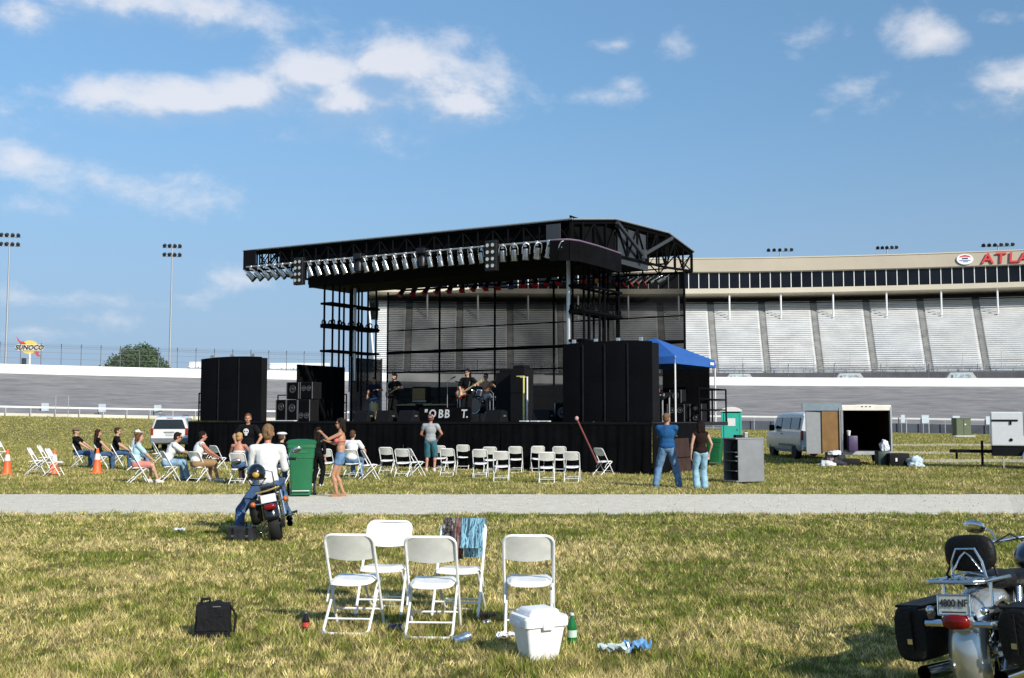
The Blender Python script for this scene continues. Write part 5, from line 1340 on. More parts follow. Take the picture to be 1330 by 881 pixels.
soft('paper_bag', 'white paper bag standing in the trailer on the right', 'bag', 1148, 38.4, (.16, .12, .24), M_BAGW, 21, .52)
p = AT(1104, 560, 38.3); t = thing('paper_cup', 'white cup on top of the purple crate', 'cup', (p.x, 38.45, 1.055)); MB().lathe([(.05, 0), (.07, .15)], n=12).build('cup', M_WHITEP, t, smooth=True); MB().lathe([(.074, .15), (.074, .165), (.05, .18)], n=12).build('lid', M_WHITEP, t)

# ================================================================== GENERATOR TRAILER
Y = 35.8; xl = AT(1287, 560, Y).x
gt = thing('generator_trailer', 'white towable generator at the right edge with its tow bar', 'generator', (xl, Y, 0), R(-23))
b_ = MB().rbox((1.35, .7, 1.32), (2.7, 1.4, 1.12), .035).build('housing', mat('generator_white', (.70, .71, .70), rough=.45, var=.05), gt)
MB().box((.42, -.012, 1.60), (.80, .02, .055)).build('stripe', M_CAB, b_); MB().box((1.0, -.008, 1.56), (.012, .012, .9)).build('door_seam', M_CORNER, b_)
text_mesh('lettering', 'BAR', .12, .004, M_CAB, b_, (1.02, -.006, 1.60), (R(90), 0, 0), align='LEFT', bold=.004)
MB().lathe([(.055, 0), (.05, .02)], (.60, .0, .96), n=12, axis=(0, -1, 0)).build('lock', M_CAB, b_); MB().box((.60, -.01, 1.52), (.06, .03, .12)).build('latch', M_CAB, b_)
MB().box((1.35, .7, .60), (2.66, 1.3, .34)).build('chassis', M_CAB, gt, bevel=.02)
tb = MB(); tb.box((-.55, .45, .56), (1.5, .10, .10)); tb.box((-.55, .95, .56), (1.5, .10, .10)); tb.box((-1.15, .7, .56), (.12, .6, .10)); tb.build('tow_bar', M_CAB, gt)
MB().box((-1.08, .7, .44), (.08, .08, .3)).build('coupler', M_CAB, gt); MB().cyl((-.28, .35, .05), (-.28, .35, .92), .04, n=8).build('jack', M_CAB, gt); MB().box((-.28, .35, .03), (.2, .2, .04)).build('jack_foot', M_CORNER, gt)
MB().cyl((.35, .1, 0), (.35, .1, .5), .025, n=6).build('prop', M_GALV, gt)
wheel(gt, (1.35, .0, .33), .33, .2, (0, 1, 0)); vs = []
mb = MB(); mb.tube([(1.35 + .42 * math.cos(a), -.05, .33 + .42 * math.sin(a)) for a in np.linspace(0, math.pi, 11)], .05, n=8); mb.build('mudguard', M_ALUB, gt, smooth=True)

# ================================================================== VEHICLES
def loft_body(sections, closed_ends=True):
    """sections: list of (y, [(x,z),...]) rings with equal counts"""
    vs, fs = [], []; n = len(sections[0][1])
    for y, ring in sections: vs += [(x, y, z) for x, z in ring]
    for k in range(len(sections) - 1):
        for i in range(n): fs.append((k * n + i, k * n + (i + 1) % n, (k + 1) * n + (i + 1) % n, (k + 1) * n + i))
    if closed_ends: fs += [tuple(range(n - 1, -1, -1)), tuple(range((len(sections) - 1) * n, len(sections) * n))]
    return MB().add(vs, fs)
def car_ring(hw, z0, zb, zt, hwt, ch=.10):
    """half cross-section mirrored: sill, belt line, roof"""
    r_ = [(hw - .06, z0), (hw, z0 + .12), (hw + .01, (z0 + zb) / 2), (hw - .015, zb), (hwt + .02, zt - ch * .8), (hwt - ch * .6, zt - ch * .15), (hwt - ch * 2, zt)]
    return r_ + [(-x, z) for x, z in reversed(r_)]
M_SILVERP = mat('silver_paint', (0.56, 0.62, 0.66), rough=.35, metal=.0, var=.05, coat=.5); M_WHITEPT = mat('white_car_paint', (.72, .72, .70), rough=.28, var=.03, coat=.6)
M_CARGL = mat('car_glass', (0.012, 0.018, 0.022), rough=.06, var=.2, spec=.8); M_TAIL = mat('tail_lamp_red', (.30, .012, .012), rough=.25, coat=.5)
M_GRIME = mat('grey_cladding', (.16, .165, .17), rough=.6, var=.15)
# full-size van, seen from behind left; heads +Y locally (rear at y=0)
p = AT(1071, 560, 43.6); van = thing('passenger_van', 'silver passenger van parked ahead and left of the cargo trailer', 'van', (p.x, 43.6, 0), R(3)); van.scale = (1, .92, .91)
S = []
for y, z0, zb, zt, hw, hwt in ((0, .42, 1.28, 2.00, .96, .80), (.05, .38, 1.28, 2.06, .99, .84), (1.5, .36, 1.28, 2.10, 1.0, .86), (3.2, .36, 1.28, 2.09, 1.0, .85), (3.75, .36, 1.28, 2.03, 1.0, .84), (4.45, .36, 1.27, 1.42, 1.0, .86), (4.75, .38, 1.2, 1.30, .99, .85), (5.3, .40, 1.08, 1.18, .96, .82), (5.42, .45, .95, 1.05, .90, .76)): S.append((y, car_ring(hw, z0, zb, zt, hwt)))
loft_body(S).build('body', M_SILVERP, van, smooth=True, autosmooth=28)
def side_window(y0, y1, name='window', zb=1.34, zt=1.86, s_=-1, slant0=0, slant1=0):
    def X(z): return s_ * (lerp(.985, .875, (z - 1.28) / (2.0 - 1.28)) + .012)
    vs = [(X(zb), y0, zb), (X(zb), y1, zb), (X(zt), y1 + slant1, zt), (X(zt), y0 + slant0, zt)]
    return MB().slab(*vs, .012 if s_ > 0 else -.012).build(name, M_CARGL, van)
for s_ in (-1, 1):
    side_window(.25, 1.35, s_=s_); side_window(1.48, 2.6, s_=s_); side_window(2.8, 3.95, s_=s_, slant1=-.35)
for x0, x1 in ((-.70, -.04), (.04, .70)): MB().slab((x0, -.012, 1.36), (x1, -.012, 1.36), (x1 * .96, -.012, 1.88), (x0 * .96, -.012, 1.88), .012).build('rear_window', M_CARGL, van)
for s_ in (-1, 1):
    MB().rbox((s_ * .93, .0, 1.08), (.10, .12, .42), .02).build('tail_lamp', M_TAIL, van)
    for y in (.95, 4.35): wheel(van, (s_ * .88, y, .37), .37, .24)
    MB().rbox((s_ * 1.14, 3.72, 1.38), (.22, .12, .28), .03).build('mirror', M_CAB, van)
    MB().box((s_ * 1.015, 2.1, .62), (.02, 2.1, .10)).build('side_moulding', M_GRIME, van)
    MB().box((s_ * .99, 2.35, .36), (.05, 2.3, .1)).build('sill', M_GRIME, van)
    MB().box((s_ * 1.003, 2.70, 1.12), (.03, .16, .04)).build('door_handle', M_CAB, van)
MB().rbox((0, -.10, .52), (1.9, .18, .20), .03).build('bumper', M_ALUB, van); MB().box((0, -.014, 1.0), (.012, .02, 1.3)).build('door_gap', M_CAB, van); MB().box((.0, -.02, .78), (.34, .015, .16)).build('number_plate', M_WHITEP, van)
# white sport utility vehicle, rear towards us
p = AT(220, 560, 54); suv = thing('sport_utility_vehicle', 'white sport utility vehicle seen from behind near the left stage end', 'car', (p.x, 54, 0), R(9))
S = []
for y, z0, zb, zt, hw, hwt in ((0, .42, 1.10, 1.62, .86, .64), (.06, .38, 1.12, 1.70, .90, .68), (.7, .34, 1.12, 1.78, .92, .72), (2.3, .34, 1.10, 1.78, .92, .72), (2.9, .34, 1.08, 1.62, .92, .70), (3.5, .34, 1.05, 1.14, .92, .76), (4.5, .36, .95, 1.02, .90, .72), (4.7, .42, .85, .92, .84, .66)): S.append((y, car_ring(hw, z0, zb, zt, hwt, .08)))
loft_body(S).build('body', M_WHITEPT, suv, smooth=True, autosmooth=28)
MB().slab((-.78, -.012, 1.14), (.78, -.012, 1.14), (.62, -.012, 1.60), (-.62, -.012, 1.60), .014).build('rear_window', M_CARGL, suv)
for s_ in (-1, 1):
    MB().rbox((s_ * .83, .0, 1.0), (.12, .1, .34), .02).build('tail_lamp', M_TAIL, suv)
    for y in (.85, 3.75): wheel(suv, (s_ * .80, y, .35), .35, .23)
    MB().rbox((s_ * 1.06, 2.75, 1.18), (.2, .12, .2), .03).build('mirror', M_CAB, suv)
    MB().cyl((s_ * .58, .4, 1.82), (s_ * .58, 2.3, 1.82), .02, n=6).build('roof_rail', M_CAB, suv)
    vs = [(s_ * .905, .4, 1.16), (s_ * .905, 2.75, 1.16), (s_ * .755, 2.35, 1.66), (s_ * .755, .5, 1.66)]
    MB().slab(*vs, .012 if s_ > 0 else -.012).build('window', M_CARGL, suv)
MB().rbox((0, -.08, .55), (1.8, .18, .26), .04).build('bumper', M_GRIME, suv); MB().box((0, -.02, .86), (.34, .015, .14)).build('number_plate', mat('plate_grey', (.5, .5, .5)), suv); MB().box((0, -.03, .98), (.5, .03, .05)).build('badge_strip', M_ALUB, suv); MB().box((0, .03, 1.67), (.3, .06, .03)).build('brake_lamp', M_TAIL, suv)

# ================================================================== SMALL THINGS ON THE NEAR GRASS
# white cooler
M_FOAM = mat('cooler_white', (0.86, 0.86, 0.85), rough=.5, var=.08, scale=9, bump=.15, bscale=120, detail=8)
g = G(700, 860); ck = thing('cooler', 'white plastic cooler on the grass before the near chairs', 'cooler', (g.x, g.y + .10, 0), R(27)); ck.scale = (.86, .86, .90)
def rrect(hx_, hy_, z, r_, n=5):
    out = []
    for (cx, cy, a0) in ((hx_ - r_, hy_ - r_, 0), (-hx_ + r_, hy_ - r_, 90), (-hx_ + r_, -hy_ + r_, 180), (hx_ - r_, -hy_ + r_, 270)):
        for k in range(n): a = R(a0 + 90 * k / (n - 1)); out.append((cx + r_ * math.cos(a), cy + r_ * math.sin(a), z))
    return out
def stack(rings, capb=True, capt=True):
    n_ = len(rings[0]); vs = [p for r_ in rings for p in r_]; fs = []
    for k in range(len(rings) - 1):
        for i in range(n_): fs.append((k * n_ + i, k * n_ + (i + 1) % n_, (k + 1) * n_ + (i + 1) % n_, (k + 1) * n_ + i))
    if capb: fs.append(tuple(range(n_ - 1, -1, -1)))
    if capt: fs.append(tuple(range((len(rings) - 1) * n_, len(rings) * n_)))
    return MB().add(vs, fs)
stack([rrect(.128, .10, 0, .02), rrect(.132, .104, .01, .024), rrect(.176, .142, .265, .028)]).build('body', M_FOAM, ck, smooth=True, autosmooth=35)
stack([rrect(.186, .152, .262, .03), rrect(.196, .162, .268, .034), rrect(.200, .166, .325, .036), rrect(.190, .156, .345, .04)]).build('lid', M_FOAM, ck, smooth=True, autosmooth=35)
mb = MB(); mb.prism([(-.145, .345), (.145, .345), (.125, .385), (.105, .395), (-.105, .395), (-.125, .385)], -.115, .115, 'xz'); mb.build('lid_dome', M_FOAM, ck, bevel=.015, bseg=3, smooth=True)
mb = MB(); mb.rbox((0, -.168, .275), (.10, .02, .06), .008); mb.build('latch', M_FOAM, ck, smooth=True)
for s_ in (-1, 1): MB().rbox((s_ * .198, 0, .285), (.018, .14, .05), .007).build('grip', M_FOAM, ck, smooth=True)
# green bottle
def bottle(name, label, loc, h, r_, body, cap_m, lab_m, rz=0, tilt_=None):
    t = thing(name, label, 'bottle', loc, rz)
    MB().lathe([(r_ * .9, 0), (r_, .012), (r_, h * .55), (r_ * .95, h * .62), (r_ * .42, h * .86), (r_ * .4, h * .93)], n=16).build('body', body, t, smooth=True)
    MB().lathe([(r_ * .44, h * .93), (r_ * .44, h)], n=12).build('cap', cap_m, t); MB().lathe([(r_ * 1.01, h * .26), (r_ * 1.01, h * .48)], n=16, cap=False).build('label_band', lab_m, t, smooth=True); return t
M_GRBOT = mat('green_bottle', (.015, .22, .05), rough=.08, var=.1, spec=.7, trans=.35)
g = G(743, 838); bottle('soda_bottle', 'green soda bottle with white cap beside the cooler', (g.x, g.y, 0), .235, .036, M_GRBOT, M_WHITEP, mat('label_pale_green', (.55, .68, .55)))
g = G(397, 820); bottle('drink_bottle', 'small dark bottle with a red label on the grass by the chairs', (g.x, g.y, 0), .15, .03, mat('cola_dark', (.012, .007, .006), rough=.1), M_CORNER, mat('label_red', (.55, .05, .03)))
def can(label, px, py, h, r_, m_, ax, m_end=M_ALUB):
    g = G(px, py); t = thing('drink_can', label, 'can', (g.x, g.y, 0)); a = Vector(ax).normalized(); c = Vector((0, 0, r_ + .005))
    MB().lathe([(r_ * .8, -h / 2), (r_, -h / 2 + .01), (r_ * .93, -.01), (r_ * 1.0, .02), (r_, h / 2 - .012), (r_ * .85, h / 2)], c, n=16, axis=a).build('body', m_, t, smooth=True)
    MB().lathe([(r_ * .83, h / 2 + .001), (r_ * .83, h / 2 + .005), (r_ * .7, h / 2 + .003)], c, n=16, axis=a).build('rim', m_end, t, smooth=True)
can('crushed silver blue can lying under the front middle chair', 600, 836, .125, .034, mat('can_blue', (.30, .42, .55), rough=.25, metal=.7, var=.5, scale=18), (.85, .25, .25))
can('dark blue can lying between the front left and middle chairs', 514, 822, .12, .033, mat('can_dark', (.03, .04, .07), rough=.3, metal=.5, var=.8, scale=20), (.9, -.3, .12))
can('small pale can lying right of the towel chair', 631, 813, .06, .022, mat('can_grey', (.35, .35, .36), rough=.4, metal=.5), (.8, .4, .1))
tag(MB().rbox((0, 0, .03), (.13, .09, .06), .012).build('drink_carton', mat('maroon_carton', (.10, .014, .012), rough=.5, var=.4, scale=12), None, loc=G(634, 806), rot=(0, 0, R(8))), 'small maroon carton on the grass behind the towel chair', 'carton')
# crumpled paper and wrapper sheets
def sheet(name, label, cat, px, py, w_, d_, m_, seed, lift=.05, rz=0.0):
    nx_, ny_ = 18, 10; vs, fs = [], []
    for k in range(2):
        for j in range(ny_):
            for i in range(nx_):
                u, v = i / (nx_ - 1) - .5, j / (ny_ - 1) - .5
                wv = w_ * (1 + .25 * mnoise.noise((v * 3 + seed, u, 1)))
                z = .012 + lift * (mnoise.noise((u * 4 + seed, v * 4, 0)) * .8 + .55 + .5 * mnoise.noise((u * 9, v * 9 + seed, 2))) + k * .003
                vs.append((u * wv, v * d_ * (1 + .5 * mnoise.noise((u * 4, seed, 4))), max(.006 + .003 * k, z)))
    n0 = nx_ * ny_
    for j in range(ny_ - 1):
        for i in range(nx_ - 1):
            a = j * nx_ + i; fs += [(a, a + 1, a + nx_ + 1, a + nx_), (n0 + a, n0 + a + nx_, n0 + a + nx_ + 1, n0 + a + 1)]
    g = G(px, py); return tag(MB().add(vs, fs).build(name, m_, None, loc=(g.x, g.y, .02), rot=(0, 0, rz), smooth=True, recalc=False), label, cat)
sheet('paper_scrap', 'crumpled white paper on the grass left of the cooler', 'paper', 658, 834, .16, .08, M_WHITEP, 2, .04)
sheet('plastic_wrapper', 'pale twisted end of the plastic wrapper right of the cooler', 'wrapper', 797, 852, .22, .09, mat('clear_film', (.50, .58, .55), rough=.2, var=.3, scale=14), 5, .05, R(-8))
sheet('plastic_wrapper', 'bright blue part of the plastic wrapper right of the cooler', 'wrapper', 828, 851, .17, .13, mat('blue_film', (.16, .36, .62), rough=.22, var=.6, scale=16), 9, .075, R(15))
sheet('paper_scrap', 'small pale litter on the grass left of the motorcycle rider', 'paper', 233, 693, .16, .10, mat('pale_litter', (.55, .58, .60), rough=.5), 12, .05)
# black bag
M_BAG = mat('black_nylon', (0.006, 0.006, 0.007), rough=.75, var=.4, scale=9, bump=.5, bscale=25, spec=.25)
g = G(273, 829); bg_ = thing('black_bag', 'black soft bag standing alone on the near left grass', 'bag', (g.x, g.y + .08, 0), R(10))
bm = bmesh.new(); bmesh.ops.create_cube(bm, size=1); bmesh.ops.subdivide_edges(bm, edges=bm.edges[:], cuts=9, use_grid_fill=True)
for v in bm.verts:
    c = v.co.copy(); n_ = mnoise.noise(c * 3.2) * .05 + mnoise.noise(c * 8) * .02
    tp2 = 1 - .10 * (c.z + .5); v.co = Vector((c.x * .275 * tp2 * (1 + n_), c.y * .15 * tp2 * (1 + n_ * 2), (c.z + .5) * .255 + (.03 * mnoise.noise((c.x * 4, 1, 0)) if c.z > .4 else 0)))
bmesh.ops.smooth_vert(bm, verts=bm.verts[:], factor=.5, use_axis_x=True, use_axis_y=True, use_axis_z=True); MB().bm(bm).build('body', M_BAG, bg_, smooth=True, autosmooth=60)
MB().tube([(-.09, -.02, .25), (-.085, -.02, .285), (-.03, -.02, .29), (-.02, -.02, .25)], .012, n=8).build('carry_handle', M_BAG, bg_, smooth=True)
MB().slab((-.12, -.082, .05), (.12, -.082, .05), (.115, -.08, .17), (-.115, -.08, .17), -.01).build('front_pocket', M_BAG, bg_, bevel=.004); MB().box((.03, -.075, .235), (.06, .006, .006)).build('zip', M_CORNER, bg_); MB().tube([(.13, 0, .23), (.17, -.02, .15), (.16, -.03, .03)], .009, n=6).build('strap', M_BAG, bg_, smooth=True)
# towels draped over the rear right near chair
def towel(label, x0, x1, front, back, m_, seed):
    nx_, ny_ = 16, 26; vs, fs = [], []; fy, fz, by, bz = -.235, .012, .215, .80
    dd = Vector((0, by - fy, bz - fz)).normalized(); top = Vector((0, by, bz)) + dd * .016
    for k in (0, 1):
        for j in range(ny_):
            s_ = -front + (front + back) * j / (ny_ - 1)
            for i in range(nx_):
                u = i / (nx_ - 1); x = lerp(x0, x1, u)
                fold = .012 * math.sin(u * 15 + seed + s_ * 3) * min(1, abs(s_) * 12) + .012 * mnoise.noise((u * 5, s_ * 8, seed))
                off = .012 if k == 0 else .018
                if s_ < 0: p = top + dd * s_ + Vector((0, -1, 0)) * (off + .012 + fold * .7 + .02 * (-s_))
                else: p = top - Vector((0, 0, 1)) * s_ * .98 + Vector((0, 1, 0)) * (off + .02 + fold)
                if abs(s_) < .03: p = top + Vector((0, s_ * .7, .010 + off - abs(s_) * .3))
                x += .02 * mnoise.noise((s_ * 6, u * 2, seed)); x += (u - .5) * -.02 * (abs(s_) > .1)
                vs.append((x, p.y, p.z))
    n0 = nx_ * ny_
    for j in range(ny_ - 1):
        for i in range(nx_ - 1):
            a = j * nx_ + i; fs += [(a, a + 1, a + nx_ + 1, a + nx_), (n0 + a, n0 + a + nx_, n0 + a + nx_ + 1, n0 + a + 1)]
    o = MB().add(vs, fs).build('towel', m_, None, smooth=True, recalc=False, loc=ch_t.location, rot=ch_t.rotation_euler); o.scale = ch_t.scale
    return tag(o, label, 'towel', 'towels on the near chair')
def cloth_mat(name, cols, scale, kind='noise', dist=0.0):
    m = bpy.data.materials.new(name); m.use_nodes = True; nt = m.node_tree; b = nt.nodes['Principled BSDF']; b.inputs['Roughness'].default_value = .95; b.inputs['Specular IOR Level'].default_value = .1
    t = nt.nodes.new('ShaderNodeTexCoord'); mp = nt.nodes.new('ShaderNodeMapping'); nt.links.new(t.outputs['Object'], mp.inputs[0])
    if kind == 'stripe': mp.inputs['Scale'].default_value = (1, .15, .12)
    n = nt.nodes.new('ShaderNodeTexNoise'); n.inputs['Scale'].default_value = scale; n.inputs['Detail'].default_value = 3; n.inputs['Distortion'].default_value = dist
    nt.links.new(mp.outputs[0], n.inputs['Vector'])
    r = nt.nodes.new('ShaderNodeValToRGB'); r.color_ramp.interpolation = 'CONSTANT' if dist > 0 else 'LINEAR'
    els = r.color_ramp.elements
    while len(els) < len(cols): els.new(.5)
    for i, c in enumerate(cols): els[i].position = .36 + .28 * i / max(1, len(cols) - 1); els[i].color = tuple(c) + (1,)
    nt.links.new(n.outputs[0], r.inputs[0]); nt.links.new(r.outputs[0], b.inputs['Base Color']); return m
towel('dark towel with pale blotches over the left of the near chair back', -.195, -.085, .30, .32, cloth_mat('blotched_towel', [(.025, .02, .02), (.10, .08, .07), (.025, .03, .035), (.38, .36, .32), (.03, .12, .13)], 17, dist=1.2), 1)
towel('brownish pink towel in the middle of the near chair back', -.095, -.012, .34, .36, cloth_mat('mauve_towel', [(.12, .075, .065), (.20, .13, .12), (.10, .05, .045)], 16), 4)
towel('blue towel with dark wavy lines over the right of the near chair back', -.02, .200, .26, .34, cloth_mat('blue_towel', [(.03, .07, .10), (.20, .38, .48), (.24, .44, .52), (.04, .10, .14), (.26, .44, .50)], 48, 'stripe', .6), 7)
# ================================================================== PEOPLE
BAKE = []
def soft_mesh(name, mb, material, parent, voxel, smooth_it=4, ratio=0.4, wrinkle=0.0, wscale=14.0):
    """one continuous surface grown over the collected volumes"""
    o = mb.build(name, material, parent, recalc=False)
    m = o.modifiers.new('remesh', 'REMESH'); m.mode = 'VOXEL'; m.voxel_size = voxel; m.use_smooth_shade = True
    if smooth_it:
        m = o.modifiers.new('smooth', 'SMOOTH'); m.factor = 0.5; m.iterations = smooth_it
    if ratio < 1:
        m = o.modifiers.new('decimate', 'DECIMATE'); m.ratio = ratio
    BAKE.append((o, material, wrinkle, wscale)); return o
def bake_all():
    dg = bpy.context.evaluated_depsgraph_get()
    new = [(o, bpy.data.meshes.new_from_object(o.evaluated_get(dg)), mt, w, ws) for o, mt, w, ws in BAKE]
    for o, me, mt, w, ws in new:
        nm = o.data.name; o.modifiers.clear(); old = o.data; o.data = me; bpy.data.meshes.remove(old); me.name = nm
        me.materials.clear(); me.materials.append(mt)
        if w > 0:
            n = len(me.vertices); co = np.empty(n * 3, 'f'); me.vertices.foreach_get('co', co); co = co.reshape(-1, 3)
            no = np.empty(n * 3, 'f'); me.vertices.foreach_get('normal', no); no = no.reshape(-1, 3); sd_ = random.random() * 50
            k = np.array([mnoise.noise((c[0] * ws + sd_, c[1] * ws, c[2] * ws * .55)) + .6 * (1 - 2 * abs(mnoise.noise((c[0] * ws * .8 - sd_, c[1] * ws * .8, c[2] * ws * .8)))) for c in co], 'f')
            co += no * (k * w)[:, None]; me.vertices.foreach_set('co', co.ravel())
        me.polygons.foreach_set('use_smooth', [True] * len(me.polygons)); me.update()
    BAKE.clear()
SKIN = {'fair': (0.52, 0.30, 0.20), 'tan': (0.42, 0.21, 0.12), 'red': (0.45, 0.20, 0.13), 'brown': (0.16, 0.075, 0.04)}
def skin_m(k): return mat('skin_' + k, SKIN[k], rough=.55, var=.1, scale=9)
def cloth(name, rgb, var=.14, scale=7): return mat('cloth_' + name, rgb, rough=.92, var=var, scale=scale, bump=.25, bscale=90, spec=.12)
DENIM = lambda: cloth('denim', (.055, .10, .19), .35, 9)
PALE_DENIM = lambda: cloth('pale_denim', (.22, .34, .45), .35, 9)
MID_DENIM = lambda: cloth('mid_denim', (.12, .21, .33), .4, 9)
def ik(a, b, l1, l2, hint):
    a, b = Vector(a), Vector(b); d = b - a; L_ = d.length
    if L_ > (l1 + l2) * .995: b = a + d * ((l1 + l2) * .995 / L_); d = b - a; L_ = d.length
    x = (l1 * l1 - l2 * l2 + L_ * L_) / (2 * L_); h = math.sqrt(max(0, l1 * l1 - x * x)); u = d / L_
    hv = Vector(hint); hv = hv - u * hv.dot(u); hv = hv.normalized() if hv.length > 1e-5 else Vector((0, 1, 0))
    return a + u * x + hv * h, b
def person(label, loc, heading, H=1.75, sex='m', skin='fair', pelvis=None, lean=0, twist=0, sitting=False, hands=(None, None), elbows=((-1, -.5, -.3), (1, -.5, -.3)), feet=None, knees=((-.1, 1, .2), (.1, 1, .2)),
           shirt=None, sleeve=.6, pants=None, leg=1.0, shoes=None, hair=None, hair_style='short', hat=None, head_yaw=0, head_pitch=0, glasses=False, build=1.0, flare=0.0, group='people', grip=.5, extra=None, crop_shirt=False):
    k = H / 1.75; t = thing('person', label, 'person', loc, -R(heading), group)
    v = lambda *p: Vector(p) * k
    f = 1.0 if sex == 'm' else .9
    sh_w, hip_w = (.19, .09) if sex == 'm' else (.168, .092)
    if pelvis is None: pelvis = (0, -.09, .525 / k) if sitting else (0, 0, .93)
    P = v(*pelvis); la = R(lean)
    up = Vector((0, math.sin(la), math.cos(la))); rt = Vector((math.cos(R(twist)), -math.sin(R(twist)), 0)); fw = up.cross(rt).normalized() * -1
    if fw.dot(Vector((math.sin(R(twist)), math.cos(R(twist)), 0))) < 0: fw = -fw
    waist = P + up * .14 * k; chest = P + up * .34 * k; neck = P + up * .52 * k
    shL, shR = chest + up * .13 * k - rt * sh_w * k, chest + up * .13 * k + rt * sh_w * k
    hc = neck + (up * .7 + Vector((0, 0, .3))) * .165 * k + fw * .02 * k
    hipL, hipR = P - rt * hip_w * k - up * .03 * k, P + rt * hip_w * k - up * .03 * k
    arm1, arm2, lg1, lg2 = .29 * k, .255 * k, .43 * k, .43 * k
    J = {}
    for s_, sh, key in ((0, shL, 'L'), (1, shR, 'R')):
        tgt = hands[s_]
        sx = -1 if s_ == 0 else 1
        if tgt is None: tgt = (sx * .27, -.02 if not sitting else .26, .83 if not sitting else .62)
        el, wr = ik(sh, v(*tgt), arm1, arm2, elbows[s_]); J['e' + key], J['w' + key] = el, wr
    if feet is None: feet = ((-.12, .36, .08), (.12, .36, .08)) if sitting else ((-.12, -.02, .08), (.12, .0, .08))
    for s_, hp, key in ((0, hipL, 'L'), (1, hipR, 'R')):
        kn, an = ik(hp, v(*feet[s_]), lg1, lg2, knees[s_]); J['k' + key], J['a' + key] = kn, an
    B = build * k
    m3 = Matrix((rt, fw, up)).transposed()
    def torso(mb, e, low=True, top=True):
        if low == 'hem': mb.ell(P + up * .05 * k, (.150 * B / (f ** .5) + .028 * k, .112 * B + .028 * k, .115 * k), m3)
        elif low: mb.ell(P, (.150 * B / (f ** .5) + e, .108 * B + e, .115 * k + e * .5), m3)
        wr_ = .142 if sex == 'm' else .122
        mb.ell(waist, (wr_ * B * (1 if sex == 'm' else .95) + e, .100 * B + e, .17 * k), m3)
        if top:
            mb.ell(chest, (.158 * B * f + e, .108 * B + e, .19 * k), m3)
            mb.cap(shL.lerp(shR, .06), shR.lerp(shL, .06), .052 * B * f + e, .052 * B * f + e)
            mb.ell(chest + up * .12 * k, (.12 * B * f + e, .085 * B + e, .09 * k), m3)
            if sex == 'f':
                for sx in (-1, 1): mb.ell(chest + fw * .085 * B + rt * sx * .068 * B - up * .01 * k, (.058 * B + e, .055 * B + e, .06 * B + e))
    b = MB(); torso(b, 0)
    b.cap(neck - up * .06 * k, hc - Vector((0, 0, .03)) * k, .052 * B * f, .050 * B * f)
    # head
    hq = Quaternion(Vector((0, 0, 1)), R(-head_yaw - twist)) @ Quaternion(Vector((1, 0, 0)), R(-head_pitch)); hm = hq.to_matrix()
    hp_ = lambda x, y, z: hc + hm @ (Vector((x, y, z)) * k)
    b.ell(hp_(0, -.008, .03), (.075 * k, .094 * k, .098 * k), hm); b.ell(hp_(0, .028, -.045), (.056 * k, .062 * k, .062 * k), hm); b.ell(hp_(0, .055, -.085), (.028 * k, .024 * k, .022 * k), hm)
    b.ell(hp_(0, .098, -.018), (.013 * k, .020 * k, .022 * k), hm); b.ell(hp_(0, .080, .028), (.05 * k, .018 * k, .014 * k), hm)
    for sx in (-1, 1): b.ell(hp_(sx * .077, -.01, -.005), (.012 * k, .024 * k, .034 * k), hm); b.ell(hp_(sx * .042, .068, -.03), (.022 * k, .02 * k, .02 * k), hm)
    for key, sh in (('L', shL), ('R', shR)):
        el, wr = J['e' + key], J['w' + key]
        b.cap(sh, el, .052 * B * f, .040 * B * f); b.cap(el, wr, .041 * B * f, .026 * B * f); b.ell(el.lerp(wr, .28), (.043 * B * f,) * 3)
        d = (wr - el).normalized(); sx = -1 if key == 'L' else 1
        side = d.cross(Vector((0, 0, 1))); side = side.normalized() if side.length > .2 else Vector((0, 1, 0)); nrm_ = side.cross(d).normalized()
        pc = wr + d * .055 * k; pm_ = Matrix((side, nrm_, d)).transposed(); b.ell(pc, (.040 * k, .017 * k, .055 * k), pm_)
        g = grip
        for i, (off, ln_) in enumerate(((-.030, .066), (-.010, .076), (.011, .072), (.031, .056))):
            base = wr + d * .095 * k + side * off * k; c1 = (d * (1 - .55 * g) - nrm_ * .8 * g).normalized(); c2 = (d * (1 - 1.1 * g) - nrm_ * 1.2 * g).normalized()
            mid = base + c1 * ln_ * .5 * k + side * off * .16 * k; tip = mid + c2 * ln_ * .5 * k; b.cap(base - d * .02 * k, mid, .0098 * k, .009 * k, 8); b.cap(mid, tip, .009 * k, .0078 * k, 8)
        tb = wr + d * .035 * k - side * sx * .03 * k; b.cap(tb, tb + (d * .6 - side * sx * .8 - nrm_ * .3 * g).normalized() * .045 * k, .0125 * k, .011 * k, 8)
    for key, hp in (('L', hipL), ('R', hipR)):
        kn, an = J['k' + key], J['a' + key]
        b.cap(hp, kn, .082 * B, .053 * B); b.cap(kn, an, .052 * B, .036 * B); b.ell(kn.lerp(an, .3) - fw * .012, (.055 * B, .055 * B, .09 * B), (an - kn).to_track_quat('Z', 'Y').to_matrix())
        b.ell(an + Vector((0, .05, -.035)) * k, (.038 * k, .10 * k, .032 * k))
    soft_mesh('body', b, skin_m(skin), t, .0105 * k, 3, .35)
    # face
    for sx in (-1, 1): MB().ell(hp_(sx * .030, .080, .010), (.012 * k, .008 * k, .008 * k), hm, 8, 6).build('eye', mat('eye_dark', (.02, .015, .012), rough=.3), t, smooth=True)
    MB().ell(hp_(0, .084, -.058), (.022 * k, .008 * k, .006 * k), hm, 8, 6).build('mouth', mat('lip', (.28, .09, .07), rough=.5), t, smooth=True)
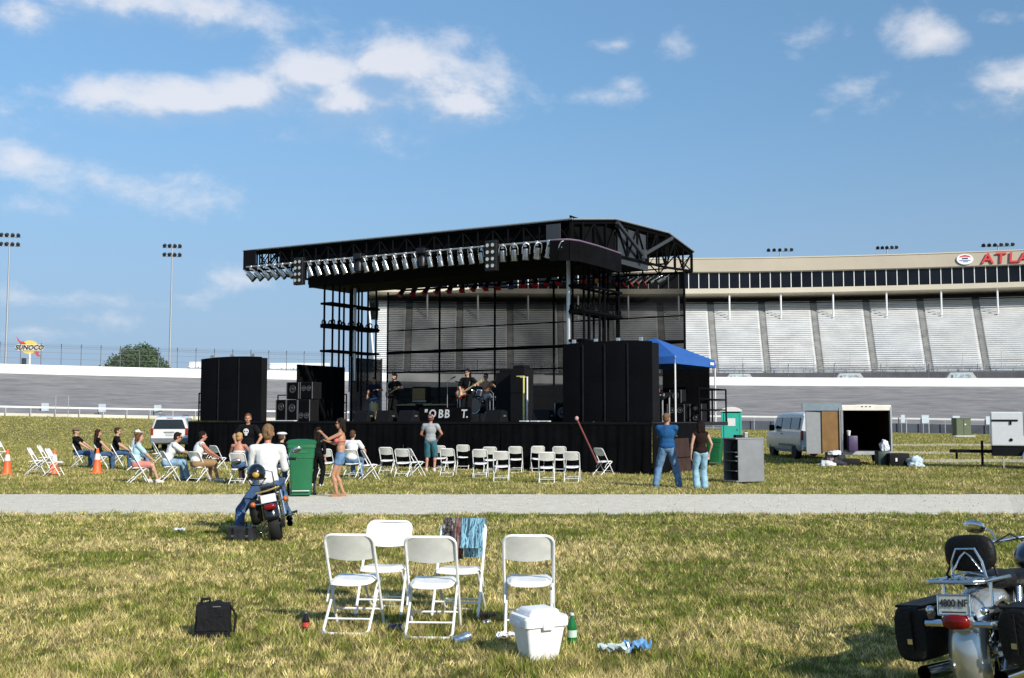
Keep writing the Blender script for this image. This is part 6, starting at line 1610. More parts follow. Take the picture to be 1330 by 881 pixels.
    if glasses:
        mb = MB()
        for sx in (-1, 1): mb.ell(hp_(sx * .033, .094, .010), (.026 * k, .010 * k, .019 * k), hm); mb.cyl(hp_(sx * .058, .085, .012), hp_(sx * .078, -.005, .012), .004 * k, n=5)
        mb.cyl(hp_(-.01, .1, .014), hp_(.01, .1, .014), .004 * k, n=5); mb.build('sunglasses', M_CAB, t, smooth=True)
    if hair:
        mb = MB(); hmn = mat('hair_' + '%02x%02x%02x' % tuple(int(255 * c) for c in hair), hair, rough=.85, var=.4, scale=30, spec=.08)
        mb.ell(hp_(0, -.024, .048), (.083 * k, .094 * k, .092 * k), hm); mb.ell(hp_(0, -.055, .0), (.078 * k, .058 * k, .085 * k), hm)
        mb.ell(hp_(0, .045, .098), (.055 * k, .035 * k, .028 * k), hm)
        if hair_style in ('long', 'bob'):
            dn = .16 if hair_style == 'bob' else .34
            for sx in (-.055, -.02, .02, .055): mb.cap(hp_(sx * 1.2, -.07, .02), hp_(sx * 1.3, -.085, 0) + (Vector((0, 0, -1)) * .7 - up * .3 - fw * .10) * dn * k, .036 * k, .022 * k)
            for sx in (-1, 1): mb.cap(hp_(sx * .078, -.02, .05), hp_(sx * .085, -.03, -.06 if hair_style == 'bob' else -.10), .028 * k, .022 * k)
        if hair_style == 'up': mb.ell(hp_(0, -.10, .07), (.045 * k, .045 * k, .05 * k), hm)
        soft_mesh('hair', mb, hmn, t, .010 * k, 2, .5, .006, 45)
    if hat:
        kind, hcol = hat; hmt = cloth('hat_%02x%02x%02x' % tuple(int(255 * c) for c in hcol), hcol)
        mb = MB()
        if kind == 'cap':
            mb.ell(hp_(0, -.012, .060), (.088 * k, .104 * k, .078 * k), hm); mb.ell(hp_(0, .115, .045), (.07 * k, .075 * k, .012 * k), hm)
        elif kind == 'backcap':
            mb.ell(hp_(0, -.012, .060), (.088 * k, .104 * k, .078 * k), hm); mb.ell(hp_(0, -.12, .035), (.06 * k, .05 * k, .012 * k), hm)
        elif kind == 'brim':
            mb.ell(hp_(0, -.01, .075), (.088 * k, .102 * k, .072 * k), hm); mb.ell(hp_(0, -.005, .050), (.135 * k, .15 * k, .014 * k), hm)
        elif kind == 'flat':
            mb.ell(hp_(0, -.01, .085), (.135 * k, .14 * k, .045 * k), hm); mb.ell(hp_(0, -.01, .05), (.088 * k, .1 * k, .04 * k), hm)
        elif kind == 'bandana':
            mb.ell(hp_(0, -.014, .052), (.088 * k, .105 * k, .03 * k), hm); mb.ell(hp_(.02, -.12, .02), (.02 * k, .02 * k, .04 * k), hm)
        soft_mesh('hat', mb, hmt, t, .010 * k, 2, .5)
    if shirt is not None:
        mb = MB(); e = .016 * k; torso(mb, e, low='hem')
        if sleeve > 0:
            for key, sh in (('L', shL), ('R', shR)):
                el, wr = J['e' + key], J['w' + key]
                if sleeve <= 1: mb.cap(sh, sh.lerp(el, sleeve), .062 * B * f + e * .5, .056 * B * f + e * .6)
                else: mb.cap(sh, el, .062 * B * f + e * .4, .05 * B * f + e * .6); mb.cap(el, el.lerp(wr, sleeve - 1), .05 * B * f + e * .5, .04 * B * f + e * .4)
        soft_mesh('shirt', mb, shirt, t, .014 * k, 3, .5, .006 if sleeve <= 1 else .009, 11)
    if pants is not None:
        mb = MB(); e = .013 * k; mb.ell(P - up * .005 * k, (.150 * B / (f ** .5) + e * .7, .108 * B + e * .7, .105 * k), m3)
        for key, hp in (('L', hipL), ('R', hipR)):
            kn, an = J['k' + key], J['a' + key]
            if leg <= .5: mb.cap(hp, hp.lerp(kn, leg * 2), .090 * B + e, .078 * B + e * 1.3)
            else:
                mb.cap(hp, kn, .088 * B + e, .064 * B + e); mb.cap(kn, kn.lerp(an, (leg - .5) * 1.96), .062 * B + e, .05 * B + e + flare * k)
        soft_mesh('trousers' if leg > .6 else 'shorts', mb, pants, t, .014 * k, 3, .5, .009, 13)
    if shoes is not None:
        for key in 'LR':
            an = J['a' + key]; mb = MB(); mb.ell(an + Vector((0, .055, -.038)) * k, (.046 * k, .128 * k, .042 * k)); mb.ell(an + Vector((0, -.01, -.01)) * k, (.047 * k, .06 * k, .05 * k)); mb.ell(an + Vector((0, .055, -.065)) * k, (.048 * k, .13 * k, .016 * k))
            soft_mesh('shoe', mb, shoes, t, .012 * k, 2, .6)
    t['joints'] = 0
    del t['joints']
    return t, dict(P=P, chest=chest, up=up, fw=fw, rt=rt, k=k, head=hc, hp=hp_, hm=hm, J=J, m3=m3, B=B, f=f)
BLACKT = cloth('black', (.007, .007, .008), .4); WHITET = cloth('white', (.72, .72, .70), .05); WSHOE = cloth('white_shoe', (.62, .60, .57), .1); DSHOE = cloth('dark_shoe', (.02, .018, .016), .3)
LA = 'people sitting on the left'; FS = 'people in front of the stage'; BAND = 'musicians on the stage'
def on_chair(px, py): g = G(px, py); return (g.x, g.y, 0)
person('seated man in a brown brimmed hat, black tee and jeans', on_chair(104, 608), 85, 1.78, 'm', 'fair', sitting=True, lean=-8, shirt=BLACKT, pants=DENIM(), shoes=DSHOE, hair=(.10, .06, .035), hat=('brim', (.17, .115, .075)), group=LA, hands=((-.12, .30, .66), (.14, .28, .66)))
person('seated woman with long dark brown hair and black top beside the hatted man', on_chair(131, 610), 60, 1.68, 'f', 'fair', sitting=True, lean=-4, shirt=BLACKT, sleeve=.15, pants=DENIM(), shoes=DSHOE, hair=(.035, .018, .012), hair_style='long', group=LA)
person('seated man with short dark hair, sunglasses and black tee', on_chair(153, 608), 72, 1.80, 'm', 'fair', sitting=True, lean=4, shirt=BLACKT, pants=DENIM(), shoes=DSHOE, hair=(.045, .025, .015), glasses=True, group=LA)
person('seated person in a white cap and pale shirt half hidden by the woman in blue', on_chair(176, 612), 60, 1.72, 'm', 'fair', sitting=True, lean=10, shirt=cloth('pale', (.62, .66, .68), .08), pants=MID_DENIM(), shoes=WSHOE, hair=(.2, .15, .1), hat=('cap', (.72, .72, .70)), group=LA)
person('seated woman in a pale blue shirt with brown bobbed hair and white shoes', on_chair(180, 628), 66, 1.68, 'f', 'fair', sitting=True, lean=6, shirt=cloth('pale_blue', (.42, .62, .68), .08), sleeve=.8, pants=cloth('coral', (.55, .22, .18), .2), leg=.36, shoes=WSHOE, hair=(.12, .055, .028), hair_style='bob', group=LA, hands=((-.1, .34, .62), (.12, .34, .62)), feet=((-.1, .30, .08), (.12, .48, .08)))
person('seated man in white tee and pale jeans leaning forward', on_chair(220, 626), 68, 1.80, 'm', 'tan', sitting=True, lean=24, shirt=WHITET, sleeve=.75, pants=PALE_DENIM(), shoes=DSHOE, hair=(.02, .014, .01), glasses=True, group=LA, hands=((-.04, .52, .70), (.05, .54, .70)), feet=((-.14, .34, .08), (.14, .44, .08)), build=1.06, head_pitch=8)
person('seated person in white sleeveless shirt, khaki shorts and white shoes', on_chair(258, 627), 58, 1.78, 'm', 'red', sitting=True, lean=14, shirt=WHITET, sleeve=0, pants=cloth('khaki', (.30, .19, .09), .15), leg=.5, shoes=WSHOE, hair=(.018, .012, .01), group=LA, hands=((-.08, .44, .64), (.10, .44, .66)), feet=((-.1, .32, .08), (.14, .46, .08)), build=1.08)
t, q = person('seated blonde woman with bare shoulders, her back to us', on_chair(311, 630), 8, 1.70, 'f', 'red', sitting=True, lean=2, pants=DENIM(), leg=.36, shoes=WSHOE, hair=(.42, .27, .11), hair_style='up', group=LA)
mb = MB(); mb.ell(q['chest'] - q['up'] * .02, (.158 * .9 + .008, .108 + .012, .05), q['m3'])
for sx in (-1, 1): mb.ell(q['chest'] + q['fw'] * .085 + q['rt'] * sx * .068 - q['up'] * .01, (.066, .064, .066))
soft_mesh('bikini_top', mb, cloth('white_top', (.7, .68, .64), .05), t, .010, 2, .5)
g = G(321, 628)
t, q = person('standing man in black tee with a white skull-like print, facing us', (g.x, g.y, 0), 190, 1.80, 'm', 'tan', shirt=BLACKT, sleeve=.55, pants=DENIM(), shoes=DSHOE, hair=(.14, .06, .03), group=FS, hands=((-.26, .10, .95), (.22, .24, 1.05)), head_yaw=-18)
mb = MB(); c = q['chest'] + q['fw'] * (.108 + .024) + q['up'] * .03; mb.ell(c, (.085, .010, .08), q['m3']); mb.ell(c - q['up'] * .085, (.045, .010, .035), q['m3']); soft_mesh('shirt_print', mb, cloth('print_white', (.62, .62, .60), .05), t, .008, 1, .5)
mb = MB()
for sx in (-1, 1): mb.ell(c + q['rt'] * sx * .032 + q['fw'] * .008, (.02, .008, .018), q['m3'], 10, 6)
mb.build('print_eye', BLACKT, t, smooth=True)
chair_px(367, 629, 15, 'white chair under the person in the flat white hat', LG)
person('seated person in a flat white hat, hidden behind the motorcycle rider', on_chair(367, 629), 15, 1.72, 'm', 'fair', sitting=True, lean=0, shirt=BLACKT, pants=DENIM(), shoes=DSHOE, hair=(.1, .06, .04), hat=('flat', (.74, .74, .72)), group=LA)
g = G(442, 646)
t, q = person('standing woman in pink bikini top and denim shorts pointing left', (g.x, g.y, 0), -92, 1.68, 'f', 'tan', pants=MID_DENIM(), leg=.15, shoes=cloth('tan_sandal', (.35, .2, .12), .2), hair=(.022, .012, .01), hair_style='bob', glasses=True, group=FS, hands=((-.04, .42, 1.42), (.08, .34, 1.24)), elbows=((-.6, .3, -1), (.6, .3, -1)), grip=.75, feet=((-.09, .06, .08), (.09, -.06, .08)), build=.96)
mb = MB()
for sx in (-1, 1): mb.ell(q['chest'] + q['fw'] * .088 * q['B'] + q['rt'] * sx * .068 * q['B'] - q['up'] * .012, (.066, .062, .066))
mb.tube([q['chest'] + q['m3'] @ Vector((.150 * math.cos(a), .112 * math.sin(a), -.03)) for a in np.linspace(0, 2 * math.pi, 21)[:-1]], .010, n=6, closed=True)
for sx in (-1, 1): mb.cyl(q['chest'] + q['fw'] * .10 + q['rt'] * sx * .07, q['chest'] + q['up'] * .17 + q['rt'] * sx * .03, .006, n=6)
soft_mesh('bikini_top', mb, cloth('pink', (.72, .16, .20), .1), t, .008, 1, .6)
g = G(412, 632); person('person in black clothes standing behind the green cart', (g.x, g.y, 0), 20, 1.46, 'f', 'tan', shirt=BLACKT, sleeve=1.6, pants=BLACKT, shoes=WSHOE, hair=(.02, .012, .01), hair_style='long', group=FS)
person('seated person in white tee right of the bikini woman, back to us', on_chair(458, 621), 12, 1.74, 'm', 'fair', sitting=True, lean=4, shirt=WHITET, pants=MID_DENIM(), shoes=DSHOE, hair=(.09, .05, .03), group=FS)
g = G(559, 613); person('standing man in grey sleeveless shirt, teal shorts and pink cap, back to us', (g.x, g.y, 0), 6, 1.80, 'm', 'red', shirt=cloth('heather_grey', (.32, .34, .34), .2), sleeve=.35, pants=cloth('teal', (.05, .14, .17), .2), leg=.50, shoes=WSHOE, hair=(.12, .07, .05), hat=('backcap', (.62, .28, .34)), group=FS, hands=((-.16, .24, 1.02), (.2, .22, 1.02)), build=1.02)
g = G(867, 634); person('standing man in blue tee and jeans with legs apart, back to us', (g.x, g.y, 0), 8, 1.80, 'm', 'red', shirt=cloth('royal_blue', (.018, .085, .21), .15), sleeve=.8, pants=MID_DENIM(), flare=.012, shoes=cloth('grey_shoe', (.35, .36, .38), .2), hair=(.16, .09, .05), group=FS, hands=((.10, .28, 1.22), (-.10, .30, 1.20)), elbows=((-1, .2, -.7), (1, .2, -.7)), feet=((-.27, -.02, .08), (.27, .03, .08)), build=1.12, head_yaw=25, head_pitch=-4)
g = G(911, 636); person('standing woman in dark sleeveless top and light flared jeans, back to us', (g.x, g.y, 0), -8, 1.63, 'f', 'fair', shirt=cloth('dark_brown', (.02, .011, .009), .3), sleeve=0, pants=cloth('light_jeans', (.26, .43, .52), .25, 9), flare=.03, shoes=DSHOE, hair=(.014, .009, .008), hair_style='bob', group=FS, feet=((-.10, .04, .08), (.08, -.04, .08)), hands=((-.24, .06, .86), (.25, .10, .90)))
# --- the band
def guitar(name, label, px_person, base_loc, heading, centre, neck_dir, body_m, guard_m, neck_m, scale=1.0, bass=True):
    t = thing(name, label, 'guitar', base_loc, -R(heading), 'guitars on the stage')
    nd = Vector(neck_dir).normalized(); out = Vector((0, 1, 0)); out = (out - nd * out.dot(nd)).normalized(); sd_ = nd.cross(out)
    m = Matrix((nd, sd_, out)).transposed(); c = Vector(centre)
    pr = [(-.21, .0), (-.20, .10), (-.13, .155), (-.04, .12), (.02, .11), (.09, .145), (.20, .16), (.22, .12), (.14, .07), (.16, .02), (.15, -.04), (.18, -.09), (.13, -.13), (.05, -.11), (-.02, -.11), (-.10, -.15), (-.18, -.11)]
    def plate(pts, z0, z1, sc=1.0):
        mb = MB(); n_ = len(pts); vs = [c + m @ (Vector((x * sc, y * sc, z)) * scale) for z in (z0, z1) for x, y in pts]; mb.add(vs, [tuple(range(n_ - 1, -1, -1)), tuple(range(n_, 2 * n_))] + [(i, (i + 1) % n_, n_ + (i + 1) % n_, n_ + i) for i in range(n_)]); return mb
    plate(pr, -.022, .022).build('body', body_m, t, bevel=.008, smooth=True)
    plate([(x * .8 + .02, y * .72 - .012) for x, y in pr], .023, .027).build('pickguard', guard_m, t)
    L_ = .62 if bass else .48
    mb = MB(); mb.box(c + m @ (Vector((.12 + L_ / 2, .01, .03)) * scale), (L_ * scale, .052 * scale, .03 * scale), m); mb.build('neck', neck_m, t, bevel=.006)
    mb = MB(); mb.box(c + m @ (Vector((.12 + L_ + .085, .015, .025)) * scale), (.19 * scale, .085 * scale, .02 * scale), m); hs = mb.build('headstock', neck_m, t, bevel=.006)
    mb = MB(); [mb.box(c + m @ (Vector((.16 + L_ + .045 * i, .062, .025)) * scale), (.016, .03, .014), m) for i in range(4)]; mb.build('tuning_peg', M_CHROME, hs)
    mb = MB(); mb.box(c + m @ (Vector((-.08, 0, .03)) * scale), (.04, .08, .016), m); mb.box(c + m @ (Vector((.03, 0, .03)) * scale), (.03, .08, .012), m); mb.build('bridge', M_CHROME, t)
    mb = MB(); a = c + m @ Vector((-.2, 0, 0)); e = c + m @ Vector((.2, .15, 0)); mb.tube([a, Vector((.16, -.10, 1.2)), Vector((.02, -.13, 1.42)), Vector((-.12, .02, 1.47)), Vector((-.14, .12, 1.3)), e], .012, n=6); mb.build('strap', M_LAMPB, t, smooth=True)
gx = SL(x_at(514, 2.4), 2.4, DECK); GH = 222
person('guitarist in black tee singing at the left microphone', gx, GH, 1.80, 'm', 'fair', shirt=BLACKT, sleeve=.6, pants=BLACKT, shoes=DSHOE, hair=(.05, .03, .02), hat=('backcap', (.015, .012, .012)), group=BAND, hands=((-.40, .24, 1.22), (.10, .24, 1.02)), elbows=((-1, -.2, -1), (1, -.4, -.4)), head_yaw=15)
guitar('electric_guitar', 'dark electric guitar held by the singing guitarist', 514, gx, GH, (.12, .17, 1.02), (-.9, .12, .34), mat('guitar_brown', (.05, .02, .012), rough=.2, coat=.6), mat('guitar_black', (.01, .01, .01), rough=.3), mat('maple', (.42, .28, .11), rough=.35), .95, False)
bx = SL(x_at(608, 1.5), 1.5, DECK); BH = 208
person('bass player with a dark beard wearing black beside the drum kit', bx, BH, 1.84, 'm', 'fair', shirt=BLACKT, sleeve=.75, pants=BLACKT, shoes=DSHOE, hair=(.018, .012, .01), hair_style='long', hat=('backcap', (.012, .01, .01)), glasses=True, group=BAND, hands=((-.46, .26, 1.20), (.12, .24, .98)), elbows=((-1, -.2, -1), (1, -.4, -.4)))
guitar('bass_guitar', 'red and cream bass guitar with a long pale neck', 608, bx, BH, (.16, .18, .98), (-.88, .12, .42), mat('bass_red', (.30, .012, .01), rough=.15, coat=.8), mat('bass_cream', (.72, .60, .36), rough=.3), mat('maple_pale', (.58, .43, .2), rough=.35), 1.1, True)
dx_ = SL(x_at(632, 4.0), 4.0, DECK + .285)
person('shirtless drummer with dark hair in white shorts', dx_, 200, 1.78, 'm', 'tan', sitting=True, pelvis=(0, -.02, .66), lean=6, pants=WHITET, leg=.4, shoes=WSHOE, hair=(.02, .014, .01), glasses=True, group=BAND, hands=((-.28, .40, .98), (.30, .38, 1.02)), elbows=((-1, -.2, -.5), (1, -.2, -.5)), feet=((-.2, .42, .08), (.2, .42, .08)))
cx_ = SL(x_at(488, 3.1), 3.1, DECK)
person('dark clad percussionist standing behind the conga drum', cx_, 205, 1.70, 'm', 'tan', shirt=cloth('navy', (.012, .016, .035), .3), sleeve=.6, pants=DENIM(), shoes=DSHOE, hair=(.06, .02, .012), group=BAND, hands=((-.30, .30, 1.24), (.1, .36, .96)), elbows=((-1, -.2, -.6), (1, -.3, -.5)))
# --- motorcycle rider (sits on the left motorcycle)
RB = G(361, 702)
rider, rq = person('motorcycle rider in a white sweatshirt and jeans, back to us', (RB.x, RB.y, 0), -8, 1.80, 'm', 'red', sitting=True, pelvis=(-.20, .46, .74), lean=9, shirt=WHITET, sleeve=1.8, pants=DENIM(), shoes=DSHOE, hair=(.20, .12, .06), hair_style='short', hat=('bandana', (.22, .14, .09)), group='motorcycle rider', hands=((-.36, .86, .96), (.00, .88, .96)), elbows=((-.25, -.2, -1), (.2, -.2, -1)), feet=((-.52, .10, .08), (.03, .84, .32)), knees=((-.5, 1, .3), (.0, 1, .7)), build=.90, grip=.8)
bake_all()

# ================================================================== MOTORCYCLES
M_BKPAINT = mat('motorcycle_black', (.006, .006, .008), rough=.18, var=.2, coat=.8); M_BKBLUE = mat('motorcycle_navy', (.008, .014, .028), rough=.2, var=.2, coat=.8); M_LEATH = mat('black_leather', (.007, .0066, .006), spec=.25, rough=.55, var=.3, scale=9, bump=.35, bscale=45)
M_AMBER = mat('amber_lens', (.55, .13, .02), rough=.2, coat=.5); M_REDL = mat('red_lens', (.17, .004, .004), rough=.2, coat=.15, spec=.35)
M_FSILV = mat('silver_fender', (.50, .51, .48), rough=.22, metal=.7, coat=.5, var=.06)
def motorcycle(label, loc, heading, lean, touring):
    t = thing('motorcycle', label, 'motorcycle', loc, -R(heading), 'parked motorcycles'); t.rotation_mode = 'YXZ'; t.rotation_euler = (0, R(lean), -R(heading))
    t.rotation_mode = 'QUATERNION'; t.rotation_quaternion = Quaternion((0, 0, 1), -R(heading)) @ Quaternion((0, 1, 0), R(lean))
    rr = .315; wb = 1.62
    for y, w_ in ((0, .16 if touring else .15), (wb, .12)):
        tw = MB().lathe([(rr - .11, -w_ * .42), (rr - .03, -w_ / 2), (rr - .008, -w_ * .3), (rr, 0), (rr - .008, w_ * .3), (rr - .03, w_ / 2), (rr - .11, w_ * .42)], (0, y, rr), n=36, axis=(1, 0, 0), cap=False).build('tyre', M_RUBBER, t, smooth=True)
        MB().lathe([(rr - .10, -w_ * .42), (rr - .115, -.02), (rr - .115, .02), (rr - .10, w_ * .42)], (0, y, rr), n=30, axis=(1, 0, 0), cap=False).build('rim', M_CHROME, tw, smooth=True)
        mb = MB()
        for i in range(18): a = 2 * math.pi * i / 18; mb.cyl((.03 * (1 if i % 2 else -1), y, rr), (0, y + (rr - .115) * math.cos(a), rr + (rr - .115) * math.sin(a)), .004, n=4)
        mb.lathe([(.04, -.06), (.05, -.03), (.05, .03), (.04, .06)], (0, y, rr), n=14, axis=(1, 0, 0)); mb.build('spoke', M_CHROME, tw)
    def fender(name, y, r_, a0, a1, hw, mt, drop=.07):
        vs, fs = [], []; na, nb = 18, 9
        for i in range(na):
            a = R(lerp(a0, a1, i / (na - 1)))
            for j in range(nb):
                b_ = math.pi * j / (nb - 1); x = -hw * math.cos(b_); rad = r_ - drop * (1 - math.sin(b_))
                vs.append((x, y + rad * math.cos(a), rr + rad * math.sin(a)))
        for i in range(na - 1):
            for j in range(nb - 1): fs.append((i * nb + j, i * nb + j + 1, (i + 1) * nb + j + 1, (i + 1) * nb + j))
        o = MB().add(vs, fs).build(name, mt, t, smooth=True); m_ = o.modifiers.new('solid', 'SOLIDIFY'); m_.thickness = .006; return o
    if touring: fender('rear_fender', 0, .385, 70, 205, .115, M_FSILV, .10)
    else: fender('rear_fender', 0, .37, 60, 178, .10, M_BKPAINT, .08)
    fender('front_fender', wb, .36, 30, 150, .075, M_BKPAINT, .07)
    # frame, engine
    mb = MB()
    for sx in (-.12, .12): mb.tube([(sx, 0, rr), (sx, .35, .28), (sx, .95, .22), (sx * .6, 1.2, .55), (0, 1.28, .86)], .02, n=8); mb.tube([(sx, 0, rr), (sx, .2, .58), (sx * .5, .7, .66), (0, 1.28, .88)], .018, n=8)
    mb.build('frame', M_BKPAINT, t, smooth=True)
    MB().rbox((0, .70, .34), (.26, .46, .22), .05).build('crankcase', M_ALUB, t, smooth=True)
    for a in (-24, 24):
        mb = MB(); q_ = Quaternion((1, 0, 0), R(a))
        for i in range(7): mb.bm((lambda bm: bm)(bmesh.new())) if False else mb.box(Vector((0, .70, .40)) + q_ @ Vector((0, 0, .06 + .03 * i)), (.17, .16, .016), q_)
        mb.cyl(Vector((0, .70, .40)), Vector((0, .70, .40)) + q_ @ Vector((0, 0, .28)), .06, n=12); mb.box(Vector((0, .70, .40)) + q_ @ Vector((0, 0, .29)), (.15, .14, .05), q_); mb.build('cylinder', M_ALUB, t)
    MB().lathe([(.09, -.03), (.10, 0), (.07, .04)], (.17, .72, .52), n=18, axis=(1, 0, 0)).build('air_cleaner', M_CHROME, t, smooth=True)
    for z, y1 in ((.26, -.30), (.20, -.36)) if not touring else ((.20, -.42),):
        MB().tube([(.10, .85, .46), (.17, .90, .36), (.20, .75, z + .02), (.21, .45, z), (.22, y1, z + .03)], [.022, .024, .026, .038, .042], n=10, cap=False).build('exhaust_pipe', M_CHROME, t, smooth=True)
    if touring: MB().tube([(-.20, .60, .22), (-.22, .30, .2), (-.23, -.40, .23)], [.028, .04, .042], n=10, cap=False).build('exhaust_pipe', M_CHROME, t, smooth=True)
    # tank and seat
    bm = bmesh.new(); bmesh.ops.create_uvsphere(bm, u_segments=20, v_segments=12, radius=1)
    for v_ in bm.verts: c = v_.co; v_.co = Vector((c.x * .155 * (1 + .25 * c.y), c.y * .31, c.z * (.13 if c.z > 0 else .09)))
    MB().bm(bm, (0, .95, .77)).build('fuel_tank', M_BKBLUE if touring else M_BKPAINT, t, smooth=True)
    def pad(name, c, r3, nn=2.6, m_=M_LEATH):
        bm = bmesh.new(); bmesh.ops.create_uvsphere(bm, u_segments=24, v_segments=14, radius=1)
        for v_ in bm.verts:
            c_ = v_.co; v_.co = Vector([math.copysign(abs(x) ** (2 / nn), x) * r_ for x, r_ in zip(c_, r3)])
        return MB().bm(bm, c).build(name, m_, t, smooth=True)
    pad('rider_seat', (0, .50, .66), (.165, .24, .075)); pad('pillion_seat', (0, .12, .71), (.13, .2, .06))
    # forks, bars, lamp
    for sx in (-.10, .10): MB().cyl((sx, wb, rr), (sx * .95, 1.24, 1.0), .025, n=10).build('fork', M_CHROME, t, smooth=True)
    MB().lathe([(.04, -.12), (.10, -.06), (.115, .06), (.11, .08)], (0, 1.48, .86), n=20, axis=(0, 1, -.1)).build('headlamp', M_CHROME, t, smooth=True)
    bd = -.17 if touring else 0.0
    hb = [(-.42, .92, 1.02), (-.32, 1.0, 1.04), (-.16, 1.18, 1.06), (-.08, 1.22, .98), (.08, 1.22, .98), (.16, 1.18, 1.06), (.32, 1.0, 1.04), (.42, .92, 1.02)]
    hb = [(a, b, c + bd) for a, b, c in hb]
    MB().tube(hb, .0145, n=10).build('handlebar', M_CHROME, t, smooth=True)
    for s_ in (-1, 1):
        MB().cyl((s_ * .42, .92, 1.02 + bd), (s_ * .325, .995, 1.04 + bd), .021, n=10).build('grip', M_RUBBER, t, smooth=True)
        mr = MB().tube([(s_ * .30, 1.02, 1.05 + bd), (s_ * .34, 1.04, 1.12 + bd), (s_ * .40, 1.03, 1.14 + bd)], .006, n=6).build('mirror_stem', M_CHROME, t)
        MB().ell((s_ * .44, 1.02, 1.145 + bd), (.078, .018, .048), Euler((R(10), R(-8 * s_), 0))).build('mirror', M_CHROME, t, smooth=True)
        MB().tube([(s_ * .30, 1.0, 1.04 + bd), (s_ * .22, 1.06, .92), (s_ * .1, 1.2, .8)], .007, n=5).build('cable', M_RUBBER, t, smooth=True)
        MB().cyl((s_ * .16, .02, .33), (s_ * .145, .16, .66), .032, .026, n=10).build('shock_absorber', M_CHROME, t, smooth=True)
        MB().tube([(s_ * .14, 0.9, .26), (s_ * .30, .9, .27)], .018, n=8).build('footpeg', M_RUBBER, t)
    # tail
    if touring:
        MB().tube([(-.21, -.33, .505), (-.19, -.375, .51), (.19, -.375, .51), (.21, -.33, .505)], .022, n=8).build('lamp_bar', M_CHROME, t, smooth=True)
        pad('tail_lamp', (0, -.40, .525), (.080, .045, .044), 2.6, M_REDL); pad('tail_lamp_base', (0, -.36, .53), (.10, .05, .06), 3, M_CHROME)
        for s_ in (-1, 1): pad('turn_signal', (s_ * .16, -.375, .585), (.024, .03, .024), 2, M_CHROME)
        pl = MB().slab((-.088, -.412, .568), (.088, -.412, .568), (.088, -.395, .668), (-.088, -.395, .668), .004).build('number_plate', mat('plate_cream', (.62, .62, .54), rough=.5, var=.12, scale=20), t)
        text_mesh('plate_text', '4800 NF', .058, .0012, mat('plate_ink', (.035, .03, .03), rough=.6), pl, (0, -.4105, .628), (R(80), 0, 0), sx=.80, bold=.0012)
        MB().box((0, -.413, .578), (.14, .004, .012)).build('plate_caption', mat('plate_ink2', (.10, .09, .09), rough=.6, var=.8, scale=120), pl, rot=None)
        mb = MB(); mb.tube([(-.095, -.414, .563), (.095, -.414, .563), (.095, -.396, .673), (-.095, -.396, .673)], .006, n=6, closed=True); mb.build('plate_frame', M_CHROME, t, smooth=True)
        mb = MB(); mb.box((0, -.36, .62), (.05, .05, .1)); mb.build('plate_bracket', M_CHROME, t)
        # saddlebags
        for s_ in (-1, 1):
            vs, fs = [], []; secs = [(-.36, .9), (-.33, 1.0), (-.1, 1.03), (.15, 1.0), (.24, .85)]
            n_ = 16
            for y, sc in secs:
                for i in range(n_):
                    a = 2 * math.pi * i / n_; cx = math.copysign(abs(math.cos(a)) ** .6, math.cos(a)); cz = math.copysign(abs(math.sin(a)) ** .6, math.sin(a)); vs.append((s_ * .31 + cx * .105 * sc, y, .44 + cz * .165 * sc))
            for k_ in range(len(secs) - 1):
                for i in range(n_): fs.append((k_ * n_ + i, k_ * n_ + (i + 1) % n_, (k_ + 1) * n_ + (i + 1) % n_, (k_ + 1) * n_ + i))
            fs += [tuple(range(n_ - 1, -1, -1)), tuple(range((len(secs) - 1) * n_, len(secs) * n_))]
            sb = MB().add(vs, fs).build('saddlebag', M_LEATH, t, smooth=True, bevel=.012)
            mb = MB(); mb.box((s_ * .31, -.06, .598), (.17, .56, .016)); mb.build('flap_edge', M_LEATH, sb, bevel=.006); MB().box((s_ * .30, -.375, .46), (.028, .012, .22)).build('strap', M_LEATH, sb); MB().box((s_ * .30, -.384, .40), (.03, .008, .03)).build('buckle', M_CHROME, sb)
        # luggage rack
        mb = MB(); mb.tube([(-.15, .05, .735), (-.165, -.36, .745), (-.13, -.40, .745), (.13, -.40, .745), (.165, -.36, .745), (.15, .05, .735)], .011, n=8)
        for x in (-.09, -.045, 0, .045, .09): mb.tube([(x, .02, .737), (x, -.40, .746)], .006, n=6)
        for y in (-.1, -.28): mb.tube([(-.155, y, .74), (.155, y, .74)], .008, n=6)
        for s_ in (-1, 1): mb.tube([(s_ * .14, -.2, .735), (s_ * .14, -.22, .60), (s_ * .12, -.05, .56)], .010, n=6)
        mb.build('luggage_rack', M_CHROME, t, smooth=True)
        # sissy bar and back pad
        pad('back_pad', (0, -.10, .885), (.150, .05, .108), 2.9)
        mb = MB(); mb.tube([(-.105, -.15, .70), (-.09, -.165, .84), (-.055, -.165, .915), (.055, -.165, .915), (.09, -.165, .84), (.105, -.15, .70)], .008, n=8); mb.tube([(-.09, -.168, .78), (-.03, -.17, .87), (0, -.17, .895), (.03, -.17, .87), (.09, -.168, .78)], .006, n=6); mb.tube([(-.10, -.165, .76), (0, -.17, .78), (.10, -.165, .76)], .006, n=6); mb.build('sissy_bar', M_CHROME, t, smooth=True)
        for s_ in (-1, 1): MB().tube([(s_ * .13, -.10, .81), (s_ * .15, -.12, .76), (s_ * .13, -.06, .72)], .008, n=5).build('pad_strap', M_LEATH, t)
        # windshield
        vs, fs = [], []
        for i in range(9):
            u = -1 + 2 * i / 8; vs += [(u * .26, 1.42 - .10 * u * u, .95), (u * .27, 1.30 - .10 * u * u, 1.28), (u * .19, 1.25 - .10 * u * u, 1.43)]
        for i in range(8):
            for j in range(2): fs.append((3 * i + j, 3 * i + 3 + j, 3 * i + 4 + j, 3 * i + 1 + j))
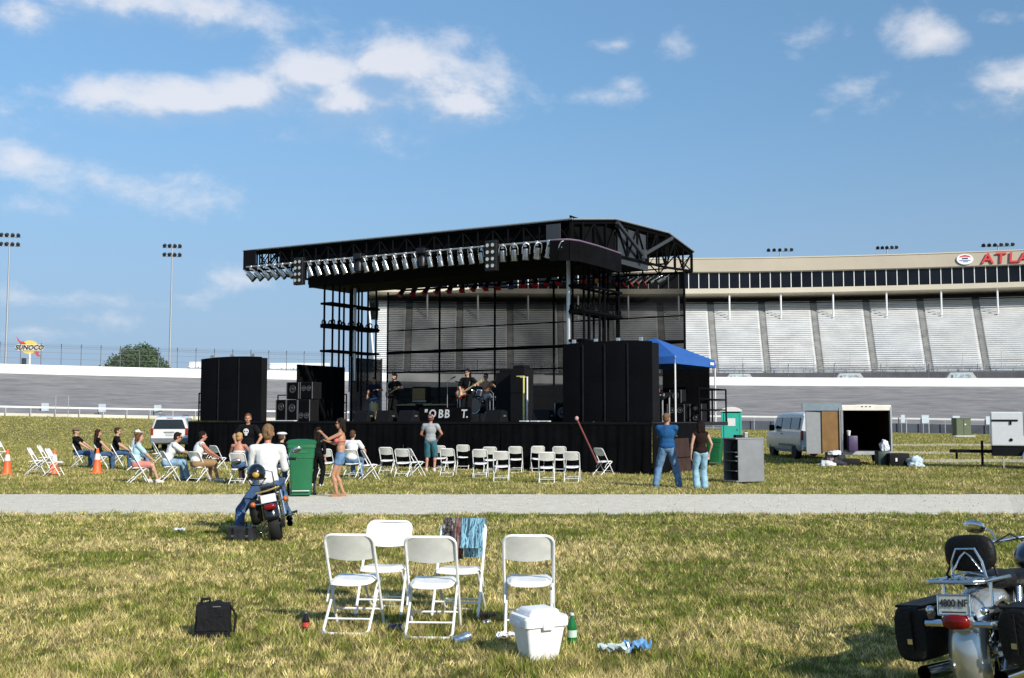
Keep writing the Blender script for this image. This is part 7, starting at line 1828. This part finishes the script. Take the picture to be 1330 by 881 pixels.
        MB().add(vs, fs).build('windshield', see_through('smoked_screen', (.02, .022, .025), .10, .1), t, smooth=True)
    else:
        pad('tail_lamp', (0, -.375, .50), (.085, .045, .042), 2.6, M_REDL)
        MB().slab((-.10, -.37, .56), (.10, -.37, .56), (.10, -.34, .665), (-.10, -.34, .665), .005).build('number_plate', mat('plate_white', (.62, .60, .58), rough=.5, var=.15, scale=20), t)
        for s_ in (-1, 1):
            MB().tube([(s_ * .08, -.30, .55), (s_ * .20, -.31, .56)], .009, n=6).build('signal_stem', M_CHROME, t); pad('turn_signal', (s_ * .215, -.32, .565), (.035, .04, .035), 2, M_AMBER)
            MB().cyl((s_ * .13, -.02, .30), (s_ * .12, -.12, .66), .028, .026, n=10).build('shock_absorber', M_CHROME, t, smooth=True)
        mb = MB(); mb.tube([(-.10, -.12, .62), (-.10, -.20, .95), (0, -.21, .99), (.10, -.20, .95), (.10, -.12, .62)], .011, n=8); mb.build('sissy_bar', M_CHROME, t, smooth=True)
        MB().tube([(-.16, -.22, .70), (0, -.26, .71), (.16, -.22, .735)], .013, n=8).build('rack_bar', mat('brass_bar', (.55, .42, .15), rough=.3, metal=.6), t, smooth=True)
        sb = pad('saddlebag', (-.22, -.02, .44), (.075, .2, .17), 3.4)
        MB().tube([(.22, -.28, .30), (.30, -.36, .34)], .008, n=6).build('flag_stub', M_CHROME, t)
        MB().tube([(-.12, .55, .26), (-.30, .42, .02)], .012, n=8).build('side_stand', M_CHROME, t)
    return t
m1 = motorcycle('black cruiser motorcycle with a rider, seen from behind on the near grass', (RB.x, RB.y - .02, 0), -10, -11, False)
# helmet hung on the sissy bar of the left motorcycle
hp0 = Matrix.Rotation(R(4), 3, 'Z') @ Vector((-.26, -.30, .93)) + Vector((RB.x, RB.y, 0))
hl = thing('motorcycle_helmet', 'black helmet with a gold emblem hanging behind the rider', 'helmet', hp0, R(10))
bm = bmesh.new(); bmesh.ops.create_uvsphere(bm, u_segments=24, v_segments=16, radius=1)
for v_ in bm.verts: c = v_.co; v_.co = Vector((c.x * .125, c.y * .15, (c.z * .135 if c.z > -.5 else -.0675 - (abs(c.z) - .5) * .05)))
MB().bm(bm).build('shell', M_BKPAINT, hl, smooth=True)
MB().ell((0, -.128, -.01), (.05, .03, .045)).build('emblem', mat('gold_emblem', (.45, .27, .05), rough=.4), hl, smooth=True)
MB().tube([(.126 * math.cos(a), .15 * math.sin(a), -.07) for a in np.linspace(0, 2 * math.pi, 25)[:-1]], .010, n=6, closed=True).build('rim_trim', M_RUBBER, hl, smooth=True); MB().tube([(-.12, 0, -.07), (-.06, -.02, -.16), (.06, -.02, -.16), (.12, 0, -.07)], .008, n=6).build('chin_strap', M_LEATH, hl, smooth=True)
# black leather bag on the grass by the rider's boot
g = G(315, 703); lb = thing('leather_bag', 'black leather saddle pack on the grass by the rider\'s boot', 'bag', (g.x, g.y, 0), R(-6))
bm = bmesh.new(); bmesh.ops.create_cube(bm, size=1); bmesh.ops.subdivide_edges(bm, edges=bm.edges[:], cuts=7, use_grid_fill=True)
for v_ in bm.verts: c = v_.co; n_ = mnoise.noise(c * 3 + Vector((4, 0, 0))) * .06; v_.co = Vector((c.x * .38 * (1 + n_) * (1 - .12 * (c.z + .5)), c.y * .22 * (1 + n_), (c.z + .5) * .20 * (1 + n_)))
bmesh.ops.smooth_vert(bm, verts=bm.verts[:], factor=.6, use_axis_x=True, use_axis_y=True, use_axis_z=True); MB().bm(bm).build('body', mat('worn_leather', (.022, .022, .024), rough=.45, var=.5, scale=8, bump=.3, bscale=30), lb, smooth=True)
for x in (-.1, .1): MB().box((x, -.115, .11), (.03, .01, .16)).build('strap', M_LEATH, lb); MB().box((x, -.122, .08), (.034, .006, .03)).build('buckle', M_CHROME, lb)
MB().tube([(-.05, 0, .2), (-.05, 0, .25), (.05, 0, .25), (.05, 0, .2)], .01, n=6).build('carry_handle', M_LEATH, lb, smooth=True)
pc = AT(1254, 787, 6.2); hd = R(46); base2 = Vector((pc.x, 6.2, 0)) + Vector((math.sin(hd), math.cos(hd), 0)) * .40
m2 = motorcycle('black touring motorcycle with chrome rack and number plate, cut by the right edge', (base2.x, base2.y, 0), 46, -6, True)
# ================================================================== GRASS BLADES
def grass_mat():
    m = bpy.data.materials.new('grass_blades'); m.use_nodes = True
    nt = m.node_tree; b = nt.nodes['Principled BSDF']; b.inputs['Roughness'].default_value = .75; b.inputs['Specular IOR Level'].default_value = .15
    a = nt.nodes.new('ShaderNodeAttribute'); a.attribute_name = 'blade'
    tr = nt.nodes.new('ShaderNodeBsdfTranslucent'); mx = nt.nodes.new('ShaderNodeMixShader'); mx.inputs[0].default_value = .25
    nt.links.new(a.outputs['Color'], b.inputs['Base Color']); nt.links.new(a.outputs['Color'], tr.inputs['Color'])
    nt.links.new(b.outputs[0], mx.inputs[1]); nt.links.new(tr.outputs[0], mx.inputs[2]); nt.links.new(mx.outputs[0], nt.nodes['Material Output'].inputs[0])
    return m
M_GRASS = grass_mat()
class VNoise:
    """smooth value noise on arrays"""
    def __init__(s, seed): s.t = np.random.default_rng(seed).random((256, 256))
    def __call__(s, x, y):
        xi, yi = np.floor(x).astype(int), np.floor(y).astype(int); fx, fy = x - xi, y - yi; fx = fx * fx * (3 - 2 * fx); fy = fy * fy * (3 - 2 * fy)
        t = s.t; g = lambda i, j: t[(xi + i) % 256, (yi + j) % 256]
        return (g(0, 0) * (1 - fx) + g(1, 0) * fx) * (1 - fy) + (g(0, 1) * (1 - fx) + g(1, 1) * fx) * fy
vn = [VNoise(i) for i in range(6)]
def patch(x, y):
    return .26 * vn[0](x * .45, y * .7) + .28 * vn[1](x * 1.3 + 9, y * 1.6) + .26 * vn[2](x * 3.5, y * 4.0) + .20 * vn[3](x * 9, y * 9)
def gz(x, y):
    dx, dy = x - ARC.x, y - ARC.y; rad = np.hypot(dx, dy); deg = np.clip(np.degrees(np.arctan2(dx, dy)), -40, 35)
    zi = np.clip(1.87 + (-.55 - 1.87) * (deg + 25) / 41, -.8, 2.3); t = np.clip((rad - 112) / 72, 0, 1); return zi * t * t * (3 - 2 * t)
def blades(name, label, y0, y1, n, hmin, hmax, w0, w1, xpad=1.5, excl=None, soft=0.0):
    r_ = np.random.default_rng(int(y0 * 10) + 3)
    # constant density on screen needs fewer blades per metre far away
    u = r_.random(n); y = 1 / (1 / y0 + u * (1 / y1 - 1 / y0)); y = np.where(r_.random(n) < .45, y0 + (y1 - y0) * r_.random(n), y)
    x = (r_.random(n) * 2 - 1) * (y * .485 + xpad)
    # gather into tufts
    cx, cy = np.round(x * 9 + 2 * r_.random(n)) / 9, np.round(y * 9 + 2 * r_.random(n)) / 9
    k = r_.random(n) < .55; x = np.where(k, cx + r_.normal(size=n) * .022, x); y = np.where(k, cy + r_.normal(size=n) * .022, y)
    p = patch(x, y); tuft = vn[4](x * 2.2, y * 2.2)
    if excl is not None:
        keep = excl(x, y, r_) & (r_.random(n) < np.clip(.45 + 1.2 * vn[5](x * 1.7 + 31, y * 1.7), 0, 1)); x, y, p, tuft = x[keep], y[keep], p[keep], tuft[keep]; n = len(x)
    h = (hmin + (hmax - hmin) * r_.random(n) ** 1.5) * (.55 + .9 * tuft) * (1 + .5 * (vn[1](x * 5.1 + 70, y * 5.1) > .80)); w = (w0 + (w1 - w0) * (y - y0) / (y1 - y0)) * (.6 + .8 * r_.random(n))
    a = r_.random(n) * 2 * np.pi; lean = h * (.25 + .9 * r_.random(n)); la = r_.random(n) * 2 * np.pi
    z = gz(x, y)
    v = np.empty((n, 3, 3), 'f')
    v[:, 0, 0], v[:, 0, 1], v[:, 0, 2] = x - np.cos(a) * w, y - np.sin(a) * w, z - .004
    v[:, 1, 0], v[:, 1, 1], v[:, 1, 2] = x + np.cos(a) * w, y + np.sin(a) * w, z - .004
    v[:, 2, 0], v[:, 2, 1], v[:, 2, 2] = x + np.cos(la) * lean, y + np.sin(la) * lean, z + h
    green = np.array((.16, .225, .03)); olive = np.array((.36, .345, .07)); straw = np.array((.78, .64, .29)); brown = np.array((.34, .22, .11))
    s = np.clip((p - .33) / .32 + r_.normal(size=n) * .42 + .9 * (vn[3](x * 13 + 50, y * 8) - .5), 0, 1)[:, None]
    c = np.where(s < .5, green + (olive - green) * s * 2, olive + (straw - olive) * (s - .5) * 2); c = np.where((r_.random(n) < .09)[:, None], brown, c); cl = vn[2](x * 21 + 5, y * 11 + 8); c = c * ((.55 + .75 * r_.random(n)) * (.42 + 1.15 * cl))[:, None]
    c = c * (1 - soft) + np.array((.34, .31, .095)) * soft
    me = bpy.data.meshes.new(name); me.vertices.add(n * 3); me.vertices.foreach_set('co', v.ravel())
    me.loops.add(n * 3); me.loops.foreach_set('vertex_index', np.arange(n * 3, dtype='i')); me.polygons.add(n); me.polygons.foreach_set('loop_start', np.arange(0, n * 3, 3, dtype='i'))
    at = me.attributes.new('blade', 'FLOAT_COLOR', 'FACE'); cc = np.ones((n, 4), 'f'); cc[:, :3] = c; at.data.foreach_set('color', cc.ravel())
    me.update(); me.validate()
    return tag(link(name, me, M_GRASS), label, 'grass', kind='stuff')
def edge_near(x, y, r_): return (y < PY0 + .12 + .35 * (vn[5](x * 1.1, y * 0) - .5) + .45 * (vn[4](x * 5, y * 0 + 3) - .5) + .07 * r_.normal(size=len(x))) | (r_.random(len(x)) < .0006)
blades('grass', 'short patchy dry and green grass in the foreground', 5.6, 19.3, 620000, .018, .062, .0028, .0075, 1.6, edge_near)
def on_track(x, y):
    m = np.zeros(len(x), bool)
    for pts, wd in TRACKS:
        cy = np.interp(x, [p[0] for p in pts], [p[1] for p in pts]); m |= (np.abs(y - cy) < wd * .45 * (.6 + .8 * vn[0](x * 1.3, y * 0))) & (x > pts[0][0])
    return m
def edge_far(x, y, r_): return y > PY1 - .18 + .5 * (vn[5](x * 1.3 + 40, y * 0) - .5) + .8 * (vn[4](x * 4, y * 0 + 9) - .5) + .1 * r_.normal(size=len(x))
def off_track(x, y, r_): return ~on_track(x, y) | (r_.random(len(x)) < .15)
_ef = edge_far
def edge_far(x, y, r_): return _ef(x, y, r_) & off_track(x, y, r_)
blades('grass', 'short grass between the gravel path and the stage', 23.7, 47, 300000, .03, .08, .008, .018, 3, edge_far, .25)
blades('grass', 'far infield grass running up to the race track', 46, 128, 260000, .04, .10, .022, .07, 4, off_track, .62)
# loose stones on the path
n = 5000; r_ = np.random.default_rng(5); vs, fs = [], []
for i in range(n):
    y = PY0 + .1 + (PY1 - PY0 - .2) * r_.random(); x = (r_.random() * 2 - 1) * (y * .5 + 2); s = .006 + .018 * r_.random() ** 3; a = r_.random() * 6.28; zz = .03 * (1 - abs(y - (PY0 + PY1) / 2) / ((PY1 - PY0) / 2)) + .004
    o = len(vs); vs += [(x + s * math.cos(a + q * 2.09) * (.7 + .6 * r_.random()), y + s * math.sin(a + q * 2.09) * (.7 + .6 * r_.random()), zz) for q in range(3)] + [(x, y, zz + s * .8)]; fs += [(o, o + 1, o + 3), (o + 1, o + 2, o + 3), (o + 2, o, o + 3)]
me = bpy.data.meshes.new('path_stones'); me.from_pydata(vs, [], fs); tag(link('path_stones', me, mat('stone_grey', (.46, .44, .39), rough=.9, var=.35, scale=40)), 'loose gravel stones scattered on the path', 'gravel', kind='stuff')
